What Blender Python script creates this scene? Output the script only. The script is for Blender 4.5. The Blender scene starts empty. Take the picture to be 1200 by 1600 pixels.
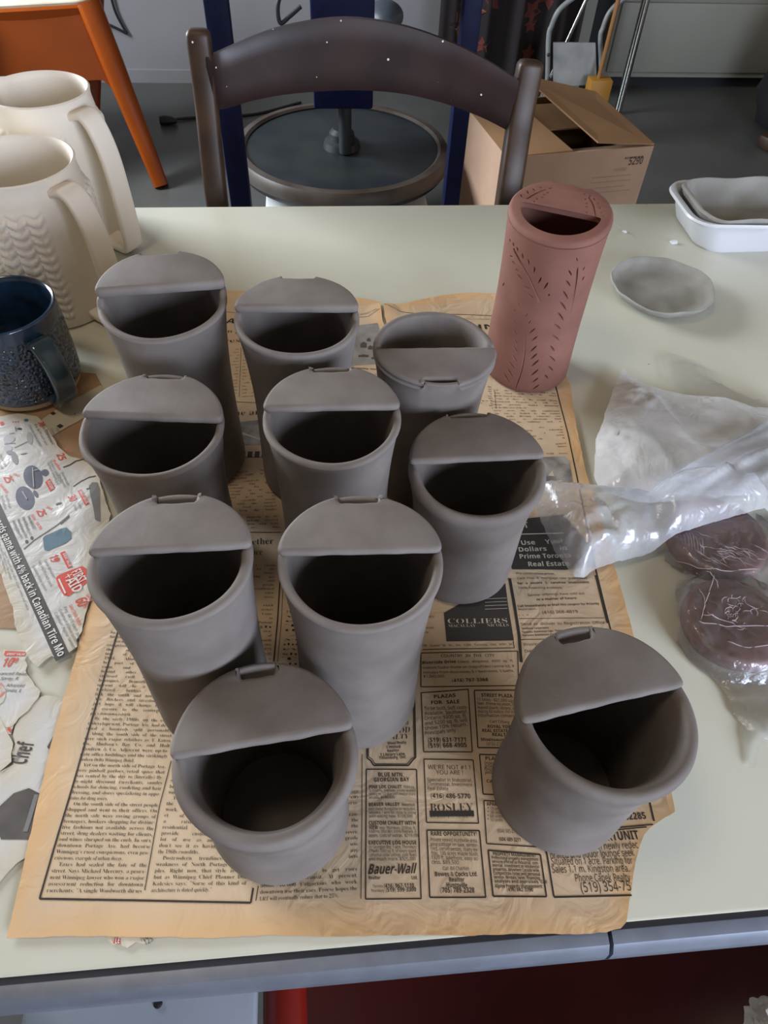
import bpy, bmesh, math, random
from mathutils import Vector, Matrix, noise
from mathutils.geometry import delaunay_2d_cdt, tessellate_polygon
random.seed(7)
PI = math.pi
S = bpy.context.scene
COL = S.collection
TZ = 0.75                                    # height of the table top

# ------------------------------------------------------------------ camera
CAM = Vector((0, 0, 1.2))
F = 1100.0                                   # focal length in pixels of the 1200 x 1600 frame
RX = Vector((0.9961059932485592, -0.08146728534395004, 0.03370358486850742))     # camera right
UP = Vector((0.04112038975688002, 0.7674612561985892, 0.6397752212828582))       # camera up
FW = Vector((0.07798694609063453, 0.6358980277157422, -0.7678227234112609))      # camera forward
cam_data = bpy.data.cameras.new('camera')
cam = bpy.data.objects.new('camera', cam_data)
COL.objects.link(cam)
m = Matrix.Identity(4)
for i in range(3):
    m[i][0], m[i][1], m[i][2], m[i][3] = RX[i], UP[i], -FW[i], CAM[i]
cam.matrix_world = m
cam_data.sensor_fit = 'VERTICAL'
cam_data.sensor_height = 24.0
cam_data.lens = 24.0 * F / 1600.0
cam_data.clip_start = 0.01
S.camera = cam

# ------------------------------------------------------------------ world, lights, exposure
S.view_settings.view_transform = 'Standard'
S.view_settings.look = 'None'
S.view_settings.gamma = 1.0
S.view_settings.use_curve_mapping = False
S.view_settings.exposure = 1.28
wd = bpy.data.worlds.new('sky')
S.world = wd
wd.use_nodes = True
bg = wd.node_tree.nodes['Background']
bg.inputs[0].default_value = (0.62, 0.76, 1.0, 1)
bg.inputs[1].default_value = 1.5


def area(name, loc, target, sx, sy, power, color, spread=PI):
    d = bpy.data.lights.new(name, 'AREA')
    d.shape = 'RECTANGLE'; d.size = sx; d.size_y = sy; d.energy = power; d.color = color
    d.spread = spread
    o = bpy.data.objects.new(name, d); COL.objects.link(o)
    o.location = loc
    o.rotation_euler = (Vector(target) - Vector(loc)).to_track_quat('-Z', 'Y').to_euler()
    return o


# daylight through the window in the left wall and the one behind the camera
area('window_daylight', (-2.12, 2.2, 1.55), (0.2, 0.9, 0.8), 1.5, 0.95, 56, (0.86, 0.93, 1.0))
area('window_daylight', (1.3, -1.53, 1.32), (0.2, 0.6, 0.8), 1.3, 1.0, 28, (0.74, 0.83, 1.0))

# ------------------------------------------------------------------ helpers


def ray(px, py):
    return RX * ((px - 600) / F) - UP * ((py - 800) / F) + FW


def at_z(px, py, z):
    d = ray(px, py)
    return CAM + d * ((z - CAM.z) / d.z)


def T(px, py, dz=0.0):
    return at_z(px, py, TZ + dz)


def at_y(px, py, y):
    d = ray(px, py)
    return CAM + d * (y / d.y)


def new_mat(name, color, rough=0.6, var=0.0, vscale=20.0, color2=None, bump=0.0, bscale=200.0, metal=0.0, spec=0.5, coat=0.0, detail=4.0, ramp=(0.35, 0.65)):
    mt = bpy.data.materials.new(name); mt.use_nodes = True
    nt = mt.node_tree; b = nt.nodes['Principled BSDF']
    b.inputs['Base Color'].default_value = (*color, 1)
    b.inputs['Roughness'].default_value = rough
    b.inputs['Metallic'].default_value = metal
    b.inputs['Specular IOR Level'].default_value = spec
    b.inputs['Coat Weight'].default_value = coat
    tc = nt.nodes.new('ShaderNodeTexCoord')
    if color2 is None and var > 0:
        color2 = tuple(max(0, c * (1 - var)) for c in color)
    if color2 is not None:
        n = nt.nodes.new('ShaderNodeTexNoise'); n.inputs['Scale'].default_value = vscale; n.inputs['Detail'].default_value = detail
        nt.links.new(tc.outputs['Object'], n.inputs['Vector'])
        r = nt.nodes.new('ShaderNodeValToRGB')
        r.color_ramp.elements[0].position = ramp[0]; r.color_ramp.elements[1].position = ramp[1]
        r.color_ramp.elements[0].color = (*color, 1); r.color_ramp.elements[1].color = (*color2, 1)
        nt.links.new(n.outputs['Fac'], r.inputs[0]); nt.links.new(r.outputs[0], b.inputs['Base Color'])
    if bump > 0:
        n2 = nt.nodes.new('ShaderNodeTexNoise'); n2.inputs['Scale'].default_value = bscale; n2.inputs['Detail'].default_value = 5
        nt.links.new(tc.outputs['Object'], n2.inputs['Vector'])
        bp = nt.nodes.new('ShaderNodeBump'); bp.inputs['Strength'].default_value = bump; bp.inputs['Distance'].default_value = 0.001
        nt.links.new(n2.outputs['Fac'], bp.inputs['Height']); nt.links.new(bp.outputs[0], b.inputs['Normal'])
    return mt


def add_specks(mt, scale, size, color, seed=0.0):
    """scatter small spots of another colour (paint splashes, dirt) over a material"""
    nt = mt.node_tree; b = nt.nodes['Principled BSDF']
    tc = nt.nodes.new('ShaderNodeTexCoord')
    mp = nt.nodes.new('ShaderNodeMapping'); mp.inputs['Location'].default_value = (seed, seed * 1.7, seed * .3)
    nt.links.new(tc.outputs['Object'], mp.inputs['Vector'])
    v = nt.nodes.new('ShaderNodeTexVoronoi'); v.inputs['Scale'].default_value = scale
    nt.links.new(mp.outputs[0], v.inputs['Vector'])
    # spot radius differs from cell to cell
    sep = nt.nodes.new('ShaderNodeSeparateColor'); nt.links.new(v.outputs['Color'], sep.inputs[0])
    mul = nt.nodes.new('ShaderNodeMath'); mul.operation = 'MULTIPLY'; mul.inputs[1].default_value = size
    nt.links.new(sep.outputs[0], mul.inputs[0])
    lt = nt.nodes.new('ShaderNodeMath'); lt.operation = 'LESS_THAN'
    nt.links.new(v.outputs['Distance'], lt.inputs[0]); nt.links.new(mul.outputs[0], lt.inputs[1])
    mx = nt.nodes.new('ShaderNodeMix'); mx.data_type = 'RGBA'
    nt.links.new(lt.outputs[0], mx.inputs['Factor'])
    src = b.inputs['Base Color'].links
    if src:
        nt.links.new(src[0].from_socket, mx.inputs['A'])
    else:
        mx.inputs['A'].default_value = b.inputs['Base Color'].default_value
    mx.inputs['B'].default_value = (*color, 1)
    nt.links.new(mx.outputs['Result'], b.inputs['Base Color'])


def link(name, verts, faces, mat=None, parent=None, smooth=True, angle=35):
    me = bpy.data.meshes.new(name); me.from_pydata([tuple(v) for v in verts], [], faces)
    me.validate(clean_customdata=False)
    bm = bmesh.new(); bm.from_mesh(me)
    bmesh.ops.recalc_face_normals(bm, faces=bm.faces[:]); bm.to_mesh(me); bm.free()
    return link_mesh(name, me, mat, parent, smooth, angle)


def link_mesh(name, me, mat=None, parent=None, smooth=True, angle=35):
    if mat: me.materials.append(mat)
    if smooth:
        for p in me.polygons: p.use_smooth = True
        me.set_sharp_from_angle(angle=math.radians(angle))
    o = bpy.data.objects.new(name, me); COL.objects.link(o)
    if parent:
        o.parent = parent
    return o


def link_bm(name, bm, mat=None, parent=None, smooth=True, angle=35):
    me = bpy.data.meshes.new(name)
    bmesh.ops.recalc_face_normals(bm, faces=bm.faces[:])
    bm.to_mesh(me); bm.free()
    return link_mesh(name, me, mat, parent, smooth, angle)


def tag(o, label=None, cat=None, group=None, kind=None):
    if label: o['label'] = label
    if cat: o['category'] = cat
    if group: o['group'] = group
    if kind: o['kind'] = kind
    return o


def thing(name, loc, label, cat, group=None, rz=0.0):
    o = bpy.data.objects.new(name, None); o.empty_display_size = 0.05
    COL.objects.link(o); o.location = loc; o.rotation_euler = (0, 0, rz)
    return tag(o, label, cat, group)


def box(bm, x0, x1, y0, y1, z0, z1, bevel=0.0, mtx=None, seg=2):
    r = bmesh.ops.create_cube(bm, size=1.0)
    vs = r['verts']
    for v in vs:
        v.co = Vector((x0 + (v.co.x + .5) * (x1 - x0), y0 + (v.co.y + .5) * (y1 - y0), z0 + (v.co.z + .5) * (z1 - z0)))
    if bevel > 0:
        es = list({e for v in vs for e in v.link_edges})
        rr = bmesh.ops.bevel(bm, geom=es, offset=bevel, segments=seg, affect='EDGES', profile=0.5)
        vs = list({v for f in rr['faces'] for v in f.verts} | {v for v in vs if v.is_valid})
    if mtx is not None:
        for v in vs: v.co = mtx @ v.co
    return vs


def tube_geo(pts, radii, n=10, flat=None, up=None, cap=True):
    """tube (or strap, flat = (width, thickness)) swept along points; returns verts, faces"""
    pts = [Vector(p) for p in pts]
    if not hasattr(radii, '__len__'): radii = [radii] * len(pts)
    V, Fc = [], []
    prev = Vector(up) if up else None
    for i, p in enumerate(pts):
        t = (pts[min(i + 1, len(pts) - 1)] - pts[max(i - 1, 0)]).normalized()
        if prev is None:
            a = Vector((0, 0, 1)) if abs(t.z) < .9 else Vector((1, 0, 0))
            prev = a
        u = (prev - t * prev.dot(t)).normalized(); w = t.cross(u)
        prev = u
        for k in range(n):
            a = 2 * PI * k / n
            ca, sa = math.cos(a), math.sin(a)
            if flat:
                e = 0.45
                ca = math.copysign(abs(ca) ** e, ca) * flat[1] / 2 * radii[i]; sa = math.copysign(abs(sa) ** e, sa) * flat[0] / 2 * radii[i]
                V.append(p + u * ca + w * sa)
            else:
                V.append(p + (u * ca + w * sa) * radii[i])
    for i in range(len(pts) - 1):
        for k in range(n):
            Fc.append((i * n + k, i * n + (k + 1) % n, (i + 1) * n + (k + 1) % n, (i + 1) * n + k))
    if cap:
        Fc.append(tuple(range(n))[::-1]); Fc.append(tuple((len(pts) - 1) * n + k for k in range(n)))
    return V, Fc


def catmull(pts, n=8):
    pts = [Vector(p) for p in pts]
    P = [pts[0] * 2 - pts[1]] + pts + [pts[-1] * 2 - pts[-2]]
    out = []
    for i in range(1, len(P) - 2):
        for j in range(n):
            t = j / n
            out.append(0.5 * ((2 * P[i]) + (P[i + 1] - P[i - 1]) * t + (2 * P[i - 1] - 5 * P[i] + 4 * P[i + 1] - P[i + 2]) * t * t + (3 * P[i] - P[i - 1] - 3 * P[i + 1] + P[i + 2]) * t ** 3))
    out.append(pts[-1])
    return out


def tube(name, pts, r, mat, parent=None, n=10, flat=None, up=None):
    V, Fc = tube_geo(pts, r, n, flat, up)
    return link(name, V, Fc, mat, parent, angle=50)


def lathe_geo(profile, n, rad=None, closed_bottom=True, closed_top=False):
    """profile: list of (r, z); rad(theta, z) multiplies the radius"""
    V, Fc = [], []
    for r, z in profile:
        for k in range(n):
            a = 2 * PI * k / n
            q = r * (rad(a, z) if rad else 1.0)
            V.append((q * math.cos(a), q * math.sin(a), z))
    for i in range(len(profile) - 1):
        for k in range(n):
            Fc.append((i * n + k, i * n + (k + 1) % n, (i + 1) * n + (k + 1) % n, (i + 1) * n + k))
    if closed_bottom: Fc.append(tuple(range(n))[::-1])
    if closed_top: Fc.append(tuple((len(profile) - 1) * n + k for k in range(n)))
    return V, Fc


# ------------------------------------------------------------------ materials
CLAY = new_mat('grey_clay', (0.222, 0.196, 0.182), 0.70, color2=(0.165, 0.141, 0.128), vscale=28, bump=0.25, bscale=160, spec=0.3)
TERRA = new_mat('terracotta_clay', (0.24, 0.108, 0.082), 0.75, color2=(0.195, 0.086, 0.066), vscale=30, bump=0.2, bscale=220, spec=0.3)
WHITEWARE = new_mat('unglazed_white_clay', (0.80, 0.73, 0.63), 0.6, color2=(0.77, 0.69, 0.58), vscale=10, bump=0.08, bscale=300, spec=0.35)
BLUEGLAZE = new_mat('blue_glaze', (0.020, 0.055, 0.115), 0.16, color2=(0.012, 0.020, 0.035), vscale=45, coat=0.6, spec=0.6)
BARECLAY = new_mat('bare_buff_clay', (0.42, 0.30, 0.17), 0.8)
DISHCLAY = new_mat('pale_grey_clay', (0.33, 0.32, 0.29), 0.8, color2=(0.25, 0.235, 0.205), vscale=24, bump=0.3, bscale=120, spec=0.3)
TRAYPLASTIC = new_mat('white_plastic', (0.62, 0.63, 0.66), 0.35)
PURPLECLAY = new_mat('purple_brown_clay', (0.27, 0.150, 0.142), 0.42, color2=(0.21, 0.115, 0.108), vscale=30, bump=0.3, bscale=100)
TABLETOP = new_mat('cream_laminate', (0.66, 0.65, 0.54), 0.32, color2=(0.62, 0.605, 0.495), vscale=6, spec=0.5)
add_specks(TABLETOP, 28, 0.035, (0.22, 0.20, 0.16))
add_specks(TABLETOP, 40, 0.03, (0.85, 0.84, 0.78), 3.1)
ALU = new_mat('aluminium_edging', (0.27, 0.30, 0.37), 0.42, metal=0.6, var=.15, vscale=60)
DARKGAP = new_mat('dark_gap', (0.02, 0.02, 0.025), 0.8)
WOOD = new_mat('dark_varnished_wood', (0.036, 0.018, 0.018), 0.40, color2=(0.020, 0.010, 0.011), vscale=16, spec=0.45, bump=.08, bscale=60)
add_specks(WOOD, 55, 0.085, (0.75, 0.73, 0.70), 1.3)
WOODPOST = new_mat('worn_brown_wood', (0.058, 0.030, 0.016), 0.45, color2=(0.032, 0.017, 0.010), vscale=22, spec=0.4)
add_specks(WOODPOST, 60, 0.08, (0.75, 0.73, 0.70), 5.3)
BLUESTEEL = new_mat('blue_painted_steel', (0.004, 0.007, 0.042), 0.6, spec=.2, var=.3, vscale=30)
WHEELTOP = new_mat('dark_dusty_steel', (0.007, 0.011, 0.015), 0.5, color2=(0.020, 0.024, 0.024), vscale=7)
WHEELRIM = new_mat('clay_stained_rim', (0.085, 0.07, 0.058), 0.45, color2=(0.045, 0.028, 0.018), vscale=9)
ORANGE = new_mat('orange_plastic', (0.28, 0.052, 0.002), 0.36, spec=.3, var=.15, vscale=8)
CREAM = new_mat('cream_worn_top', (0.66, 0.60, 0.46), 0.5, var=.12, vscale=15)
CARD = new_mat('cardboard', (0.36, 0.20, 0.092), 0.8, var=.12, vscale=9)
CARDPALE = new_mat('pale_cardboard', (0.50, 0.325, 0.22), 0.8, var=.10, vscale=9)
CARDINK = new_mat('box_ink', (0.10, 0.06, 0.04), 0.8)
CARDINK2 = new_mat('box_faint_ink', (0.40, 0.25, 0.17), 0.8)
CHROME = new_mat('chrome', (0.55, 0.58, 0.55), 0.16, metal=1.0)
GREYMETAL = new_mat('galvanised_grey', (0.26, 0.27, 0.26), 0.5, color2=(0.17, 0.18, 0.18), vscale=18)
DOWEL = new_mat('golden_wood', (0.24, 0.105, 0.026), 0.4)
YELLOW = new_mat('yellow_block', (0.36, 0.165, 0.015), 0.5)
BLACKCLOTH = new_mat('black_cloth', (0.010, 0.010, 0.012), 0.85, bump=.3, bscale=90)
DARKFAB = new_mat('dark_cloth', (0.012, 0.008, 0.008), 0.9)
LEAF1 = new_mat('printed_leaf_red', (0.10, 0.022, 0.016), 0.9)
LEAF2 = new_mat('printed_leaf_orange', (0.16, 0.060, 0.022), 0.9)
RED_LIT = new_mat('red_plastic_lit', (0.19, 0.009, 0.005), 0.35)  # brighter copy of the chair's red: light on the rails put into the colour
RED_SHADED = new_mat('red_plastic_shaded', (0.045, 0.002, 0.002), 0.35, var=.3, vscale=6)  # darker copy of the chair's red: shade under the table put into the colour
RUBBER = new_mat('black_rubber', (0.010, 0.010, 0.011), 0.5)
WARMWALL = new_mat('tan_wall_boards', (0.40, 0.30, 0.20), 0.75, var=.1, vscale=3)
WALLP = new_mat('white_wall_paint', (0.27, 0.265, 0.275), 0.7, var=.06, vscale=3)
CEILP = new_mat('ceiling_boards', (0.16, 0.125, 0.085), 0.8)
DOORP = new_mat('white_door_paint', (0.28, 0.275, 0.235), 0.5, var=.04, vscale=3)
FLOORP = new_mat('grey_painted_concrete', (0.095, 0.096, 0.088), 0.38, color2=(0.075, 0.075, 0.07), vscale=4, bump=.15, bscale=25)
FRAMEP = new_mat('window_frame_paint', (0.7, 0.7, 0.7), 0.5)

INK = new_mat('black_ink', (0.035, 0.028, 0.022), 0.75)
INKSOFT = new_mat('grey_brown_ink', (0.085, 0.068, 0.050), 0.75)
INKWHITE = new_mat('unprinted_paper', (0.62, 0.55, 0.44), 0.75)
PHOTOGREY = new_mat('halftone_grey', (0.16, 0.15, 0.14), 0.7, color2=(0.42, 0.40, 0.36), vscale=60)
FLYRED = new_mat('red_ink', (0.66, 0.065, 0.035), 0.45)
FLYPINK = new_mat('pale_red_ink', (0.78, 0.20, 0.17), 0.45)
FLYBLACK = new_mat('flyer_black_ink', (0.05, 0.045, 0.04), 0.45)
FLYGREY = new_mat('flyer_grey_ink', (0.20, 0.195, 0.20), 0.45)
FLYPALE = new_mat('flyer_pale_grey_ink', (0.42, 0.42, 0.43), 0.45)
FLYDARK = new_mat('flyer_slate_ink', (0.075, 0.08, 0.115), 0.45, color2=(0.13, 0.135, 0.18), vscale=60)
FLYBLUE = new_mat('flyer_teal_ink', (0.07, 0.15, 0.21), 0.45, color2=(0.11, 0.20, 0.26), vscale=80)
FLYWHITE = new_mat('flyer_white', (0.75, 0.73, 0.70), 0.45)
FLYBAND = new_mat('flyer_band_brown', (0.060, 0.052, 0.044), 0.45)


def paper_mat(name, mid, edge, rough=0.65, var=0.12, bump=.5):
    """paper: colour runs from mid to the browner edge colour by the distance stored per vertex"""
    mt = bpy.data.materials.new(name); mt.use_nodes = True
    nt = mt.node_tree; b = nt.nodes['Principled BSDF']
    at = nt.nodes.new('ShaderNodeAttribute'); at.attribute_name = 'edge'
    mx = nt.nodes.new('ShaderNodeMix'); mx.data_type = 'RGBA'
    mx.inputs['A'].default_value = (*mid, 1); mx.inputs['B'].default_value = (*edge, 1)
    nt.links.new(at.outputs['Fac'], mx.inputs['Factor'])
    tc = nt.nodes.new('ShaderNodeTexCoord')
    n = nt.nodes.new('ShaderNodeTexNoise'); n.inputs['Scale'].default_value = 14; n.inputs['Detail'].default_value = 6
    nt.links.new(tc.outputs['Object'], n.inputs['Vector'])
    r = nt.nodes.new('ShaderNodeMapRange'); r.inputs[1].default_value = .3; r.inputs[2].default_value = .7
    r.inputs[3].default_value = 1 - var; r.inputs[4].default_value = 1.04
    nt.links.new(n.outputs['Fac'], r.inputs[0])
    m2 = nt.nodes.new('ShaderNodeMix'); m2.data_type = 'RGBA'; m2.blend_type = 'MULTIPLY'; m2.inputs['Factor'].default_value = 1
    nt.links.new(mx.outputs['Result'], m2.inputs['A']); nt.links.new(r.outputs[0], m2.inputs['B'])
    nt.links.new(m2.outputs['Result'], b.inputs['Base Color'])
    b.inputs['Roughness'].default_value = rough
    n2 = nt.nodes.new('ShaderNodeTexNoise'); n2.inputs['Scale'].default_value = 38; n2.inputs['Detail'].default_value = 3; n2.inputs['Distortion'].default_value = 1.2
    nt.links.new(tc.outputs['Object'], n2.inputs['Vector'])
    bp = nt.nodes.new('ShaderNodeBump'); bp.inputs['Strength'].default_value = bump; bp.inputs['Distance'].default_value = 0.002
    nt.links.new(n2.outputs['Fac'], bp.inputs['Height']); nt.links.new(bp.outputs[0], b.inputs['Normal'])
    return mt


NEWS = paper_mat('old_newsprint', (0.68, 0.515, 0.345), (0.76, 0.475, 0.23), 0.5, bump=.9)
FLYER = paper_mat('flyer_paper', (0.66, 0.65, 0.63), (0.64, 0.58, 0.47), 0.34, var=.06, bump=.9)
CREAMSHEET = paper_mat('cream_paper', (0.60, 0.54, 0.42), (0.58, 0.50, 0.37), 0.6)
KRAFT = paper_mat('kraft_paper', (0.42, 0.26, 0.14), (0.40, 0.24, 0.12), 0.65)


def bag_mat(name, alpha, tint, rough=0.12, bump=1.0, scale=60, glow=0.35, vary=.12, gloss=1.2):
    """thin polythene: partly see-through film with milky scatter and sharp gloss"""
    mt = bpy.data.materials.new(name); mt.use_nodes = True
    nt = mt.node_tree
    for n in list(nt.nodes):
        if n.type == 'BSDF_PRINCIPLED': nt.nodes.remove(n)
    out = nt.nodes['Material Output']
    tr = nt.nodes.new('ShaderNodeBsdfTransparent'); tr.inputs[0].default_value = (0.97, 0.97, 0.98, 1)
    df = nt.nodes.new('ShaderNodeBsdfDiffuse'); df.inputs[0].default_value = (*tint, 1)
    tl = nt.nodes.new('ShaderNodeBsdfTranslucent'); tl.inputs[0].default_value = (*tint, 1)
    gl = nt.nodes.new('ShaderNodeBsdfGlossy'); gl.inputs['Roughness'].default_value = rough; gl.inputs[0].default_value = (0.9, 0.93, 1, 1)
    tc = nt.nodes.new('ShaderNodeTexCoord')
    n2 = nt.nodes.new('ShaderNodeTexNoise'); n2.inputs['Scale'].default_value = scale; n2.inputs['Detail'].default_value = 4; n2.inputs['Distortion'].default_value = 2.5
    nt.links.new(tc.outputs['Object'], n2.inputs['Vector'])
    bp = nt.nodes.new('ShaderNodeBump'); bp.inputs['Strength'].default_value = bump; bp.inputs['Distance'].default_value = 0.004
    nt.links.new(n2.outputs['Fac'], bp.inputs['Height'])
    for s in (df, tl, gl): nt.links.new(bp.outputs[0], s.inputs['Normal'])
    m1 = nt.nodes.new('ShaderNodeMixShader'); m1.inputs[0].default_value = glow
    nt.links.new(df.outputs[0], m1.inputs[1]); nt.links.new(tl.outputs[0], m1.inputs[2])
    m2 = nt.nodes.new('ShaderNodeMixShader')
    mr = nt.nodes.new('ShaderNodeMapRange'); mr.inputs[1].default_value = .35; mr.inputs[2].default_value = .65
    mr.inputs[3].default_value = max(0, alpha - vary); mr.inputs[4].default_value = min(1, alpha + vary)
    n3 = nt.nodes.new('ShaderNodeTexNoise'); n3.inputs['Scale'].default_value = 22; n3.inputs['Detail'].default_value = 3
    nt.links.new(tc.outputs['Object'], n3.inputs['Vector']); nt.links.new(n3.outputs['Fac'], mr.inputs[0])
    nt.links.new(mr.outputs[0], m2.inputs[0])
    nt.links.new(tr.outputs[0], m2.inputs[1]); nt.links.new(m1.outputs[0], m2.inputs[2])
    m3 = nt.nodes.new('ShaderNodeMixShader')
    fr = nt.nodes.new('ShaderNodeFresnel'); fr.inputs[0].default_value = 1.5
    nt.links.new(bp.outputs[0], fr.inputs['Normal'])
    ad = nt.nodes.new('ShaderNodeMath'); ad.operation = 'MULTIPLY_ADD'; ad.inputs[1].default_value = gloss; ad.inputs[2].default_value = 0.03
    nt.links.new(fr.outputs[0], ad.inputs[0]); nt.links.new(ad.outputs[0], m3.inputs[0])
    nt.links.new(m2.outputs[0], m3.inputs[1]); nt.links.new(gl.outputs[0], m3.inputs[2])
    nt.links.new(m3.outputs[0], out.inputs['Surface'])
    return mt


BAGMILK = bag_mat('milky_polythene', 0.78, (0.95, 0.96, 0.98), rough=.2, bump=.25, scale=50, glow=.2)
BAGROLL = bag_mat('folded_polythene', 0.45, (0.88, 0.89, 0.93), rough=.2, bump=.25, scale=50, glow=.3)
BAGTHIN = bag_mat('clear_polythene', 0.16, (0.96, 0.95, 0.97), rough=.12, bump=.35, scale=70, glow=.6, vary=.04)
BAGFAINT = bag_mat('faint_polythene', 0.07, (0.97, 0.97, 0.98), rough=.14, bump=.3, scale=90, glow=.6, vary=.03, gloss=.35)

# ------------------------------------------------------------------ room shell
X0, X1, Y0, Y1, ZC = -2.2, 2.6, -1.6, 3.5, 2.45


def struct(name, bm, mat, parent=None):
    o = link_bm(name, bm, mat, parent, smooth=False)
    if parent is None: o['kind'] = 'structure'
    return o


bm = bmesh.new(); box(bm, X0 - .1, X1 + .1, Y0 - .1, Y1 + .1, -.06, 0); struct('floor', bm, FLOORP)
bm = bmesh.new(); box(bm, X0 - .1, X1 + .1, Y0 - .1, Y1 + .1, ZC, ZC + .08); struct('ceiling', bm, CEILP)
bm = bmesh.new(); box(bm, X0 - .1, X1 + .1, Y1, Y1 + .1, 0, ZC); struct('wall_back', bm, WALLP)
bm = bmesh.new(); box(bm, X1, X1 + .1, Y0, Y1, 0, ZC); struct('wall_right', bm, WARMWALL)
# left wall with a window opening
wy0, wy1, wz0, wz1 = 1.4, 3.0, 1.05, 2.05
bm = bmesh.new()
box(bm, X0 - .1, X0, Y0, wy0, 0, ZC); box(bm, X0 - .1, X0, wy1, Y1, 0, ZC)
box(bm, X0 - .1, X0, wy0, wy1, 0, wz0); box(bm, X0 - .1, X0, wy0, wy1, wz1, ZC)
struct('wall_left', bm, WARMWALL)
fx0, fx1, fz0, fz1 = 0.62, 1.98, 0.8, 1.85
bm = bmesh.new()
box(bm, X0 - .1, fx0, Y0 - .1, Y0, 0, ZC); box(bm, fx1, X1 + .1, Y0 - .1, Y0, 0, ZC)
box(bm, fx0, fx1, Y0 - .1, Y0, 0, fz0); box(bm, fx0, fx1, Y0 - .1, Y0, fz1, ZC)
struct('wall_front', bm, WARMWALL)


def window_frame(name, a0, a1, z0, z1, plane, axis):
    bm = bmesh.new()
    def bar(p0, p1, q0, q1):
        if axis == 'x': box(bm, plane - .05, plane - .01, p0, p1, q0, q1)
        else: box(bm, p0, p1, plane - .05, plane - .01, q0, q1)
    w = .05
    bar(a0, a1, z0, z0 + w); bar(a0, a1, z1 - w, z1); bar(a0, a0 + w, z0 + w, z1 - w); bar(a1 - w, a1, z0 + w, z1 - w)
    mid = (a0 + a1) / 2; bar(mid - w / 2, mid + w / 2, z0 + w, z1 - w)
    struct(name, bm, FRAMEP)


window_frame('window_1', wy0, wy1, wz0, wz1, X0, 'x')
window_frame('window_2', fx0, fx1, fz0, fz1, Y0, 'y')

# door with raised panels in the back wall, black gap under it
dx0, dx1 = at_y(948, 60, 3.45).x - .12, 2.45
cx0, cx1 = at_y(901, 33, 3.43).x, at_y(928, 33, 3.43).x
bm = bmesh.new()
box(bm, dx0 + .12, dx1, Y1 - .05, Y1 - .012, .05, 2.05)
door = struct('door_1', bm, DOORP)
for i, (z0, z1) in enumerate(((.07, .335), (.36, .95), (.98, 1.95))):
    bm = bmesh.new(); box(bm, dx0 + .15, dx1 - .03, Y1 - .062, Y1 - .05, z0, z1, .008)
    link_bm('panel', bm, DOORP, door)
bm = bmesh.new(); box(bm, cx0, cx1, Y1 - .07, Y1, 0, 2.12, .004); struct('trim_1', bm, DOORP)
bm = bmesh.new(); box(bm, cx1, dx1, Y1 - .012, Y1 - .002, .0, 2.05); struct('door_gap_shade', bm, DARKGAP)  # dark sheet standing in for the shade in the gaps round the door
bm = bmesh.new(); box(bm, X0, cx0 - .01, Y1 - .012, Y1, 0, .05); struct('baseboard_back', bm, WALLP)

# unseen lamp added at the ceiling as weak warm fill
lamp = thing('added_fill_lamp', (-.5, .2, ZC), 'unseen round fill lamp added at the ceiling above the near left part of the table', 'lamp')
V, Fc = lathe_geo([(.0005, -.09), (.06, -.085), (.12, -.06), (.15, -.02), (.15, 0)], 32)
GLOWM = bpy.data.materials.new('lamp_diffuser'); GLOWM.use_nodes = True
gb = GLOWM.node_tree.nodes['Principled BSDF']; gb.inputs['Emission Color'].default_value = (1, .85, .66, 1); gb.inputs['Emission Strength'].default_value = 2.0
link('lamp_shade', V, Fc, GLOWM, lamp)
ld = bpy.data.lights.new('fill_light', 'AREA'); ld.shape = 'DISK'; ld.size = .4; ld.energy = 1.5; ld.color = (1.0, .82, .62)
lo = bpy.data.objects.new('fill_light', ld); COL.objects.link(lo); lo.parent = lamp; lo.location = (0, 0, -.1)

# ------------------------------------------------------------------ table
tx0, tx1, ty0, ty1 = -0.62, 1.02, 0.064, 0.893
table = thing('work_table', ((tx0 + tx1) / 2, (ty0 + ty1) / 2, 0), 'large cream laminate work table with metal edging, everything stands on it', 'table')
ctr = Vector(((tx0 + tx1) / 2, (ty0 + ty1) / 2, 0))


def shift(bm, v):
    for q in bm.verts: q.co -= v


bm = bmesh.new(); box(bm, tx0, tx1, ty0, ty1, TZ - .028, TZ, .002); shift(bm, ctr); link_bm('table_top', bm, TABLETOP, table)
seam = T(958, 1468).x
for (a, b) in ((tx0, seam - .0012), (seam + .0012, tx1)):
    V, Fc = [], []
    prof = [(-.002, -.003), (-.008, -.0045), (-.012, -.010), (-.013, -.020), (-.012, -.031), (-.008, -.036), (0, -.036), (0, -.003)]
    for x in (a, b):
        for (py, pz) in prof: V.append(Vector((x, ty0 + py - .0015, TZ + pz)) - ctr)
    n = len(prof)
    for k in range(n): Fc.append((k, (k + 1) % n, n + (k + 1) % n, n + k))
    Fc.append(tuple(range(n))); Fc.append(tuple(range(n, 2 * n)))
    link('edge_strip', V, Fc, ALU, table)
bm = bmesh.new(); box(bm, tx0, tx1, ty0 - .003, ty0 + .0005, TZ - .03, TZ - .0012); shift(bm, ctr); link_bm('edge_gap', bm, DARKGAP, table)
for sx in (tx0 + .30, tx1 - .06):
    for sy in (ty0 + .05, ty1 - .06):
        V, Fc = tube_geo([(sx - ctr.x, sy - ctr.y, 0), (sx - ctr.x, sy - ctr.y, TZ - .03)], .016, 14)
        link('leg', V, Fc, GREYMETAL, table)
for sy in (ty0 + .05, ty1 - .06):
    bm = bmesh.new(); box(bm, tx0 + .30, tx1 - .06, sy - .01, sy + .01, TZ - .085, TZ - .03); shift(bm, ctr); link_bm('apron', bm, GREYMETAL, table)

# ------------------------------------------------------------------ papers


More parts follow.
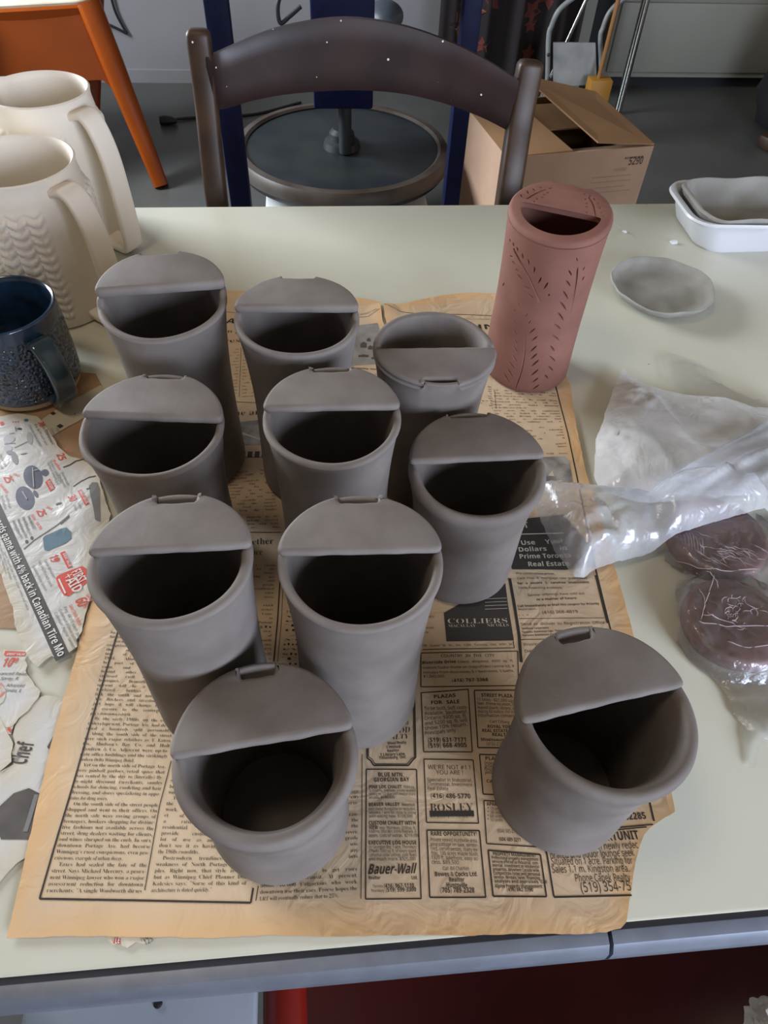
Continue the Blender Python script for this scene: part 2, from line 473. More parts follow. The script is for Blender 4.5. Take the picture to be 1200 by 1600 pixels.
def wave(x, y):
    """low crumple shared by all the papers so that stacked sheets keep their order (metres, 0..~1.6 mm)"""
    a = noise.noise(Vector((x * 14, y * 14, 3.1)))
    b = noise.noise(Vector((x * 34 + y * 12, y * 10, 7.7)))
    c = noise.noise(Vector((x * 9 - y * 30, y * 20, 1.7)))
    return 0.0008 + 0.00045 * a + 0.00035 * b + 0.0003 * c


LIFTS = []                                   # (x, y, radius, height, layer set) local curls of one sheet


class Sheet:
    def __init__(s, layer, lifts=()):
        s.layer = layer; s.lifts = lifts

    def z(s, x, y):
        h = TZ + s.layer * 0.0006 + wave(x, y)
        for (lx, ly, r, a) in s.lifts:
            d = math.hypot(x - lx, y - ly) / r
            if d < 1: h += a * (1 - d * d) ** 2
        return h


def densify(poly, step):
    out = []
    for i, p in enumerate(poly):
        q = poly[(i + 1) % len(poly)]
        n = max(1, int((q - p).length / step))
        for k in range(n): out.append(p.lerp(q, k / n))
    return out


def inside(pt, poly):
    x, y = pt; c = False; j = len(poly) - 1
    for i in range(len(poly)):
        xi, yi = poly[i]; xj, yj = poly[j]
        if (yi > y) != (yj > y) and x < (xj - xi) * (y - yi) / (yj - yi) + xi: c = not c
        j = i
    return c


def dist_poly(pt, poly):
    x, y = pt; best = 9
    j = len(poly) - 1
    for i in range(len(poly)):
        ax, ay = poly[j]; bx, by = poly[i]; dx, dy = bx - ax, by - ay
        l2 = dx * dx + dy * dy
        t = 0 if l2 == 0 else max(0, min(1, ((x - ax) * dx + (y - ay) * dy) / l2))
        d = math.hypot(x - ax - t * dx, y - ay - t * dy)
        if d < best: best = d
        j = i
    return best


def fill(poly, step, jag=0.0, edge_step=None):
    """triangulated planar region: poly is a list of 2-D Vectors; returns points, triangles, edge distances"""
    es = edge_step or step
    b = densify(poly, es)
    if jag:
        bb = []
        for i, p in enumerate(b):
            t = (b[(i + 1) % len(b)] - b[i - 1]); nrm = Vector((-t.y, t.x)).normalized()
            bb.append(p + nrm * jag * (noise.noise(Vector((p.x * 160, p.y * 160, .5))) + .6 * random.uniform(-1, 1)))
        b = bb
    xs = [p.x for p in b]; ys = [p.y for p in b]
    tp = [(p.x, p.y) for p in b]; coarse = [(p.x, p.y) for p in poly]
    pts = list(b)
    nx = int((max(xs) - min(xs)) / step) + 1; ny = int((max(ys) - min(ys)) / step) + 1
    for i in range(nx):
        for j in range(ny):
            x = min(xs) + (i + .5 + .5 * (j % 2)) * step; y = min(ys) + (j + .5) * step
            if inside((x, y), coarse) and dist_poly((x, y), coarse) > step * .45 + jag:
                pts.append(Vector((x, y)))
    n = len(b)
    r = delaunay_2d_cdt(pts, [(i, (i + 1) % n) for i in range(n)], [], 1, 1e-7)
    vs, fs = r[0], r[2]
    ed = [dist_poly((v.x, v.y), coarse) for v in vs]
    return vs, fs, ed


def px_poly(pts, dz=0.0):
    out = []
    for p in pts:
        q = T(p[0], p[1], dz); out.append(Vector((q.x, q.y)))
    return out


def paper(name, pts, mat, sheet, step=.006, jag=.0, edge_w=.03, parent=None, edge_step=None, world=False):
    poly = [Vector(p) for p in pts] if world else px_poly(pts)
    vs, fs, ed = fill(poly, step, jag, edge_step)
    V = [(v.x, v.y, sheet.z(v.x, v.y)) for v in vs]
    o = link(name, V, fs, mat, parent, angle=80)
    at = o.data.attributes.new('edge', 'FLOAT', 'POINT')
    for i, d in enumerate(ed):
        e = max(0.0, 1 - d / edge_w) if edge_w > 0 else 0
        x, y = vs[i].x, vs[i].y
        e = min(1, max(0, e + .35 * noise.noise(Vector((x * 20, y * 20, 9))) * (e > 0)))
        at.data[i].value = e
    if o.data.polygons and o.data.polygons[0].normal.z < 0: o.data.flip_normals()
    return o


# ---- print: text and rules laid on a sheet
_fc = {}
_B = ''.join(chr(i) for i in range(35, 127) if i not in (92, 124))
_num = lambda t: _B.index(t[0]) * 90 + _B.index(t[1])


def load_letters():
    """letter outlines (thousandths of an em) kept as text at the end of the helpers"""
    fonts = {}
    for blk in LETTERS.strip().split('\n\n'):
        ls = blk.split('\n'); nm, sp, cap = ls[0].split(); d = {' ': (float(sp), [], [])}
        for l in ls[1:]:
            adv = _num(l[1:3]) / 1000; loops = []
            for q in l[3:].split('|'):
                if len(q) >= 12: loops.append([((_num(q[k:k + 2]) - 1000) / 1000, (_num(q[k + 2:k + 4]) - 1000) / 1000) for k in range(0, len(q), 4)])
            sg = [sum(a[0] * b[1] - b[0] * a[1] for a, b in zip(lp, lp[1:] + lp[:1])) for lp in loops]
            V, Fc = [], []
            for lp, q in zip(loops, sg):
                if q > 0: continue
                grp = [lp] + [h for h, r in zip(loops, sg) if r > 0 and inside(h[0], lp)]
                o = len(V); V += [p for h in grp for p in h]
                Fc += [tuple(i + o for i in t) for t in tessellate_polygon([[Vector((x, y, 0)) for x, y in h] for h in grp])]
            d[l[0]] = (adv, V, Fc)
        fonts[nm] = (float(cap), d)
    return fonts


def glyphs(txt, font='sans', shear=0.0):
    """vertices (capital height = 1), faces and extent of a word set in one of the letter styles"""
    key = (txt, font, shear)
    if key not in _fc:
        cap, d = FONTS[font]; x = 0; V, Fc = [], []
        for ch in txt:
            adv, v, f = d.get(ch, d['-']); o = len(V)
            V += [((px + x + shear * py) / cap, py / cap) for px, py in v]; Fc += [tuple(i + o for i in t) for t in f]
            x += adv
        xs = [p[0] for p in V] or [0, 1]
        _fc[key] = (V, Fc, min(xs), max(xs))
    return _fc[key]


LETTERS = r'''
sans 0.1746 0.4795
A'i.-.-043M0l3M2r.-23.-1S/h/I/h.k.-|/^0C1A0C0O2i
B'q.o.-.o3K0{3H1r30212u2@2U2C1n2.1A1w111D0u1}0d2G0>2U/[2P/32A.m2).Q1b.=19.1|/Q120u151J1F1W1U1b2'1T2R1E2a0l2p/Q2r|/Q.a1$.d1V.z1m/G1m/y1d021?0P0{0W/Q0Z
C'd1$.&0'.4/_.E/(.y.b/i.Y09.Y1>.q25/+2X/f320Z3N1`3N2Y352@2]1C2v0X2q0/2`/i2B/O1w/A1G/@01/N/]/f/50+.s0T.b1-.[2F.o2F.:1i.+
D(K.o.-.o3K0~3H1r30282v2j2;3)1D3%0#2j/@2D.k1m.H1/.4|/Q.b08.b1J.w21/[2F0l2A1L211}1r2D1M2^0}2m/Q2r
E'0.o.-.o3K1m3K1m2p/Q2p/Q141a141a0~1a0Y/Q0Y/Q.c1m.c1m.-
F&s.o.-.o3K1m3K1m2p/Q2p/Q0{1`0{1`0D/Q0D/Q.-
G(J1..&0/.4/e.D/+.x.c/h.V0j.Y1?.u27/L2w/o330j3N233J2w352`2[1k2t0c2q052`/l2B/P1w/@1G/=0D/N/_/]/C0..t0o.^1c.]2@.g2@0@100@100w2~0w2~.?2..,
H(S.o.-.o3K/Q3K/Q142814283K2v3K2v.-28.-280Y/Q0Y/Q.-
I%S.H.-.H.P/&.^/&0)/&2u.H3(.H3K0A3K0A3(/d2u/d.^0A.P0A.-
J%&.*,b-S,k-S-C.?-?.Z-Q.h-h.l3K/M3K/I-e/>-B/+-(.m,q
K'[.o.-.o3K/Q3K/Q0m1r3K2^3K0S1.2f.-1y.-0(0_/Q03/Q.-
L&v.o.-.o3K/Q3K/Q.d1o.d1o.-
M)i.o.-.o3K/n3K1M/*323K413K41.-3O.-3T2j1f.-14.-/H2j/L.-
N(`.o.-.o3K/Z3K2L/&2J3K3(3K3(.-2<.-/I2S/L.-
O(o1&.&0'.4/@.^.o/B.b/j.V0k.Y1?.o27/@2w0'3D1&3R1~3D2d2w35273L1?3O0j3L0:35/A2d.]1~.4|1&.[1W.a2%.s2C/52X/]2f012j0j2f1H2X1x2C2C2%2a1X2r1&2x0O2r0'2a/c2C/M1x/<0j/@01/M/]/c/50&.s0N.a
P'Q.o.-.o3K093K1F3:1i3&2&2e242A271X2'1'1`0Y1&0=/Q04/Q.-|/Q0h0t0r1F161U1p1Q21172Z0Z2o/Q2r
Q(o29,p16.'0Q.*0'.4/@.^/'.z.b/j.Y0:.Y1?.o27/@2w0'3D1&3R1~3D2d2w2~2Z3C1k3O0j3?/Z3+/.2k.d2G.F1x.236,p|1&.[1W.a2%.s2C/52X/]2f012j0j2f1H2X1x2C2C2%2a1X2r1&2x0O2r0'2a/c2C/M1x/<0j/@01/M/]/c/50&.s0N.a
R'^.o.-.o3K0>3K1G3;1i3)2&2i242F271_2+161p0t130P2^.-1q.-0V0?060?/Q0?/Q.-|/Q0s0c0v1:1/1R1X1Q261H2L182]0`2o/Q2q
S',/z.&/..,.O.=.O.x/c.]0^.e0s.p11/81//k0}0&0b09/Q0h.v13.Y1i.W2I.j2s/E3B0:3Q1)3J1f361R2^0N2v/b2o/C2U/:1}/B1c/V1N0{0o1U0H1o/l1l/,1].f1B.J0z.60P.*
T'0/p.-/p2p.42p.43K233K232p0R2p0R.-
U(L0m.&05.,/c.</>.W/$.}.p/L.j0$.j3K/L3K/L/~/Z/90).j0p.[1].k2*/=27/~273K2t3K2t/~2k/>2O.e1}.=1:.)
V'N0$.-.-3K.m3K0B.q0Z/n1s3K2X3K0b.-
W)y/Z.-.53K.u3K/~.w050#163K1u3K2y/{32.w4:3K4z3K3S.-2q.-1U2_0=.-
X'E.0.-/v0t.:3K/#3K0>1B1[3K2@3K0a0u2L.-1b.-0<0I.p.-
Y'7/t.-/t00.-3K.p3K070n1Z3K2A3K0U030U.-
Z';.G.-.G.[152p.O2p.O3K2$3K2$2x/6.d2+.d2+.-
a'4/d.&/).2.Z.U.L/7.Q/X.`/u.w00/=0A/j0K1(0R1%1(0o1L0M1[/n1Z/,1B.u1o/h2/0c201B1q1_1:1b.-16.-1(.a0Q.4|/r.V0M.b0u/)1$/C1'0)/`/w/:/^///6/7.p/O.]
b'X0^.&/r.6/G.[/6.-.g.-.g3j/G3j/D1W/r2$0^231,2.1P1y1o1_2+1:290g2=0-29/N2+.{1o.U1P.;1,.,|0T.W0r.[1B.}1W/_1Z0.1O0z1/1M0S1]/q1M/^1;/J0Y/G0,/Q/</^.}/q.h01.[
c&W0B.&/H.:.x.^.[/:.T0U.i1=/31l/f2+0Y231K1{191I0E1Z/e1K/A0x/50,/A/</d.j0#.^0U.Z1E.o1E.:0x.+
d'X02.&/c.+/>.;.{.U.e.z.V/N.R0,.V0f.e1:.}1_/?1z/d2.02240x2$1L1Y1H3j2)3j2).-1S.-1H.^0x.6|0;.W0y.f11.x1F/T1I0,1F0U12190z1M0:1^/x1X/M17/@0v/50+/@/</M.}/a.h
e'60K.&0*.)/K.;.y.a.]/=.R0*.[0s.v1P/-1f/^2*0=240v2+1G1k1q1'1y0E1y/~/5/~/D/7/l.h0-.]0e.Y1h.s1h.>11.,|/60Q1:0Q101,1$1A0X1Z0<1^/~1Z/T1B/<0o
f%V.w.-.w1Y.71Y.71v.w2/.{2o/*35/R3`073n1#3b0n320&3:/g3)/_2t/W2-0X2-0X1Y/W1Y/W.-
g'X0<,@/9,J.o,W.o-3/h,u0?,r0u-#1=-F1F-`1K.^1+.>0a.,02.&/b.,/=.<.z.W.d.~.V/P.V0c.d15.z1[/=1x/b2.02240_2.1*1w1I1W1T2-2)2-2%-R1r-+1],h1=,Q0o,D|0;.W0].Z10.u1F/Q1I0,1F0Y101<0v1N0:1]/y1X/N18/@0x/50,/8/^/N.{/a.g
h'Z.g.-.g3j/G3j/D1U/x2%0_231M2%1h1o1z1U2.0d2..-1M.-1M0`1D151)1R0W1]/r1M/_1:/J0Z/G.-
i$w/*2j.l2s.b34.l3Q/*3Z/B3Q/M34/B2s|.g.-.g2-/G2-/G.-
j$w/*2j.l2s.b34.l3Q/*3Z/B3Q/M34/B2s|.<,@-c,H-c,y.B,s.a--.g-O.g2-/G2-/D-2//,].w,M
k&~.g.-.g3j/G3j/D02102-1w2-0>0G2&.-18.-/p/}/G/W/G.-
l$w.g.-.g3j/G3j/G.-
m)}.g.-.g2-/<2-/F1V/d1v0/2.0X24102-1U1t1p1Q231t2]2-3T20401o4A1U4O0d4O.-3o.-3o0b3g163N1S3%1]2F1O2(1'1y0@1y.-1=.-1=0b15160w1S0M1]/o1M/P0}/G04/G.-
n'Z.g.-.g2-/<2-/D1V/f1v0I221-201h1o1z1U2*142..-1M.-1M0`1D151)1R0W1]/r1M/_1:/J0[/G.-
o'Q0C.&0%.)/H.<.y.c.[/@.R0..W0f.g19/%1^/G1y/p2.0E241'2*1Y1h1m1R2.0v270.22/Q2#.~1e.W1B.<0t.,|0D.W0g.[1&.i1:/#1I/>1T0.1Q0U1:181&1L0D1]/c1L/N18/@0w/50./8/a/N/#/c.i
p'X.g,@.g2-/<2-/D1V/r2$0B221-2/1P1z1o1`2+1;290h29/O2+.}1o.V1P.;1,.,0^.&0,.-/C.[/G,@|0T.W0}.`1=.x1P/A1Z0.1W0U1B171/1L0S1]/s1N/`1=/J0a/G0./Q/=/^.}/q.h01.[
q'X1H,@1K.^0x.600.&/c.+/>.;.}.U.e.z.V/N.R0,.W0f.e1:.}1_/?1z/d2.02240e2-1.1s1I1V1T2-2)2-2),@|0<.W0^.[11.w1F/S1I0,1F0V12190z1M0^1Y0:1^/x1X/`1L/M17/?0v/50+/@/</M.}/a.h
r&*.g.-.g2-/<2-/F1E/c1j0,2*0Z241*201#1S0V1X031Q/n1=/V0z/G09/G.-
s&W/h.&/&.,.P.=.P.t/>.Z0).X0?.]0Z.p0d/10a/B0A/`/;0/.h0L.Q0w.S1J.a1c/62)/~240a2-1;1w1'1G0A1Z/c1]/61I//1(/G0f0Z061,/t1A/I1>.q11.V0w.A06.)
t%b/{.&/F.0.{.R.l/<.l1Y.81Y.81w.l23/)3&/L3&/L2-0Z2-0Z1Y/L1Y/L/=/S.t/v.X0^._0^.1
u'Z01.&/B.4/).F.r._.c/O.c2-/D2-/D/S/M/$/h.b0:.W0z.g13.z1G/Y1J2-2+2-2+.-1U.-1I.^0t.3
v&k/[.-.-2-.m2-/~.b152-1u2-0E.-
w(r/=...42..s2./b.k0b2.1H2.2D.l372.3t2.2j..2$..1(1J0&..
x&y.9.-/b01.?2-/(2-0+0Y1-2-1p2-0M011w.-13.-0+/d.~.-
y&m.f,@.4,E.4,u.p,s/4-(/J-D/f.,..2-.n2-0%.g162-1w2-0'-6/_,_/G,M
z&Q.G.-.G.T0U1Y.S1Y.S2-1<2-1<1[/1.[1@.[1@.-
0';08.&/b../9.C.v.i.`/?.N0j._2:.}2y/P3E083R0k3K18351W2l1n2:1{1X2$0j1o/?1P.Z0}.3|08.Y0Y._0s.o1+//1@0-1B0j181~1+2I0s2e0Y2u082{/s2u/X2e/F2I/91~//0j/20-/F/0/X.o/s._
1';0..-002h/.1s.j2@063K0h3K0h.-
2';.M.-.M._0d0~1'1Z1,2(0~2U0p2e0I2x/b2t.s2K.S2t/93A/o3O0[3M1%3B1W2q1e2Q1j2,1c1V1.0Y/>.d1~.d1~.-
3';/v.&//.,.K.@.K.y/2.a/w.X0c.d1./*1;/^17/y0s0C060U/:0W/:1004120j1I1*1r1+2F0q2g0I2x/[2u.l2Q.N2{/N3K0_3N1)3B1E301g2U1k241_1W1;110b0t1*0m1^0O1w/z1x/A1f.l1B.F0g..
4';0n.-0n/@.;/@.;/s0j3M1L3M1L/v28/v28/@1L/@1L.-|.v/v0n/v0q2i
5';/{.&/4.-.W.@.W.y.~.h/f.Z0_.e1./,19/F190)0{0T0d0c/y0n/&0d.d0w.v3K1W3K1W2p/M2p/B1>021E1-151M0{1f0_1u0<1z/m1u/>1e.r1J.Q1&.90T.+
6';0A.&/c.0/I.=.y.g.i/).T/t.S0i.[1R.~2R/J3'/f390O3O1S3M1[3K1[2t0}2}0.2l/W2A/=1^/30n/Q1//w1D0O1K0w1G1Y1%1p0c1}0>1}/?1n.s1V.Q18.90n.+|0@.X0s.e1+.t1://1E/n1C001.0]0w0l0B0x/w0r/W0a/A0I/4/z/?/?/S.y/s.a
7';/..-1?2p.K2p.K3K2$3K2$2x/p.-
8';0:.&/=.5.y.H.a.c.S/(.N/M.T/v.g0</&0V/W0u/-18.i1`.^29.g2f/53:/a3K083Q1(3D1F341]2x1k2[1n2&1c1a1@1:0n0x1I0W1e0=1x/x2$/O1z/*1l.e1S.J0h.*|0;140f1J1)1h111{112K1)2]0f2u/}2{/U2k/H2]/>2'/I1h/]1S|09.U0W.X1*.m18/#1D/O1A/f1(0/0.0[/E00/8/y/./M/9/#/G.m/u.X
9';/T.&.s.-.s.`/q.X0Y.s0x/611/^1@0e0m0=0@0./X01/60=.v0R.`0p.S19.Q2).c2a/(3//U3I0Q3O1,3:1C3(1h2N1{1`1t0&1R/%1*.P0I.1|010[0X0a0x0r131/1@1Y15280}2Y0]2r042{/u2w/J2_/22,//1e/91//F0v/W0g
.%#/,.$.j...^.Q.j.u/,/$/J.u/W.Q/J..
,%#.I-0.k.}/O.}/T.u/E.A.u-0
:%#/,15.j1@.^1d.j2,/,26/J2,/W1d/J1@|/,.$.j...^.Q.j.u/,/$/J.u/W.Q/J..
-%G.H/n.H0G060G06/n
(%8/Q,x.t-t.a.I.K/V.K0h.a1v/22{/Q3K0.3K/T2K/A1t/,0h/,/X/A.M/T-w0.,x
)%8.B,x.w-w/..M/C/X/C0h/.1t._2z.A3K.z3K/>2{/k1v0%0h0%/V/k.I/>-F.z,x
'$a.g1Q.Y3K/>3K/11Q
"&'0-1Q/{3K0`3K0R1Q|.g1Q.Y3K/>3K/11Q
&(M04.&/d.*.{.I.d.d.U/).Q/P.T/q.m0I/_1)/61^/&2,/'2c/22~/_3F0E3R0g3O1@371Q2~1`2D1]2*1D1W0Y0}2'/X2C0.2V0j380j2x/t2M/23U.-2`.-2%.f18.8|051D0o1p1#230y2b0T2{/~2v/`2T/d2%|06.[1&.j1Y/00(0_/I02/7/j/4/R/?/'/M.r/a.f
%)5/V02/907.{0D.h0Z.Q1C.N1p.X2g.f3*.y3@/73M/V3Q/u3M033@0G3*0_2A0b1p0_1C0H0Z050D/v07|/K.-2G3K2}3K0%.-|/V0^/t0j0*13001p0*2R/t2w/V3(/:2w/12g/%1p/10y/F0a|2n.&2P.+28.82%.N1i/71f/d1q0Z2#0y26142N1A2n1E3K143_0y3v053y/d3n.m3a.N3L.833.+|2n.Q30.^3A/'3G/d3A0E300j2n0v2_0s2H0Z2</d2H.m2_.T
$';0#-a0#.N/5.T.W.e.W/C/7/00#/(0#0U/40s.w1).Z1W.W1u.g2S.z2i/X3)0#3.0#3j0N3j0N3.153'1k2p1X2>0N2U0N1(1>0h1`0Q1t041{/h1w/I1W.v1<.e0N.Q0N-a|0#170#2T/H2C/61z/F1P|0N/+1./=1@/d100/0N0G
#'n.z.-/8/`.>/`.>02/A02/W1D.W1D.W1q/`1q/{3K0P3K051q1<1q1W3K2+3K1k1q2f1q2f1D1b1D1M022O022O/`1D/`1(.-0S.-0o/`/i/`/N.-|/r020x02121D0,1D
!%$.u/Z.d3K/Q3K/@/Z|/-.$.j...^.Q.j.u/-/$/J.u/W.Q/J..
+';/{.y/{0N.O0N.O1$/{1$/{2U0Q2U0Q1$1~1$1~0N0Q0N0Q.y
/%j.4.-023K0m3K.n.-
*'-/V0I.u0j/j1z.I2).R2h/y2B/j3j0Q3j0D2B1l2h1u2)0S1z1I0j0j0I001f

bold 0.1746 0.4795
A(0.-.-/~3M1D3M3:.-2'.-1_/E1$/E/d/E/@.-|0#0@1F0@0b2]
B($.j.-.j3K1+3H2(302C2t2S2T2V1l2E1@271/1j0u2F0Z2a002f/_2`/62P.o26.R1m.=1B.1|/v1@0q1B191O1I1h1B2;0l2P/v2Q|/v/'0z/)1C/91S/V1M0-130C0x0H/v0J
C'h0y.&/}.4/X.E/#.z._/i.T0i.W1=.o24/B2u0*3C0S3N1?3P1o3H2Y302827192V0^2R0?2C0(2+/q1e/g1</g080%/K0</40[/&1N/$2G/:2G.?1d.,
D(R.j.-.j3K0~3H1v302=2v2q2;321D350n3-0#2q/@2J.k1q.H10.4|/v/'0G/'1>/81p/n2&0l1~1A1q1i1^2,1B2A0{2M/v2Q
E'3.j.-.j3K1p3K1p2Q/v2Q/v1B1d1B1d1&1d0I/v0I/v/'1p/'1p.-
F',.j.-.j3K1o3K1o2Q/u2Q/u101c101c06/u06/u.-
G(G1%.&0=.-/a.B/4.f.o/<.Z/z.W1?.b1l/.2Z/m330h3N1Z3P223I2v342S2<1T2V0e2N0923/l1J/d0h/p/o0>/50k/#1m/(1m020l020l1,2w1,2w.B2'..
H(d.j.-.j3K/v3K/v1B2%1B2%3K303K30.-2%.-2%0H1@0H/v0H/v.-
I%u.B.-.B.h/#/(/#05/#2P.B2l.B3K0j3K0j2l0.2P0./(0j.h0j.-
J%M.7,T-U,[-U-V.A-R.[-e.g.$.j3K/v3K/v.L/m-_/c-B/A,t.o,]
K'z.j.-.j3K/v3K/v1#1l3K3(3K141*3).-1j.-0F0C/v0$/v.-
L'6.j.-.j3K/v3K/v/'2*/'2*.-
M*&.j.-.j3K0@3K1W/D2y3K4N3K4N.-3I.-3N2<2*.-1&.-/g2=/k.-
N)).j.-.j3K063K2R/K2O3K3Q3K3Q.-2*.-/g20/k.-
O(y1*.&0).4/?.^.m/B.W0:.T0k.`1l.m28/?2w0)3D1+3R2-3D2q2w3B273P1k3[0j3P/j3B/A2q.]2-.4|1*.~1R/&1r/52./M2=/n2J0j2=1g2.2,1r2D1R2S1+2W0_2S0?2D0(2,/s1g/f0j/i0;0(/M0?/50_/&
P'b.j.-.j3K0O3K1-3F1Z391~3#2:2`2H2:2K1N2;0v1t0J1=0-/v0$/v.-|/v0x0o1$151<1@1f17220w2I/v2Q
Q(y20,p12.&0).4/?.^/&.z.`/j.W0:.W1@.m28/?2w0)3D1+3R2-3D2q2w3/2Z3P1k3[0j3N/c3'.o2>.<3X,p|1*.~1R/&1r/52./M2=/n2J0j2=1g2.2,1r2D1R2S1+2W0_2S0?2D0(2,/s1g/f0j/i0;0(/M0?/50_/&
R'w.j.-.j3K1#3G1S3;1y3'282f2G2A2K1Z2@152,0s1M0J3&.-1j.-0Q010?01/v01/v.-|/v1*0Z1+1*1:1=1X1=2'15270q2K/v2Q
S'-/{.&/I.).L.C.L/H/Q/&0(.{0^//0n/S0k/e0R0%/E0Z.p1(.^1D.S1i.V2K.f2m/#3-/D3A/l3M0q3M1u301S2:0b2S0+2U/c2?/^1q/r1X1.0w1^0M1v/q1r/01c.i1H.L1%.7
T'@/d.-/d2P.:2P.:3K2<3K2<2P0o2P0o.-
U(^0v.&0:.,/e.</>.W.~.}.m/L.g0$.g3K/r3K/u/k00/:0Z/$0y.~1T/-1g/<1{/m1~3K3.3K3./~3$/>2b.e20.=1E.)
V'q/w.-.-3K/:3K0<050S/,0m0;1n3K2{3K10.-
W*6/M.-.-3K/73K02//0H0L143K2:3K3(0C3<//463K5@3K3{.-2b.-1d210h.-
X'}.-.-/s0q.73K/M3K0[1R1g3K2{3K1=0l3+.-1l.-0U0./@.-
Y'_/s.-/s00.-3K/A3K0K191U3K2i3K1#041#.-
Z'@.=.-.=.p0p2Q.C2Q.C3K243K242d/]/'2:/'2:.-
a'Q/b.&/'.3.X.Y.I/@.N/e.[0'.s0=/80M/b0W0z0^0x1%0k1>0@1K/f1C/210.l1u/S220*2:0r281=2-1[1v1r1]2$1<2(.-1<.-1&.`0O.4|0,.p0S.y0p/70z0#/z/t/_/_/V/@/]/'/n.u
b'e0x.&07.5/l.U/f.U/T.-.b.-.b3j/l3j/h1_092+0{2:1F251h2%2*1e2?1?2L0k2P012L/Q2?.~2).W1g.<1D.,|0[.y0o.}12/:1B/l1D021<0o111)0n1A0Y1D0B1B0#1,/o0[/l02/}/:0B.}
c&o0B.&/k.+/@.:.y.T.`.y.P/M.N0X.c1B/.1q/H2&0)280z271d1~1F1.0Y1C/{18/a0n/Z/h/m/804.{0s.}1X/=1X.B1(.-
d'e/~.&/U.,/4.<.s.V.].}.P/P.K00.P0j.^1?.s1e/52%/W250$2:0S24171`103j2:3j2:.-1G.-10.^0c.6|0D.w0r/'1%/514/a160/1&1'0_1@0C1C/y16/j1'/`0l/W0./`/L/j/70/.z
e'H0S.&/k.//2.K.d.z.N/a.N0V.b1?/,1o/D2%0#280u261B2'1d1j1}1H200z25/r/W/r/c/A/q//0>.u1*.u1{/41{.@1A.-|/Y0Z110Z0{170[1K0E1M/p1:
f%t.s.-.s1B.:1B.:1t.s24.z3*/B3Y/j3i0?3n1A3^1(2o0=2w0+2l0#2W/~240y240y1B/~1B/~.-
g'e06,@/H,E.b,U.b-K/f-20<-/0h-81'-T12.^0^.3/~.&/S.,/1.=.q.X.[/$.O/R.O0h.]1<.r1c/32$/V250$2:0N240s2#141`1?242:2425-V2%-.1f,j1B,R0o,D|0E.v0p/%1$/114/]160/1.0p1$1*0]1@0D1C/x17/`0m/W0./`/L/x/'
h'u.b.-.b3j/l3j/h1`0?2.0~2:1h2,2(1v2<1[2L0i2L.-1B.-1B0O1;0}1(1<0b1D0117/t0h/l0&/l.-
i%</:2b.n2m.^38.n3`/:3j/a3`/q38/a2m|.b.-.b24/l24/l.-
j%</:2b.n2m.^38.n3`/:3j/a3`/q38/a2m|.D,@-],H-]-<.>-8.S-B.a-[.b24/l24/l-`/g-5/T,l/5,P
k'[.b.-.b3j/l3j/g0@1F242^241%0I2f.-1L.-0</h/l/E/l.-
l%<.b.-.b3j/l3j/l.-
m*A.b.-.b24/T24/h1`0;2.0d2917291c2-231`2<1`2X2#3%253u274R1v4e1[4s0i4s.-3i.-3i0O3c0}3P1<311D2a182I0n2B012B.-18.-180O120}0z1<0[1D0/17/s0h/l0&/l.-
n'u.b.-.b24/T24/b1`0*2#0h291H272(1v2<1[2H192L.-1B.-1@0h1(1<0b1D0117/t0h/l0&/l.-
o'[0H.&0'.)/G.<.t.d.U/B.K01.Q0j.a1>.}1d/E2%/q250J2:1/211e1n1z1X2<0{2F012A/S21/$1q.X1M.<0}.,|0I.x0b.{1)/913/N1:01180R1)1)0b1A0I1D011A/j1)/`0n/W01/`/N/j/9/x/)
p'e.b,@.b24/Y24/h1_092*0b291F251h2%2*1e2?1?2L0k2K/R2>.~2(.W1f.<1D.,0x.&0I.-/g.U/l,@|0[.y1&/*13/:1D021<0o1%180Y1D0B1B0#1,/o0[/l02/}/:0B.}
q'e10,@14.^0P.-/~.&/U.,/4.<.s.V.].}.O/P.P0j.^1?.s1e/52%/W250$2:0S240v1{141`1?242:242:,@|0E.v0r/&1%/314/`160/1&1'0_1@0D1C/w16/j1'/W0./`/L/x/'
r&F.b.-.b24/S24/h1P0(1s0M210{2:1B281:140g160F1.0+0x/s0]/l04/l.-
s&d/l.&/).+.L.<.L/4/2.y/o.p0>.y0K/50:/Q/-0(._0H.L0v.P1N.^1h/62/0(2:1$2.1O1y11100X1C0'1K/Z1@/U1-/h0t0n0G1=0(1R/T1O.y1B.[1,.D0h.4
t&80+.&/J.1.}.V.o/).m1B.<1B.<1n.u24/63(/w3(/w241)241)1B/w1B/w/F/~//0<.x1-/(1-.7
u'u0..&/C.4/).F.p.a.`/S.`24/j24/l/T0)/%0K.w0}/*18/S1@0;1@242J242J.-1W.-1D.]0o.3
v'9/`.-.-24/<240(/r06/&0H/r14242C240l.-
w)F/B.-.424/=24/k09/~/'0c241w242K0&2W/'3A244I243:.-2'.-1>1A0S.-
x'?.0.-/S04.624/N240;0t1)242@241#042F.-1..-0;/Q/H.-
y'9.x,@.D,E.D-:.l-6/6-?/O-W/f.0.-24/@240//k08/412242C240L-5/z,]/>,C
z&^.?.-.?.i051A.I1A.I241M241M1M/[.{1S.{1S.-
0';08.&/_../3.C.n.i.W/?.J/}.E0j.U2:.u2y/L3E083R0n3K1=351^2l1u2:2(1W2,0j1w/>1W.Z1&.3|08.y0O/#0a/00n/G0~0j0n200O2U082Z/~2U/k2G/_20/P0j/_/H/k/1/~/#
1';0).-0,2:/,1G.U2*0;3K143K14.-
2';.H.-.H.u0T1.0m1Y0r1y0b2I062W/[2J/$2&.G2h/)38/e3M0]3O153@1[3$1t2W1~2*1v1R1P0k/m/(2//(2/.-
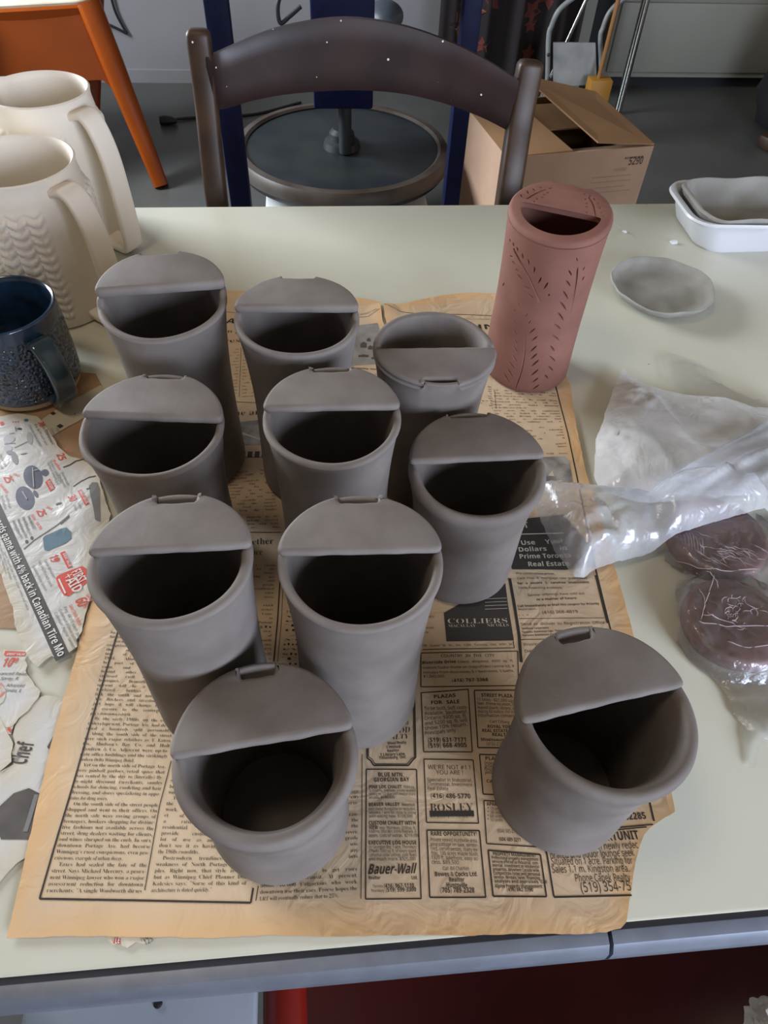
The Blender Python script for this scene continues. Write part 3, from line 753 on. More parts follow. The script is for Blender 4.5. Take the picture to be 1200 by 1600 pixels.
3';/x.&/E.).G.@.G/</-/%/m.x0L/%0k/>0t/r0c05040E/60I/61</x1=0S1K0j1g0l230P2S0(2Y/Y2T.w26.G2~/J3K0_3N1K331d2x1r2[1w291j1Z1C120j0u1O0b1g0Q2'/~2(/D1q.o1K.H0m./
4';0Q.-0Q/6.8/6.80#0W3K1Z3K1Z0+2:0+2:/61Z/61Z.-|/80+0Q0+0U20
5';/v.&/..-.N.@.N/>/G/#03.}0]/10k/@0u/l0k090I0Q/o0Y/&0O.W0e.j3K1`3K1`2O/i2O/`1K0`1O1L141x0R2&/u1}/C1l.u1P.S1+.:0U.+
6';0@.&/^.0/A.=/).N.]/(.O/J.E0D.P1W.a2/.z2[/[340[3N1h3K1h2T0d2Y0+2H/c2(/P1U/H0z/t1G0A1U1'1R1I1E1e1/1z0l2+0F2*/C1v.u1^.S1<.:0o.+|0>.y0a/'0o/20z/B1'/r0r0O0e0Z0@0d/i0R/Y0@/O/{/W/O/g/6/~/$
7';.y.-0y2O.?2O.?3K2/3K2/2f0..-
8';09.&/b.*/8.6.q.I.X.c.I/(.E/M.G/m.`0B/G0u.{18.^1`.S28.^2f/23:/a3K093Q0n3K1A3:1p2f1y271n1_1N190~0w1o0=2'/w2-/O2$.z1c.R0w.-|091G0b1a0t200c2T082b/j2T/Y20/k1b|08.r0q/'1)/R0q/}040J/]0(/I/S/[/(
9';/K.&.e.+.e.~/j.y0F//0Z/=0u/d1*0W0Z0001/}/I0$/)01.h0G.S0f.G11.G24.V2].o3$/53</^3K0Q3M10391I3(1p2N2#2,2-121~/{1a/01..P08.-|020n0d1%0y1A0~1V0u2(0g2A0P2S042Y/l2P/^2D/M1z/K1`/[1(/y0q
.%#/,.$.j...^.Q.j.u/,/$/J.u/W.Q/J..
,%#.I-0.k.}/O.}/T.u/E.A.u-0
:%#/,15.j1@.^1d.j2,/,26/J2,/W1d/J1@|/,.$.j...^.Q.j.u/,/$/J.u/W.Q/J..
-%G.H/n.H0G060G06/n
(%8/Q,x.t-t.a.I.K/V.K0h.a1v/22{/Q3K0.3K/T2K/A1t/,0h/,/X/A.M/T-w0.,x
)%8.B,x.w-w/..M/C/X/C0h/.1t._2z.A3K.z3K/>2{/k1v0%0h0%/V/k.I/>-F.z,x
'$a.g1Q.Y3K/>3K/11Q
"&'0-1Q/{3K0`3K0R1Q|.g1Q.Y3K/>3K/11Q
&(M04.&/d.*.{.I.d.d.U/).Q/P.T/q.m0I/_1)/61^/&2,/'2c/22~/_3F0E3R0g3O1@371Q2~1`2D1]2*1D1W0Y0}2'/X2C0.2V0j380j2x/t2M/23U.-2`.-2%.f18.8|051D0o1p1#230y2b0T2{/~2v/`2T/d2%|06.[1&.j1Y/00(0_/I02/7/j/4/R/?/'/M.r/a.f
%)5/V02/907.{0D.h0Z.Q1C.N1p.X2g.f3*.y3@/73M/V3Q/u3M033@0G3*0_2A0b1p0_1C0H0Z050D/v07|/K.-2G3K2}3K0%.-|/V0^/t0j0*13001p0*2R/t2w/V3(/:2w/12g/%1p/10y/F0a|2n.&2P.+28.82%.N1i/71f/d1q0Z2#0y26142N1A2n1E3K143_0y3v053y/d3n.m3a.N3L.833.+|2n.Q30.^3A/'3G/d3A0E300j2n0v2_0s2H0Z2</d2H.m2_.T
$';0#-a0#.N/5.T.W.e.W/C/7/00#/(0#0U/40s.w1).Z1W.W1u.g2S.z2i/X3)0#3.0#3j0N3j0N3.153'1k2p1X2>0N2U0N1(1>0h1`0Q1t041{/h1w/I1W.v1<.e0N.Q0N-a|0#170#2T/H2C/61z/F1P|0N/+1./=1@/d100/0N0G
#'n.z.-/8/`.>/`.>02/A02/W1D.W1D.W1q/`1q/{3K0P3K051q1<1q1W3K2+3K1k1q2f1q2f1D1b1D1M022O022O/`1D/`1(.-0S.-0o/`/i/`/N.-|/r020x02121D0,1D
!%$.u/Z.d3K/Q3K/@/Z|/-.$.j...^.Q.j.u/-/$/J.u/W.Q/J..
+';/{.y/{0N.O0N.O1$/{1$/{2U0Q2U0Q1$1~1$1~0N0Q0N0Q.y
/%j.4.-023K0m3K.n.-
*'-/V0I.u0j/j1z.I2).R2h/y2B/j3j0Q3j0D2B1l2h1u2)0S1z1I0j0j0I001f

serif 0.1746 0.4553
A'q.&.7...3...9.@.<._.a0P390M330S332F.j2d.>2}.72w.33%.70b.61%.81;.D1D.Y0y/b/m/b/7/b.q.o.v.F/0.9/Q.5/I.=/I.3|/;/q0@/k0u/q0I1-0*1i/f1-
B'w.>.7.G.3.G.9.S.7.t.G/&.i/(26.~2f.o2z.Y3).F3'.F3-.=3(0U3(1Z2x262W2G2#2<1R1w14140n2(0O2P0,2^/V2Y/32J.q22.X1l.F1@.;|0%0u030l0s0v1;1<1C1W1D2;142h1%2w0R3'0,2t0%2L|0W.;11.H1B.X1T/11S/x1;0P1%0`040k0%0b0&.`00.G
C(50z.,0*.9/b.I/).{._/e.T02.T1.._1U/)2?/d2p0,3%0~322J2o2k3&2q362u322q3;2q1T2u1^2J2G1m2z1K3,1&30082q/h2#/Y0[/i/B0>.S13.;1R.=20.Q2x/52r/02x/*2~/22J.V1i.7
D(Q.B.7.K.3.K.9.t.C/&.c/'2;.{2i.r2w.?3+1E2~2&2j2S2J2u1z3.1D350_2w/=2*.O0].7|0X.;1(.A1L.T1h.t1z/C2.0`1z1y1K2h0Z3&0/2t0%2F0&.d0/.I
E'v.<.7.R.5.t.C.~.R/(.}/'2Q.s2v.R3*.>3(2Q3)2J1a2O1j2F2-262M1z2e152}0H2~0.2r0&2V0&0o0;0f0q0q181:1H1v1J/S1D/S19031#0O0^0^010b0&0W0&.q0+.S0?.B1%.@1[.J2?.r2i/]2n/X2j/d2T.6
F'O.=.7.F.3.F.9.S.8.t.H/&.k/(2<.}2f.r2t.E3'.E3-.<3(2K3)2E1a2I1j212L1X2t0H3#0/2w0'2h0%0q020g0T0j1&1&1?1W1A1q1G1q1C/J1G/S1B/S1?/p1'0H0T0a010d0%0Y0%/#0,.T0G.;0z.7
G(^1+.-00.:/f.I/+.z.`/d.V01.V1/.`1V/+2?/d2q0,3&0Q3/1B302I2p2c2z2p352u322q3;2q1T2u1^2r1X2Z202:2Y1n2y1A3.1(300:2q/j2#/[0^/k/>0$.l0@.J0d.612.01`.71o.A2$.a2&/S1y/y1`0315093`053U0:3U043:033$/y2~.Q1f.1
H(m.=.7.F.3.F.9.S.7.t.F/(/#/&2U.s2u.f3#.G3'.G3-.>3(0k3(0b3-0b3'0B3$0*2i0%2@0)0m1@0k1}0m2%2@1{2i1n2z1C3'1C3-1:3(3f3(3]3-3]3'312u2~2@3$.i30.G3>.=3].93].33f.71:.71C.31C.91O.71p.D1y.S2%/#1}0^1@0a0(0^0%/#0+.T0B.<0b.90b.30k.7
I%u.;.7.D.3.D.9.r.F/&.e/(2H.~2m.s2y.R3*.>3+.D3'.D3-.;3(0k3+072y0'2]0&.{0+.V09.D0f.90f.30o.7
J&`/>-P.V-c.9.).4.D.9.[.G.j.f.m.v.e/&.H.r-}.u-c/<-U/]-^/q../o2U/]2w/D3'/,3'/,3-/#3(1U3+1&2x0q2V0o/-0`.502-a
K(`.>.7.G.3.G.9.T.7.t.F/(/#/'2U.t2u.f3$.H3'.H3-.?3(0l3(0b3-0b3'082z0(2^0&190/0Y1h232(2W2+2j1}2}1D3+3G3-3H3&3N3,2w2~2G2b1?1]1$183;.K3W.93r.718.71B.31B.91Y.61n.=1x.P1u.[0G0V040Q0&0@0'.h05.F0U.70b.90b.30l.7
L'f.=.7.F.3.F.9.S.7.t.F/(/#/&2U.s2v.S3).G3'.G3-.>3(0p3+0;2}0(2_0).Y04.H0T.?1^.K2>.w2h/i2k/d2g/o2S.6
M*'.<.7.E.3.E.9.Q.7.r.E.}.S/(.~/&2_.p2z.F3'.F3-.=3(0*3+1]/W343+4z3(4q3-4q3'4F2t472?49.b4I.A4q.94q.34z.72Q.72[.32[.93).C39.c3<1E3-2^16.119.713.7/A2S/21=/4.f/D.C/f.6/z.5/s.9/s.3/}.7
N(O2`.)/A2,/40~/5.f/B.E/c.7/q.9/q.3/y.7.@.7.I.3.I.9.r.A/$.S/).~/)2K.W3$.F3).I3-.@3(/j3*2I/s2V0h2T2[2C2y1u3'1u3-1l3(3I3(3A3-3A3'343)2p2v2c2T
O(o1$.,0%.>/8.o.d/].S0^.d1^/92K0'2~1(332&2~2n2M3B1_3S0^3B/]2m.o2$.>|1)./1o.J2=/<2J0]2<1~2)2N1j2p1I3*0}30062q/h2#/Z0^/j/>/~.l0<.J0].6
P'^.=.7.F.3.F.9.S.7.t.F/(/#/&2U.s2u.f3#.G3'.G3-.>3(1(3'1l2u252]2L2;2T1l2P1J2-0r1B0T0&0K0+.T0B.<0b.90b.30k.7|0%0_050U0c0W160p1C1*1M1i1E2K1)2r0n2}0D3#0)2l
Q(o2@,x1J-*0i-N0;.3/?.g.f/X.S0^.d1^/92K0'2~1(332&2~2n2M3B1_3S0^3O0+3@/W3)//2d.g1a.02&-S2O-63&-,3V-4|1*./1p.J2>/<2K0]2<1~2*2O1k2p1I3*0}30062q/h2#/Z0^/j/>/~.l0<.J0].6
R(:.=.7.F.3.F.9.S.7.t.F/(/#/&2U.s2u.f3#.G3'.G3-.>3(143%1f2w2/2g2H2Q2W262]1o2R1A230z1P0[2u.O32.93K.43A.=3A.31y.50K0S0<0W0%0O0&.h04.F0T.70b.90b.30k.7|0%0b060Y0g0]1>0u1M111Y1q1O2N102s0H3#0/2s0)2h
S'A.c.#.c/q._/h.f/h.p/A/;.X/v.60>.20o.<15.[1@/-19/L1%/h/W0T/(0~.l1O.j1l.z2S/:2s/`3,0?331L2y1Y2}1h371m331i3<1i1`1n1i1>2_0w2{0P300$3//X2x/K2i/A2A/J1x/e1]1E0h1n0@1~/X1j.m1I.J0u.40$../'.C.l.;.d.*._.,
T'c/0.7/9.3/9.9/F.6/i.E/x.g/z2w/n3&/E3#.h2`.G2(.D1h.>1h.B1_.;3)2]3)2U1^2Z1g2T1g2D2H1q2s1*3&0w2w0y.g1,.D1O.61g.7
U(M0r.*0;.//l.</L.Q/7.o/+/</&/o/%2U.r2u.@3+0j3(0`3-0`3'062z0&2]0&/90<.Z0Q.H13.91y.J2I.~2W/r2V2T2G2u2&3(1r3'1r3-1j3(3D3(3;3-3;3'2{2}2o2r2d2S2b0/2^/K2O.w29.T1v.=1K./
V'h0V.%.[2U.@2{.)3--{3(0K3(0B3-0B3'/v3$/e2m/d2U0~/X1I0S212S2)2w1m3(1K3(3$3(2v3-2v3'2c3&2C2]0Y.*0S.*
W)k0-.&.Q2a.:3%.(3'.(3--y3(0-3(0$3-0$3'/d3#/W2l/V2S0W/c1V2#192s1$3&0i3'0i3-0`3(2}3(2a3(2K2w2E2X3D/p3f0a4?2P4>2i402~3m3'3m3-3d3(5&3(4x3-4f2{4M2U3#.,2x.,2{.&1[1_01.,0*.,
X(8.9.7.B.3.B.9.X.;.v.M0D0J.n2k.X3$.<3,.E3#.E3-0i3,0E3)042x0/2Z1&171C1W1{2U1u2x1G3+3+3-3+3$343,2e3$2B2h1.1&2c.T2~.:3:.431.=31.30r.30r.<0j.41/.71C.B1I.d0K0:/G.i/M.D/d.80$.5
Y'f/9.7/B.3/B.9/b.</x.T0#0/.X2b.A2{.(3'.*3--{3(0G3(0>3-0?3&/v3$/h2p/g2]0q0Q1<1*2*2N2$2u1i3'1G3+1P3#1P3-2}3(2s3-2w3)2c3#2E2a0~0H1'.T1>.<1^.91^.31g.7
Z'v.A.7.K.11<2p0y3#0O3#/t2y/I2k.w29.`1f.d1].k3)2[3(2Q3./d.N0/.@0j.@1c.O2(.c2C/$2c/n2h/n2d/x2X.6
a&n0y.-0`.10Q.<0A.Z/V.3/2...j.6.S.L.K.m.]/@/9/f0E0/0J0H0D130/1J/h1P/91D/113/C0g/@0P/*0C.h0F.Y0[.Y0s.g1//%1B/^1R0E1Q0e1H1.1*1:0K1;.X1H.F1^.H1a.O1K.<|/i.E0,.M0J.k0C0,/i/t/I/S/?/(/C.c/R.L
b'$.c-~.b2^.Z2x.?3-.63(/U3,/U100:1O0V1S151B1Q1$1e0S1j/Y1K.f0l.609.-/y.1/>.S.[.,|0/.10I.60^.D0k.Z0y/t0j0y0[11021A/i14/S0l/Y.P/m.9
c&:/o.-/C.5.i.a.L/M.M0-._0b/81?/h1R0D1R0[1K0{141*0o1'0^0p0P0T0S0K0_0D1A061N/{1R/V1C/@0u/905/E/9/i.]0(.N0a.N13.m0l.J0C.4
d'-/_.-/'.?.Y.t.J/g.Z0d.u11/P1Q0%1P0`1/0b2f0S2}033(033-0*3(1U3/1U.i1e.H1w.=2$.B0Y.-0c.30c.D0S.^0<.@0#.2|0$.?0I.O0c.y0_0z0B1<0&1B/k1>/L0x/?/m/K.e/W.P
e&B/m.-/-.@.h.a.R/5.J/q.R0M.i0{/C1K/q1S081O0k101,0O10/}190)/@0$/H/1/h.^0?.M0_.S13.}0l.O0B.5|/F0/0E0/0L0A0I1&0:1F0,1O/s1R/T1D/B0}/=0=
f%E.=.7.F.2.a.?.l.e.l15.U1>.D1;.D1N.j1O.p2E/.2r/a3/0'320S3*0u2d0v2I0i260P230?2>0<2S0H2y0:3//m3(/^2]/`1P0?1M0?1</^16/_.[/k.?0-.40=.406.806.20@.7
g&]/f,`.z,h.c,q.H-/.I-K.}-m.R.:.P.X._.q/B/F.n/b.U0&.M0N.T0q.x1=/X1R0/1R0b1E1X1F1R1C1V131;150}1-180D120$0{/d0M/I/H/@/0/&/5.b/G.W0z.L1=.=1O-u1L-G1*,z0=,c|/q/E07/R0A/b0J0L0@17071F/q1R/P1F/F17/;0L/F/b/_/H|/u,d0U,j0~,~10-C1'-`0j-l0F-p/2-p.z-a.m-?.z,~/?,j
h'8.@.7.I.2.c.@.l.f.l2c.Z3&.J3-.A3(/_3-/`1#0K1N0l1S1=1I1V1*1`0L1d.K1r.92&.22/.70M.20M.:0E.30^.90k.K0o0R0h1%0`100C18/r1&/^0g/_.W/o.90#.20,.7
i%5/829.v2D.j2b.v3%/830/U3%/a2b/T2E|.@.7.I.2.c.@.l.f.l1+.[1I.C1K/_1Q/_.W/o.:0#.20,.7
j%A/=2:.{2F.p2d.}3&/=32/Z3&/g2d/Z2F|.P,`-v,n-_---Y-A-h-]-y-a.5-Y.=-A..,z.=,e.],f.j,n.u-..w1).c1J.M1K.M1P.D1K/j1Q/f-P/K,{.t,c
k&~.?.7.H.2.c.@.l.f.l2c.]3&.C3(/_3./^/y0.050u1(0q1E0H1N0P1F0Q1P1u1N1B1=0N0G1r.I23.22<.70V.20U.:0N.30o.>0r.U0#/n/k/j/^/[/_.W/o.:0#.20,.7
l%6.@.7.I.2.c.@.l.f.l2b.]3&.K3-.B3(/_3//_.W/o.:0#.20,.7
m)1.@.7.I.2.c.@.l.f.l1*.d1A.E1N/c1L/[17/k0z0-1>0H1N0g1S101N1H1=1`0u2(1<2E1N2g1S371I3P1*3Y0L3Y.W3b.A4$.42?.72H.22W.92i.W2j0R2c1%2Y102>181n1'1Z0i1Z.W1k.91z.22(.70A.70J.20Y.90k.W0l0R0e1%0]100@18/o1%/]0g/].W/m.:/{.20).7
n'8.@.7.I.2.c.@.l.f.l1*.Z1I.J1P.A1K/e1L/^19/l0}0.1?0K1N0l1S1=1I1V1*1`0L1d.K1r.92&.22/.70M.20M.:0E.30^.90k.K0o0R0h1%0`100C18/r1&/^0g/_.W/o.90#.20,.7
o&f/~.-/I.6.z.P.R/6.J/n.R0K.j0z/I1K/}1S0S1K130{1J0L1R/n1J/413.b0T.6|/~..06.20S.O0`/n0R11061P/~1T/g1P/J11/>/o/J.O/h.2
p'..?,a.H,[.c,k.l-G.l1%.[1H.J1P.B1K/_1L/X15/i0x0&1>0@1N0a1T1-1L1Z0}1r051m/81Y.c1*.60].-0A.1/e.W/^.//b,}/w,c0:,^|0<.?0S.C0r.e1&/n0t0u0V1;0?1?0(19/o1(/^0g/^.q/l.U0$.E
q''0),a0I,b0^,r0d-40_.R0#.1/a../9.5.s.M.Z.r.M/G.S0E.l0w/K1K0#1T0>1P0z1/1[1U1U1`1V-&1h,c1x,[2&,a|0+.A0O.M0d.q0^120J1H0-1P/o1K/Z1>/M1(/>/p/M.f/Z.Q
r&4.@.7.I.2.c.@.l.f.l1+.d1B.K1J.L1O.C1K/a1L/[1./f0l0H1M0c1S1+1H161)1(0f0c0e0I1&051-/m0q/a0N/`.U/m.>04.804.20>.7
s&5/k.-.v.@.V...[.&.Z/;.V/2.]/2.n.b/5.>/I.50&.80<.K0C.i00/6/./j.l0(._0E.`0o.v1;/-1I/b1T0O1F0i1T0d1^0d0X0i0b0S1+/~1O/L1L/31//30q/?0[0W/r0p/F0n.q0V.F0,.0
t%S/N../(.5.o.K.h.u.h17.G1>/_2d/Y2l/[1P0D1L0?1@0D1?/Z19/].f/g.R/~.K04.P0N.q07.L/u.5
u'2/V.-/).7.n.V.f/4.b13.T1H.B1P.:1K/X1P/X.k/m.M0*.G0U.V0h.n0g1'0T1I0@1K0@1P081K1Z1P1Z.e1d.M2#.?2+.D0_.-0h.40`.`0..9
v&G/k.'.Q14.C1G.41P.+1K/n1P/o1J/u1O/O1C/J1/00/C0L/v0t1(0o1B0N1P0F1K1N1K1F1P1-1<0{1%/n.-/h.-
w'o/V.'.D14.,1P.#1K/]1K/S1P/E1H/<1+/y/H0V0c0C1@0&1N1b1K1X1P1B1B1=101o/V2.0)2Q1+2Q1;2F1H231P2+1K3'1K2y1P2n1I2]1/1E.-1I.'0X0H/Y.-/S.-
x&T.3.7.<.2.`.J/X/].S1=.;1P.21K/y1N/[1F/W1/000=0m1,0h1F0L1K0L1P0C1K1U1K1L1Q1)19050/1>.F1T.21^.7/p.70/.70<.L0/.n/^/O.{.Z/#.>/G.2/?.:/?.2/G.7
y&A.c,`.H,e.6,v.0-3.9-K.G-T.a-R.n-C.p-%.y,x/6,z/Y-L/j.+.R10.C1F.)1N.21E.21P/u1K/V1I/I1.01/@0K/p0r1,0p1;0d1I0F1K1I1K1A1P141G0z1%/L--/.,h
z&:.:.7.D.20*1;/o1H/&1A.b1'.S0[.M0[.Q0S.P1L111K1(1O/H.J/Z.<0I.E0o.c1./41)/>1'.6
0'205.0/M.=.{.d.^/E.N0k.^25.{2q/M3;063G0v3;1H2q1f241w0j1f/D1H.d0v.=|05.H0P.O0e.f0q/+0}0j0q2M0e2n0Q3(0630/u3(/a2n/T2M/H0j/T/+/a.f/u.O
1'2.p.7.y.9.u.H/X.H/t.`/x2g/U2X.}2+.c2-.Q2K/32b0.3D0_3C0n3K0o.o1$.M1q.H1m.91u.7
2'2.G.7.O.D.M.n/p080J1$0]1O0f290_2g0H3)0'32/j3./H2j/;1o.Z2/.Q2Q.W2l.{33/I3B0'3G0y3;193+1Y2Y1^2;1U1m1,1,/:/9/$.p0~.o1G/,1T/W1k/V1o/_1q.6
3'2/w.0/=.5.p.C.O.b.K/*.W/<.r/L.{.x//.e/B.V/r.K0E.U0i.y0t/E0r/z0V0K0#0d/90d/91$/~1%0M1A0c1r0^2b0G3'0630/]3*/A2_/=2#.b21.Q2F.O2V.^2{.q30/T3E0&3G0v3;1L2t1Y2[1^2>1Q1h1.1B0Q1$1P0J1g0-1o/^1h/01I.Z0r.=
4'2/M.7/V.9/U.L/R.G0#.K0=.]0F/&0>/Z.8/Z.@/_.?/u0H3D1%3A1:3H1:/{1[/s2*/u2*/X1?/Y1<.m1O.Q1{.G2'.G1{.N1{.92(.7|.[/z/9/s0B/v0J2f052d
5'2/y.0/?.5.h.L.S.m.W/2.y/D/(.p/J.Q/n.K0A.V0Z.m0l/50n0-0U0`0(0x.`0r.r3C1V3A1T2-1Q241<23162T0z2e/52c/'17/<11/n180P150x1)1>0r1V0W1e061h/M1O.l14.P0l.>
6'20=.0/{.3/F.G.y.q._/W.W0{.k2&/92o/z3?0r3F1?3=1X3/1i2m1d2N1O2=1'261,2;1)2W0u3#0_32043./w2w/d2Z/K1c/F1+/`1*0,180R1;1:1,1g0Z1r0;1r/C1P.Z14.C0k.5|0?.I0S.L0r.i1(/h0{0L0q0c0b0t0:1&/j0v/F0W/P/D/^.{0(.O
7'2/K.*1J2[0a2f/,2b.v2Q.n1z.X1}.T1u.R3A2%3A1w3@1x3-/s.2/U.7
8'200.0/K.8.y.M.[.m.K/M.N/g.e03/T0l/$1;.d1`.[21.i2i/;37083G1)391U2n1d251Z1g0d0{1b0:1o0&1y/R1u/.1g.k1O.Q0b.4|0D100r1W0~1}0~2E0h2x0Q3.0434/j3)/]2v/K29/U1h/b1V|04.C0b.O0s.^1%.r1//G1#/t0p0*/y0[/T0@/?/y/:/0/O.`/b.O
9'2/l.0/?.5.~.B.f.^.e/&.r/7/3._/X.I/r.G0M.`0p/K1#0`0c0Z0I0H0(0=/L0?//0J._0v.R1;.P2&.a2Y/734/i3E0H3E0~31172{1Y2G1m1T1k081Q/913.e0M.9|0/0X0`0g1#140u2;0j2]0F3)0/3./t3*/S2g/B1g/I1//c0f
.%#/,...q.6.h.Q.q.n/,.u/D.n/M.Q/C.6
,%#.R-3.r.u/J.v.n-7.W-:
:%#/,1?.q1G.h1d.q2%/,2,/D2%/M1d/C1G|/,...q.6.h.Q.q.n/,.u/D.n/M.Q/C.6
-%G.K/w.R0$.K0>030>0,0$03/w
(%8/W-%.~-x.j.L.T/W.T0g.j1s.~2H/W3C/w3A0%3M/K2O/81x.~0i.~/W/8.J/d-C0$,v/v-'
)%8.L,v.h-C/8.J/E/#/P02/E1B/81x.h3$.K3M.T3A.s3C/N2H/n1@/y01/n/$/N-x.s-%.T-'
'$a.q1T.c3H.o3A/53H/'1T/%1[.s1[
"&'071T0)3H053A0V3H0H1T0F1[091[|.q1T.c3H.o3A/53H/'1T/%1[.s1[
&(M04.0/f.4/&.P.l.i.`/,.[/P.^/o.u0B/h1%/?1c//2-/12`/;2w/c3=0E3H0f3E1:3/1R2a1U2D1J1q1=1^0P0y1~/O2D/s2]0b3$0`3/0f2o/x2D//3K.+3;.72d.62%.p14.A|051:0g1Z1-211&2g0V3*/y3$/^2h/V2W/Z1~/m1^|06.Q1*.a1P.w1c/50,0h/f0X/A09/50'/*/R/7.~/G.j/[.]
%)5/V0</<0@.q0a.[1E.X1p.Z2@.o3%/:3C/V3G/r3C0?3$0T2@0W1p0T1E0@0a/s0@|/T.)2P3E2k3A2s3O/x.3/].7|/X0S/{0c04110:1p042T/{2~/X31/C3./(2k.v1p/(0u/B0W|2n.02S.42-.T1s/91p/d1s042+0t2Q172n1;3/173V0s3l043o/d3m/93W.T30.4|2p.G37.V3K/%3Q/d3K0G370q2p1%2Z0}2?0_22/d2?.i2Z.J
$';0+-f0*.U.`.j.^/;.e/3/M.~0,/#0-/U0+0[.~10.e1Y.b1u.e26/&2a/Z2z0(3%0+3d0F3d0G3'1b2l1S2G0t2Z0E2Y0E1$190_1X0J1k001q/h1m/L1P.~0t.b0H.X0E-f|0+110+2Y/Q2T/A2K//20/41V/N1>|0F/%1#/,14/61G/R1A0+0l0I0F0M
#'n/).//B/d.B/i.H0#.B0)/H0+/`1I.[1M.b1b.[1h/g1k0(3F0@3A0F3I0,1m1C1k1a3F1w3A1}3I1b1m2b1h2[1S2b1M1[1K1D0-2J0)2E/o2J/i1</g0z.20c.70]..0x/e/b/g/E.2//.7|/j0-1$0+1:1J0%1K
!%$/$/].n3I.}3A/93A/G3I/7/]/4/e/'/e|/-...q.6.h.Q.q.n/-.u/D.n/M.Q/C.6
+';0*.}0'0U.R0W.Y0o.R0u0'0x0*2Q0@2K0G2Q0I0x1z0u1s0o1z0W0I0U0G.}00/(
/%j.=.+0;3F0Y3A0c3M.f.1.G.7
*'-/P0Q/30h/$0h/s1~.N21.Y2Q.T2^0$2;/t3g0%3`0H3g0>2;1j2^1e2Q1p210I1~1?0h100h0p0Q001p
'''
FONTS = load_letters()


class Print:
    """collects flat print that follows one sheet; every block becomes one mesh part of the sheet"""
    def __init__(s, sheet, parent, lift=0.00022):
        s.sheet, s.parent, s.lift = sheet, parent, lift
        s.V, s.F, s.cuts = [], [], []

    def put(s, pts, faces, extra=0.0):
        o = len(s.V); s.cuts.append((o, len(s.F)))
        for p in pts: s.V.append((p.x, p.y, s.sheet.z(p.x, p.y) + s.lift + extra))
        for f in faces: s.F.append(tuple(i + o for i in f))

    def line(s, a, b, txt, hgt, fit=True, bold=0.0, shear=0.0, align='l', squeeze=1.0, up=None, extra=0.0, font=None):
        """a, b: world 2-D baseline ends; hgt: capital height in metres"""
        v, f, x0, x1 = glyphs(txt, font or ('bold' if bold > .009 else 'sans'), shear)
        d = b - a; L = d.length
        if L == 0: return
        u = d / L; w = Vector((-u.y, u.x)) if up is None else up
        k = hgt
        natural = (x1 - x0) * k * squeeze
        if fit and ' ' in txt and L > natural * 1.12:      # justify by the gaps between the words
            fnt = font or ('bold' if bold > .009 else 'sans'); ws = [glyphs(q, fnt, shear) for q in txt.split()]
            sx = k * 1.08; tot = sum(q[3] - q[2] for q in ws) * sx; gap = (L - tot) / (len(ws) - 1); at_ = 0.0
            for wv, wf, wx0, wx1 in ws:
                s.put([a + u * (at_ + (p[0] - wx0) * sx) + w * (p[1] * k) for p in wv], wf, extra)
                at_ += (wx1 - wx0) * sx + gap
            return
        if fit: sx = L / (x1 - x0); off = 0
        else:
            sx = k * squeeze
            off = {'l': 0, 'c': (L - natural) / 2, 'r': L - natural}[align]
        s.put([a + u * (off + (p[0] - x0) * sx) + w * (p[1] * k) for p in v], f, extra)

    def rule(s, a, b, w, step=.006, extra=0.0):
        d = b - a; L = d.length; u = d / L; nrm = Vector((-u.y, u.x)) * (w / 2)
        n = max(1, int(L / step)); P = []
        for i in range(n + 1):
            q = a + d * (i / n); P += [q - nrm, q + nrm]
        s.put(P, [(2 * i, 2 * i + 2, 2 * i + 3, 2 * i + 1) for i in range(n)], extra)

    def poly(s, pts, step=.006, extra=0.0):
        vs, fs, ed = fill(pts, step)
        s.put([Vector((q.x, q.y)) for q in vs], [tuple(f) for f in fs], extra)

    def flush(s, name, mat, label=None):
        if not s.V: return
        if name in ('printed_mark', 'printed_picture', 'printed_photo', 'column_rule', 'printed_price', 'small_print') and len(s.cuts) > 1:
            V, Fc, cuts = s.V, s.F, s.cuts + [(len(s.V), len(s.F))]
            for (v0, f0), (v1, f1) in zip(cuts[:-1], cuts[1:]):
                s.V = V[v0:v1]; s.F = [tuple(i - v0 for i in f) for f in Fc[f0:f1]]; s.cuts = [(0, 0)]
                s.flush(name, mat, label)
            return
        me = bpy.data.meshes.new(name); me.from_pydata(s.V, [], s.F)
        # all print faces look up
        bm = bmesh.new(); bm.from_mesh(me)
        fl = [q for q in bm.faces if q.normal.z < 0]
        if fl: bmesh.ops.reverse_faces(bm, faces=fl)
        bm.to_mesh(me); bm.free()
        o = link_mesh(name, me, mat, s.parent, smooth=False)
        if label: o['label'] = label
        s.V, s.F, s.cuts = [], [], []
        return o


def W2(px, py):
    q = T(px, py, 0.0012); return Vector((q.x, q.y))


def column(pr, tl, tr, br, bl, lines, hgt, bold=0.0, shear=0.0, indent=.06, font=None):
    """justified column: corners are the first and last baselines in photo pixels; '|' ends a paragraph, '>' indents"""
    a0, b0, b1, a1 = W2(*tl), W2(*tr), W2(*br), W2(*bl)
    n = len(lines); hgt *= .92
    for i, t in enumerate(lines):
        if not t: continue
        k = i / max(1, n - 1)
        a = a0.lerp(a1, k); b = b0.lerp(b1, k)
        if t[0] == '>': a = a.lerp(b, indent); t = t[1:]
        if t[-1] == '|': pr.line(a, b, t[:-1], hgt, fit=False, bold=bold, shear=shear, squeeze=.88, font=font)
        elif t[0] == '*': pr.line(a, b, t[1:], hgt * 1.05, bold=.02, shear=shear, font=font)
        else: pr.line(a, b, t, hgt, bold=bold, shear=shear, font=font)


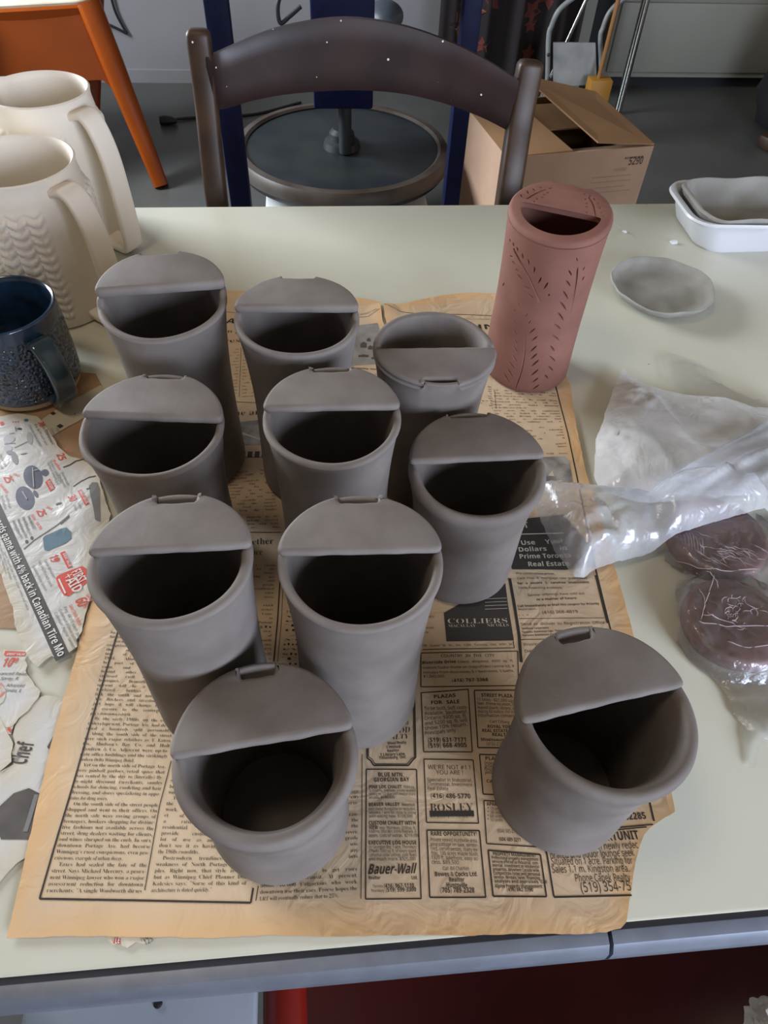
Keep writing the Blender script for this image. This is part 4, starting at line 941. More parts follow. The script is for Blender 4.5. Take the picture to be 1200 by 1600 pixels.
# layer order: kraft 0, scraps 1, cream strip 1.5, newspaper 2.5, flyer 3.5
kraft_s = Sheet(0)
kraft = paper('kraft_paper', [(-110, 560), (60, 575), (150, 585), (178, 640), (180, 705), (100, 740), (60, 985), (0, 982), (-110, 985)], KRAFT, kraft_s, .008)
tag(kraft, 'brown kraft paper sheet under the blue mug and the flyer', 'paper')

scr1 = Sheet(1)
cream = paper('paper_strip', [(50, 668), (90, 640), (158, 603), (166, 612), (160, 640), (97, 674), (70, 690)], CREAMSHEET, Sheet(1.2), .006, .0006, .01)
tag(cream, 'cream paper strip with small black marks at the foot of the blue mug', 'paper')
pr = Print(Sheet(1.2), cream)
for (x, y, a) in ((83, 646, 5), (94, 666, 6), (117, 647, 1.5)):
    pr.poly([W2(x - a, y), W2(x, y - a * .6), W2(x + a, y), W2(x, y + a * .6)])
pr.flush('printed_mark', FLYBLACK)

# Chef sheet
chef_s = Sheet(1.0)
chef = paper('flyer_sheet', [(102, 1097), (88, 1090), (72, 1088), (60, 1093), (50, 1096), (46, 1110), (34, 1122), (26, 1135), (22, 1150), (26, 1164), (20, 1176), (22, 1196), (4, 1206), (-70, 1206), (-90, 1420), (-10, 1392), (12, 1366), (28, 1350), (60, 1330), (120, 1330), (150, 1150)], FLYER, chef_s, .006, .0006, .02)
tag(chef, 'pale grey flyer sheet with a pot lid picture, half under the newspaper', 'flyer')
pr = Print(chef_s, chef)
pr.line(W2(41, 1195), W2(55, 1161), 'Chef', .0105, bold=.03)
pr.flush('printed_text', FLYBLACK)
pr.line(W2(29, 1190), W2(39, 1168), 'MASTER', .0030, bold=.01)
pr.flush('printed_text', FLYGREY)
pr.poly([W2(0, 1260), W2(22, 1240), W2(46, 1232), W2(62, 1240), W2(75, 1260), W2(70, 1312), W2(2, 1312), W2(-6, 1290)])
pr.poly([W2(74, 1168), W2(84, 1150), W2(90, 1150), W2(80, 1174)])
pr.flush('printed_picture', new_mat('lid_photo', (0.045, 0.040, 0.038), .4, color2=(0.13, .115, .105), vscale=26), 'dark pot lid printed on the sheet')
pr.rule(W2(40, 1300), W2(58, 1242), .0028, extra=.0002)
pr.flush('printed_picture', FLYGREY)

# scrap with a price
s99 = Sheet(1.8)
scrap = paper('flyer_scrap', [(-60, 1012), (40, 1019), (45, 1024), (41, 1033), (45, 1041), (43, 1050), (49, 1062), (57, 1072), (66, 1082), (62, 1092), (52, 1103), (46, 1112), (30, 1124), (22, 1138), (-60, 1140)], FLYER, s99, .005, .0010, .01, edge_step=.003)
tag(scrap, 'torn flyer scrap printed with the red price 10.99', 'flyer scrap')
pr = Print(s99, scrap)
pr.poly([W2(7, 1024), W2(9, 1018), W2(41, 1020), W2(40, 1026), W2(9, 1026)])
pr.line(W2(4, 1043), W2(19, 1043), '10', .0070, bold=.035, shear=.2)
pr.line(W2(19, 1037), W2(28, 1037), '99', .0040, bold=.025, shear=.2)
pr.flush('printed_price', FLYRED, 'red price and red banner')
pr.line(W2(11, 1025), W2(40, 1025.6), 'GREAT VALUE', .0018, bold=.02, shear=.1, extra=.0002)
pr.flush('banner_text', FLYWHITE)
column(pr, (-12, 1055.5), (43, 1056.5), (30, 1064), (-12, 1063), ['Advanced Read,', 'the Spray, R.'], .0024, shear=.2)
column(pr, (10, 1074), (39, 1075), (34, 1083), (6, 1082), ['Advanced', 'Climate, R.'], .0024, shear=.2)
pr.flush('printed_text', FLYBLACK)
s3 = Sheet(2.3)
scrap = paper('flyer_scrap', [(-60, 1058), (0, 1062), (8, 1072), (10, 1082), (6, 1098), (0, 1104), (-60, 1110)], FLYER, s3, .005, .0009, .01, edge_step=.003)
tag(scrap, 'small torn scrap with red print at the left edge, overlapping the price scrap', 'flyer scrap')
pr = Print(s3, scrap); pr.line(W2(-4, 1082), W2(7, 1072), '4.1', .003, bold=.03); pr.rule(W2(0, 1090), W2(8, 1082), .0012); pr.flush('printed_text', FLYPINK)
s4 = Sheet(2.3)
scrap = paper('flyer_scrap', [(-60, 1110), (0, 1122), (14, 1142), (24, 1164), (18, 1180), (20, 1192), (4, 1206), (-60, 1206)], FLYER, s4, .005, .0009, .01, edge_step=.003)
tag(scrap, 'blank torn scrap at the left edge beside the word Chef', 'flyer scrap')
s5 = Sheet(1.5)
scrap = paper('flyer_scrap', [(-60, 1090), (8, 1106), (22, 1128), (24, 1136), (20, 1150), (-60, 1150)], FLYER, s5, .005, .0009, .01, edge_step=.003)
tag(scrap, 'torn scrap with a red corner between the price scrap and the blank scrap', 'flyer scrap')
pr = Print(s5, scrap); pr.poly([W2(12, 1141), W2(14, 1137), W2(19, 1140), W2(18, 1147)]); pr.flush('printed_picture', FLYRED)
s6 = Sheet(1.0)
scrap = paper('flyer_scrap', [(160, 1452), (166, 1466), (178, 1478), (200, 1480), (214, 1472), (226, 1474), (240, 1468), (262, 1452)], FLYER, s6, .005, .0009, .01, edge_step=.003)
tag(scrap, 'torn scrap with a red label poking out under the newspaper bottom edge', 'flyer scrap')
pr = Print(s6, scrap); pr.poly([W2(177, 1474), W2(180, 1466), W2(189, 1466), W2(188, 1475)]); pr.flush('printed_label', FLYRED)
pr.line(W2(180, 1474.5), W2(187, 1474), 'LE', .0028, bold=.02, extra=.0002); pr.flush('label_text', FLYWHITE)
pr.line(W2(220, 1472), W2(232, 1467), '100', .003); pr.line(W2(228, 1478), W2(240, 1470), '125', .003); pr.flush('printed_text', FLYBLACK)

# ---- newspaper
news_s = Sheet(2.5, lifts=((T(600, 490).x, T(600, 490).y, .022, .006),))
tlx, tly = -.112, T(345, 455).y
np_px = [(13, 1467), (120, 1464), (240, 1465), (330, 1467), (420, 1462), (520, 1464), (640, 1462), (740, 1463), (830, 1460), (900, 1461), (945, 1458), (968, 1452), (976, 1442), (982, 1410), (986, 1380), (991, 1345), (998, 1322), (1004, 1306), (1014, 1294), (1028, 1285), (1053, 1270), (1046, 1235), (1036, 1200), (1015, 1110), (982, 968), (958, 885), (938, 812), (915, 742), (900, 670), (890, 605), (868, 545), (850, 480), (800, 461), (772, 461), (735, 459), (706, 462), (690, 464), (660, 470), (630, 477), (604, 480), (598, 482), (601, 500), (608, 520), (603, 520), (596, 498), (592, 474), (575, 470), (545, 467), (470, 462), (400, 458), (350, 456)]
npoly = [Vector((T(*p).x, T(*p).y)) for p in np_px] + [Vector((-.118, .66)), Vector((-.150, .50)), Vector((-.172, .34)), Vector((-.178, .287)), Vector((-.180, .243)), Vector((-.183, .194))]
news = paper('newspaper', npoly, NEWS, news_s, .005, .00035, .020, edge_step=.004, world=True)
tag(news, 'yellowed old newspaper page with torn corners spread under the grey cups', 'newspaper')
P = Print(news_s, news)


def c8(X, Y): return (560 + X / 3.2, 930 + Y / 3.2)           # detail crop of the adverts


def c6(X, Y): return (740 + X / 3.75, 1050 + Y / 3.75)        # detail crop of the lower right corner


def c7(X, Y): return (640 + X / 3.75, 780 + Y / 3.75)         # detail crop of the upper right adverts


def frame(pts, w, conv=None, closed=True):
    q = [W2(*(conv(*p) if conv else p)) for p in pts]
    n = len(q) if closed else len(q) - 1
    for i in range(n): P.rule(q[i], q[(i + 1) % len(q)], w)


# article at the lower left
ART = ['for the city and its', 'future. The project', '>Named after the', 'comprised of stores on', 'the almost whole struc-', 'ture of buildings built in', '1984. About half will still', 'be part of the new develop-', 'ment, and also a market', 'behind other buildings, an', 'enclosed mall of shops and', 'boutiques. Beneath the devel-', 'opment will be a gallery level.', 'Enclosed bridges will then', 'link the south and north sides of', 'Ave. Backers and investors in pro-', 'ject hope it will change the street',
       'an eyesore to the centrepiece of', "peg's downtown rebirth.|", '>By the early 1980s, on the eve of', 'redevelopment, Portage Ave. had devel-', 'oped a bizarrely split personality.', '>Along the south side of the street', 'were such major retailers as T. Eaton', "*Co., Hudson's Bay Co. and Holt", '*Renfrew & Co. Adjacent were up-to-', 'date office buildings and the strikingly', 'modern Delta Winnipeg Hotel.|', '>Yet on the north side of Portage Ave.', 'were pinball parlors, retail space that', 'was rented by the day to (literally) fly-', 'by-night discount merchants, sundry', 'schools for dancing, modeling and hair', 'dressing, and stores specializing in appa-', 'ratus for drug users.|', '>On the south side of the street people', 'shopped and went to their offices. On', 'the north side were roving groups of', 'teenagers, hookers shopping for distinc-', 'tive fashions not available across the', 'street, drug dealers waiting for clients,', 'and winos slumped on the curb. In sum,', 'downtown Portage Ave. had become', "Winnipeg's most conspicuous, even pro-", 'miscuous, example of urban decay.|', '>Taxes had sealed the fate of the', 'street. Says Michael Mercury, a prom-', 'nent Winnipeg lawyer who won a major', 'assessment reduction for downtown', 'merchants: "A single Woolworth dimes']
column(P, (173, 991), (298, 996), (222, 1396), (73.6, 1395), ART, .0022, font='serif')
P.flush('article_text', INK)
ART2 = ['stores and also some', 'business for the city.', 'It was a big step for', 'Some of the local', 'buildings were', 'winners of it all.|', '>The core area of', 'the North Portage', 'work. So the mark-', 'et of the city core is', 'a mixed-use centre for', 'residential population to', 'provide customers and a', 'lot of use as an entertainment,', "don't see it as having the look of", 'the 1960s monoliths.|', '>Postmodern trendiness is one', 'weakness of North Portage A cou-', 'ples. Right now, that style is pop-', 'but as Winnipeg Chief Planner Don', 'Kalcsics says: "Some of this kind of', 'architecture is dated quickly."|']
column(P, (271, 1198), (412, 1206), (384, 1393), (237, 1395), ART2, .0022, font='serif')
P.flush('article_text', INK)
ART3 = ['stores of the mall. The average', 'size of them is in the city', 'and some of the perma-', 'cost of about $000,000.|', '>The new Light Rail Tran-', 'sit is the end of the', 'line and it is the', 'one. However,', 'the line at grade', 'has been to use', 'the planners are', 'changing stations into', 'new centres.|', '>There is a plan to get more', 'people on the transit. At present,', 'about 40,000 Calgarians who work', 'downtown use their cars. Froese hopes the', 'LRT will eventually reduce that to 25%.|']
column(P, (420, 1246), (561, 1240), (558, 1402), (405.7, 1408), ART3, .0022, font='serif')
P.flush('article_text', INK)
# frames of the article
frame([(203, 925), (187, 980), (125, 1193), (63, 1405), (225, 1408), (392, 1411), (396, 1388)], .0011, closed=False)
frame([(268, 1190), (250, 1260), (227, 1392)], .0005, closed=False)
frame([(566, 1180), (565.5, 1290), (564, 1405)], .0004, closed=False)
frame([(400, 1408), (404, 1385)], .0005, closed=False)
# column between the middle cups
frame([(438, 905), (434, 970), (428, 1035)], .0010, closed=False)
frame([(443, 905), (440, 970), (434, 1035)], .0004, closed=False)
frame([(350, 833), (440, 833)], .0006, closed=False)
P.flush('column_rule', INK)
MID = ['is $10,000 a month', 'of parking for the', 'downtown stores.', '1,150 to $80 per', 'square foot and', 'using 384 people', 'of established', 'stores when', 'downtown street', 'life faltered.|', '>But, which', 'is a system', 'list of Cana-', 'we have to', 'of Portage', '>Though', 'some time,', 'side of', 'the south', 'and this', 'since 1975', 'it will', 'be a']
column(P, (350, 886), (430, 886), (423, 1032), (330, 1032), MID, .0021, font='serif')
MID2 = ['Co-op', '>is a', '$10 of', 'where', 'every', 'The', 'those', '>A', 'year', 'during', 'every', 'shops', 'The', 'street']
column(P, (449, 945), (520, 945), (500, 1040), (440, 1040), MID2, .0021, font='serif')
P.flush('article_text', INK)
P.line(W2(374, 853), W2(427, 851), 'together', .0062, font='serif'); P.line(W2(384, 869), W2(410, 868), 'place', .0062, font='serif')
P.flush('headline', INK)
MID3 = ['*pedestrian bridge', '*seven sight in it', 'pedestrian walk-', 'way connects the', 'stores. The hotel', 'exchange for an', 'average is to be', '>about the shop-', 'court is not to', 'are carefully eased,', 'so with the owners', 'of local market', 'and keep the bridge', '', '>private projects to be', 'will be private interest', 'of those now and both', 'such as this']
column(P, (358, 742), (425, 736), (436, 826), (352, 828), MID3, .0023, font='serif')
P.flush('article_text', INK)
# photo and headlines at the top left
P.poly([W2(340, 664), W2(412, 657), W2(424, 695), W2(338, 700)]); P.flush('printed_photo', PHOTOGREY, 'grey halftone picture')
P.rule(W2(345, 668), W2(420, 692), .0022, extra=.0002); P.flush('printed_photo', INKWHITE, 'pale beam in the picture')
P.rule(W2(336, 713), W2(428, 711), .0075); P.flush('printed_photo', INKSOFT, 'dark strip under the picture')
for k in range(7): P.rule(W2(352 + k * 11, 716), W2(353 + k * 11, 707), .0020, extra=.0002)
P.flush('printed_photo', INKWHITE)
P.line(W2(352, 507), W2(404, 506), 'AXES', .0085, bold=.04, shear=.25)
P.flush('headline', INK)
P.line(W2(350, 522), W2(420, 522), 'to get new', .0066, font='serif'); P.line(W2(350, 537), W2(420, 536), 'reserves', .0066, font='serif')
P.flush('headline', INK)
P.line(W2(360, 651), W2(430, 648), 'the angle', .0072, font='serif')
P.flush('headline', INK)
COLA = ['when the city', 'and the street', 'in the end of', '>one of the', 'for the local', 'of a market', 'by the old', 'and store to', 'the block and', 'new plan to', 'it in the lane', '>with a look', 'low after the', 'long after the', 'and at the site', 'address later.|']
column(P, (330, 549), (374, 548), (371, 622), (330, 624), COLA, .0019, font='serif')
column(P, (380, 546), (424, 545), (424, 620), (378, 622), COLA, .0019, font='serif')
P.flush('article_text', INKSOFT)
frame([(330, 488), (372, 490), (420, 491)], .0006, closed=False)
frame([(330, 627), (400, 631), (430, 632)], .0006, closed=False)
frame([(377, 545), (374, 622)], .0004, closed=False)
frame([(545, 498), (575, 496), (593, 490)], .0005, closed=False)
P.flush('column_rule', INK)
P.line(W2(560, 494), W2(590, 490), 'FINANCIAL', .0022); 
P.flush('article_text', INK)
P.line(W2(552, 578.5), W2(592, 580), 'in Hanley, many', .0022, bold=.02)
for k, t in enumerate(('of the new shops', 'and the offices', 'of the street to')): P.line(W2(553, 586 + k * 7), W2(597, 588 + k * 7), t, .0018)
P.flush('article_text', INK)
P.poly([W2(540, 512), W2(590, 506), W2(598, 530), W2(600, 570), W2(540, 574)]); P.flush('printed_photo', new_mat('city_photo', (.38, .35, .31), .7, color2=(.20, .19, .175), vscale=38), 'halftone picture of a town')
for (x, y, w, h) in ((563, 545, 10, 12), (575, 548, 7, 9), (585, 545, 9, 12), (560, 560, 16, 5), (580, 563, 16, 5), (573, 535, 6, 7)):
    P.poly([W2(x, y), W2(x + w, y), W2(x + w, y - h * .6), W2(x + w * .5, y - h * .8), W2(x, y - h * .5)], extra=.0002)
P.flush('printed_photo', INKSOFT)
# top right
frame([(600, 482), (625, 489), (660, 492), (720, 493), (800, 496)], .0007, closed=False)
frame([(690, 499), (735, 500), (800, 501)], .0003, closed=False)
P.flush('column_rule', INK)
P.line(W2(700, 516), W2(783, 516), 'JOHN:', .0085, bold=.05)
P.flush('headline', INK)
COLR = ['of the new street and the', 'new local work in the street', 'and the stores of the core.|', '>One of them is the second block:', 'Development Program, it will en-', 'courage privately funded downtown', '>for the older areas of the city.|', '>Some areas, the only requirement', 'is the way is limited by the market', 'by the Delta Revenue minimum one', 'if you have to encourage land', 'use and of the buildings such as', 'the whole market.|', '>The program also is', 'of the urban redevelop-', 'the Winnipeg "is a city', 'in the public sector', 'an important role in', 'this way." he says.|', '>Since the general', 'area in the future', 'of a quality."|']
column(P, (774, 612), (868, 617), (886, 704), (744, 714), COLR, .0021, font='serif')
COLR2 = ['of the', 'said he', 'to the', 'get to', 'and low', '>on the', 'street', 'it is in', 'the for', 'made a']
column(P, (740, 606), (768, 607), (770, 640), (735, 640), COLR2, .0020, font='serif')
P.line(W2(853, 711), W2(886, 711), 'GLOBE PHOTO', .0015)
P.flush('article_text', INK)
frame([(866, 596), (873, 625), (887, 680), (902, 752), (918, 830), (930, 890), (951, 975), (985, 1120), (1013, 1249), (1021, 1284)], .0011, closed=False)
frame([(772, 610), (775, 640)], .0004, closed=False)
P.flush('column_rule', INK)
P.poly([W2(845, 716), W2(882, 714), W2(889, 722), W2(896, 764), W2(850, 768)]); P.flush('printed_photo', PHOTOGREY, 'grey halftone picture')
P.poly([W2(856, 745), W2(862, 737), W2(866, 746)], extra=.0002); P.poly([W2(850, 754), W2(877, 752), W2(880, 770), W2(850, 772)], extra=.0002); P.flush('printed_photo', INKWHITE)
# heavy rule left of the right column of adverts
frame([c7(585, 470), c7(612, 620), c7(640, 800), c7(652, 960)], .0022, closed=False)
frame([c7(1090, 450), c7(1125, 590), c7(1160, 730)], .0022, closed=False)
P.flush('column_rule', INK)
# black advert with white words
P.poly([W2(*c7(670, 120)), W2(*c7(900, 95)), W2(*c7(1080, 300)), W2(*c7(1085, 400)), W2(*c7(910, 420)), W2(*c7(600, 418)), W2(*c7(560, 300))]); P.flush('advert_block', FLYBLACK, 'black advert block')
for (a, b, t) in (((655, 275), (905, 262), 'Use Your'), ((640, 315), (920, 303), 'Dollars in'), ((645, 356), (945, 348), 'Prime Toronto'), ((695, 402), (935, 396), 'Real Estate')):
    P.line(W2(*c7(*a)), W2(*c7(*b)), t, .0044, bold=.02, extra=.0003)
P.line(W2(*c7(500, 198)), W2(*c7(700, 172)), 'INVEST', .0058, bold=.02, extra=.0003)
P.rule(W2(*c7(640, 212)), W2(*c7(900, 204)), .0010, extra=.0003)
P.flush('advert_words', INKWHITE, 'white words on the black advert')
def ad(a, b, t, h, fit=True, bold=0.0, conv=c8, align='c', shear=0.0, font=None):
    P.line(W2(*conv(*a)), W2(*conv(*b)), t, h * (.80 if conv is c8 else .86), fit=fit, bold=bold, align=align, shear=shear, font=font)
ad((625, 447), (850, 450), 'Pre-construction prices.', .0022, conv=c7)
ad((630, 475), (1040, 473), 'Cash Flow & mortgage rate guarantees', .0022, conv=c7)
ad((632, 505), (1055, 497), 'for a secure & carefree investment.', .0022, bold=.02, conv=c7)
ad((638, 532), (895, 530), '100% financing available.', .0022, conv=c7)
ad((693, 575), (1025, 562), 'Similar offerings have sold out', .0023, bold=.006, conv=c7)
ad((745, 600), (980, 590), 'in a matter of hours!', .0023, bold=.01, conv=c7)
ad((633, 638), (1110, 622), 'Call Immediately or Mail this coupon for Priority', .0022, bold=.015, conv=c7)
ad((637, 655), (745, 652), 'Registration.', .0018, conv=c7)
ad((778, 677), (985, 672), '(416) 368-4819', .0030, conv=c7)
ad((640, 688), (698, 686), 'E & OE', .0012, conv=c7)
ad((652, 745), (1150, 735), 'Send or deliver to Registration Office:', .0027, conv=c7)
ad((655, 768), (815, 764), 'Vendcorp Corporation', .0019, bold=.01, conv=c7)
ad((658, 790), (900, 780), 'Toronto Dominion Cen. Tower', .0019, bold=.01, conv=c7)
ad((660, 810), (880, 800), 'Toronto Dominion Centre', .0019, bold=.01, conv=c7)
ad((670, 866), (760, 862), 'Priority', .0026, conv=c7)
ad((676, 904), (740, 900), 'Date', .0026, conv=c7)
P.rule(W2(*c7(640, 705)), W2(*c7(1140, 700)), .0004); P.rule(W2(*c7(648, 828)), W2(*c7(1000, 822)), .0005)
P.flush('advert_text', INK)
# black block of an estate agent
P.poly([W2(*c7(200, 670)), W2(*c7(400, 560)), W2(*c7(560, 500)), W2(*c7(575, 620)), W2(*c7(610, 832)), W2(*c7(215, 838))]); P.flush('advert_block', FLYBLACK, 'black block with an agency name')
P.line(W2(*c7(224, 733)), W2(*c7(572, 730)), 'COLLIERS', .0040, font='serif', extra=.0003)
P.line(W2(*c7(226, 755)), W2(*c7(580, 750)), 'MACAULAY NICOLLS', .0023, font='serif', extra=.0003)
for k in range(4): P.rule(W2(*c7(440, 590 + k * 20)), W2(*c7(566 + 2 * k, 585 + k * 20)), .0004, extra=.0003)
P.flush('advert_words', INKWHITE, 'white agency name on black')
ad((70, 868), (610, 860), '100 Queen St. W., No. 1200, Toronto, Ont. M5H 3E1', .0019, conv=c7)
ad((60, 700), (145, 700), 'SURVEY', .0022, conv=c7); ad((70, 765), (142, 762), 'Internat', .0020, conv=c7); ad((80, 790), (112, 790), 'ank', .0020, conv=c7)
frame([(75, 885), (612, 876), (606, 835)], .0006, c7, closed=False)
P.flush('advert_text', INK)
# COUNTRY IN THE CITY
frame([(312, 292), (795, 284), (800, 456), (312, 462)], .0007, c8)
ad((412, 314), (680, 312), 'COUNTRY IN THE CITY', .0028, bold=.008)
ad((320, 348), (488, 342), 'Riverside Drive', .0027, bold=.02); ad((496, 342), (775, 338), 'Classic elegance, 4500 sq. ft.', .0023)
ad((322, 372), (778, 364), 'custom Tudor home on magnificent ravine lot, 8', .0023)
ad((324, 396), (778, 388), 'minutes from downtown, 5 + bedrooms, 5 baths.', .0023)
ad((326, 416), (434, 414), '$1,045,000.', .0025); ad((468, 438), (648, 434), '(416) 767-3368', .0031, bold=.02)
P.flush('advert', INK)
# PLAZAS FOR SALE
frame([(313, 492), (548, 474), (568, 788), (326, 788)], .0007, c8)
ad((378, 520), (486, 512), 'PLAZAS', .0032, bold=.015); ad((364, 550), (505, 544), 'FOR SALE', .0032, bold=.015)
column(P, c8(330, 580), c8(540, 572), c8(545, 680), c8(334, 705), ['To be built. Soft costs', 'Available. Southwest', 'Ontario 9300 sq. ft.', 'and 5200 sq. ft. will', 'show 10% return.', 'Principals only|'], .0027)
ad((348, 740), (537, 737), '(519) 631-7171', .0037, bold=.015); ad((350, 768), (541, 764), '(519) 668-4905', .0037, bold=.015)
P.flush('advert', INK)
# STREET PLAZA
frame([(578, 480), (830, 478), (840, 768), (596, 766)], .0008, c8)
ad((614, 512), (770, 516), 'STREET PLAZA', .0031, bold=.015)
column(P, c8(592, 532), c8(805, 540), c8(800, 614), c8(598, 612), ['11 Units - $21,000 square', 'feet. Prime location, fully', 'leased (bank, library, etc.)', 'Asking $3 million. For more', 'information contact|'], .0023)
ad((655, 642), (752, 645), 'Carl Tilbeg', .0023); ad((645, 668), (775, 670), 'ROYAL YORK', .0027, bold=.015); ad((618, 688), (790, 692), 'REAL ESTATE LTD', .0027, bold=.015)
ad((668, 708), (770, 712), 'REALTOR', .0027, bold=.015); ad((612, 732), (790, 736), 'Mississauga, Ont', .0025, bold=.02); ad((640, 755), (770, 758), '(416) 273-0285', .0027)
P.flush('advert', INK)
# WOOD REALTY with notched double frame
for o, w in ((0, .0009), (7, .0005)):
    frame([(280 - o, 500), (286 - o, 815), (272 - o, 828 - o), (250 - o, 856 - o), (76 + o, 856 - o), (62 + o, 832 - o), (44 + o, 820 - o), (42 + o, 600)], w, c8, closed=False)
ad((190, 655), (250, 650), 'd ald', .0030); ad((140, 700), (260, 690), 'WOOD', .0050, shear=.25, font='serif'); ad((110, 728), (258, 720), 'REALTY', .0040, shear=.25, font='serif')
ad((146, 752), (240, 746), 'Wood Realty', .0023, bold=.01); ad((142, 770), (210, 768), 'Limited', .0023, bold=.01); ad((145, 790), (205, 786), 'Realtor', .0023, bold=.01)
ad((110, 810), (236, 804), '1 Library Lane,', .0024, bold=.01); ad((104, 826), (240, 820), 'Tillsonburg, Ont.', .0024, bold=.01)
P.flush('advert', INK)
# WE'RE NOT #1
frame([(327, 824), (572, 828), (600, 1143), (340, 1140)], .0007, c8)
ad((347, 874), (558, 876), "WE'RE NOT #1 !", .0033, bold=.008); ad((388, 900), (522, 902), 'YOU ARE !', .0033, bold=.008)
column(P, c8(344, 935), c8(568, 938), c8(570, 982), c8(345, 978), ['Specialist in Industrial,', 'Commercial, Investment', 'Real Estate|'], .0023)
ad((362, 1018), (560, 1020), '(416) 486-5770', .0035, bold=.012)
ad((358, 1085), (575, 1082), 'BOSLEY', .0058, font='serif')
P.rule(W2(*c8(356, 1096)), W2(*c8(577, 1094)), .0034)
ad((358, 1118), (577, 1116), 'W.H. BOSLEY & CO. LTD. REALTOR', .0017)
P.flush('advert', INK)
# RARE OPPORTUNITY
frame([(342, 1178), (604, 1180), (635, 1513), (356, 1514)], .0008, c8)
ad((362, 1206), (592, 1208), 'RARE OPPORTUNITY!', .0031, bold=.012)
column(P, c8(360, 1234), c8(595, 1240), c8(602, 1352), c8(366, 1346), ['Private retired Huntsville area,', 'pine cottage on lake, winter-', 'ized, conveniences, many ex-', 'tras, 195 acres maple bush,', '1320 ft. lakefront, easy ac-', 'cess. $89,500|'], .0023)
ad((422, 1378), (553, 1378), 'Call: Bill Charlton', .0024); ad((382, 1408), (596, 1408), 'Bowes & Cocks Ltd.', .0029, bold=.018)
ad((454, 1436), (530, 1436), 'Realtor', .0030, bold=.018); ad((440, 1463), (544, 1464), 'Huntsville', .0030, bold=.018); ad((410, 1490), (580, 1490), '(705) 789-2328', .0033, bold=.012)
P.flush('advert', INK)
# BLUE MTN. GEORGIAN BAY
frame([(40, 875), (290, 876), (313, 1520), (36, 1522)], .0007, c8)
ad((100, 912), (226, 912), 'BLUE MTN.', .0032, bold=.012); ad((78, 938), (254, 936), 'GEORGIAN BAY', .0032, bold=.012)
ad((54, 972), (216, 970), 'PINE LOG CHALET', .0025, bold=.02); ad((224, 970), (282, 970), '7000 sq.', .0019)
column(P, c8(54, 988), c8(284, 988), c8(284, 1022), c8(54, 1022), ['ft. 4 bdrms, fireplaces, private wooded', 'setting on 1/2 acre with deeded shore', 'access. $190,000|'], .0018)
ad((52, 1060), (206, 1058), 'BEAVER VALLEY', .0026, bold=.02); ad((218, 1058), (284, 1058), 'Beautifully', .0019)
column(P, c8(52, 1080), c8(286, 1080), c8(288, 1116), c8(52, 1116), ['kept Cedar Bungalow on secluded,', 'wooded 1 acre lot close to skiing', 'with asking now. $159,500|'], .0019)
ad((52, 1152), (286, 1152), 'CUSTOM CHALET WITH', .0027, bold=.02); ad((52, 1174), (98, 1174), 'VIEW', .0027, bold=.02); ad((106, 1174), (286, 1174), 'near Thornbury, 2500 sq. ft.', .0019)
column(P, c8(52, 1192), c8(288, 1192), c8(288, 1213), c8(52, 1213), ['4 bdrms, plus den, stone fireplace, 6', 'appls. Lots of extras. $219,000|'], .0019)
ad((52, 1250), (290, 1250), 'EXECUTIVE LOG HOUSE', .0027, bold=.02)
column(P, c8(52, 1270), c8(290, 1270), c8(292, 1330), c8(52, 1330), ['on Georgian Bay, 1 acre, Thornbury', '3 Peaks 7000 sq. ft. of luxury space,', 'cathedral cedar ceilings, pine floors', 'and much more. $325,000|'], .0020)
ad((48, 1398), (294, 1394), 'Bauer-Wall', .0066, bold=.022, shear=.4)
ad((52, 1424), (110, 1424), 'Realtor', .0022, bold=.02); ad((266, 1424), (296, 1424), 'Ltd.', .0022, bold=.02)
ad((72, 1466), (122, 1465), 'Toronto', .0018); ad((127, 1466), (278, 1464), '(416) 967-1110', .0027, bold=.015)
ad((62, 1488), (130, 1486), 'Thornbury', .0018); ad((137, 1487), (288, 1484), '(519) 599-3300', .0027, bold=.015)
P.flush('advert', INK)
# PLAZAS (half hidden), APARTMENTS
frame([(604, 800), (820, 806), (840, 1006), (622, 998)], .0008, c8)
ad((634, 828), (730, 830), 'PLAZAS', .0030, bold=.015)
column(P, c8(630, 850), c8(820, 856), c8(820, 902), c8(630, 896), ['Independent plazas in', 'growth area of Toronto,', 'Great income and steady', 'yields.|'], .0022)
ad((668, 920), (780, 924), 'Call Owner', .0022); ad((640, 940), (800, 944), 'Carl (416) 555', .0025, bold=.01)
P.flush('advert', INK)
frame([(626, 1030), (850, 1040), (900, 1262), (640, 1245)], .0007, c8)
ad((640, 1056), (770, 1060), 'APARTMENTS', .0029, bold=.015)
for k, t in enumerate(('* 15 units', '* 38 units', '* 66 units', '* 10 units')): ad((644, 1076 + 19 * k), (720, 1078 + 19 * k), t, .0022)
ad((694, 1190), (800, 1194), '(604) 585-2110', .0027); ad((702, 1232), (810, 1236), '(604) 689-3211', .0027, bold=.015)
P.flush('advert', INK)
# PROPERTY MANAGEMENT
frame([(648, 1278), (908, 1300), (938, 1510), (672, 1508)], .0009, c8)
ad((672, 1304), (886, 1314), 'PROPERTY MANAGEMENT', .0024, bold=.015)
column(P, c8(665, 1322), c8(898, 1332), c8(912, 1444), c8(680, 1440), ['Professional property management', 'services offered as industrial, com-', 'mercial, investment or residential', 'properties. Anywhere Canada wide.', 'Competitive rates and personal', 'service. Rentals, sales, financing,', 'analyses and appraisals. Call|'], .0019, bold=.01)
ad((682, 1466), (918, 1468), 'Alpine Property Management', .0024, bold=.018); ad((742, 1483), (872, 1485), '(416) 642-3790', .0022, bold=.01)
P.flush('advert', INK)
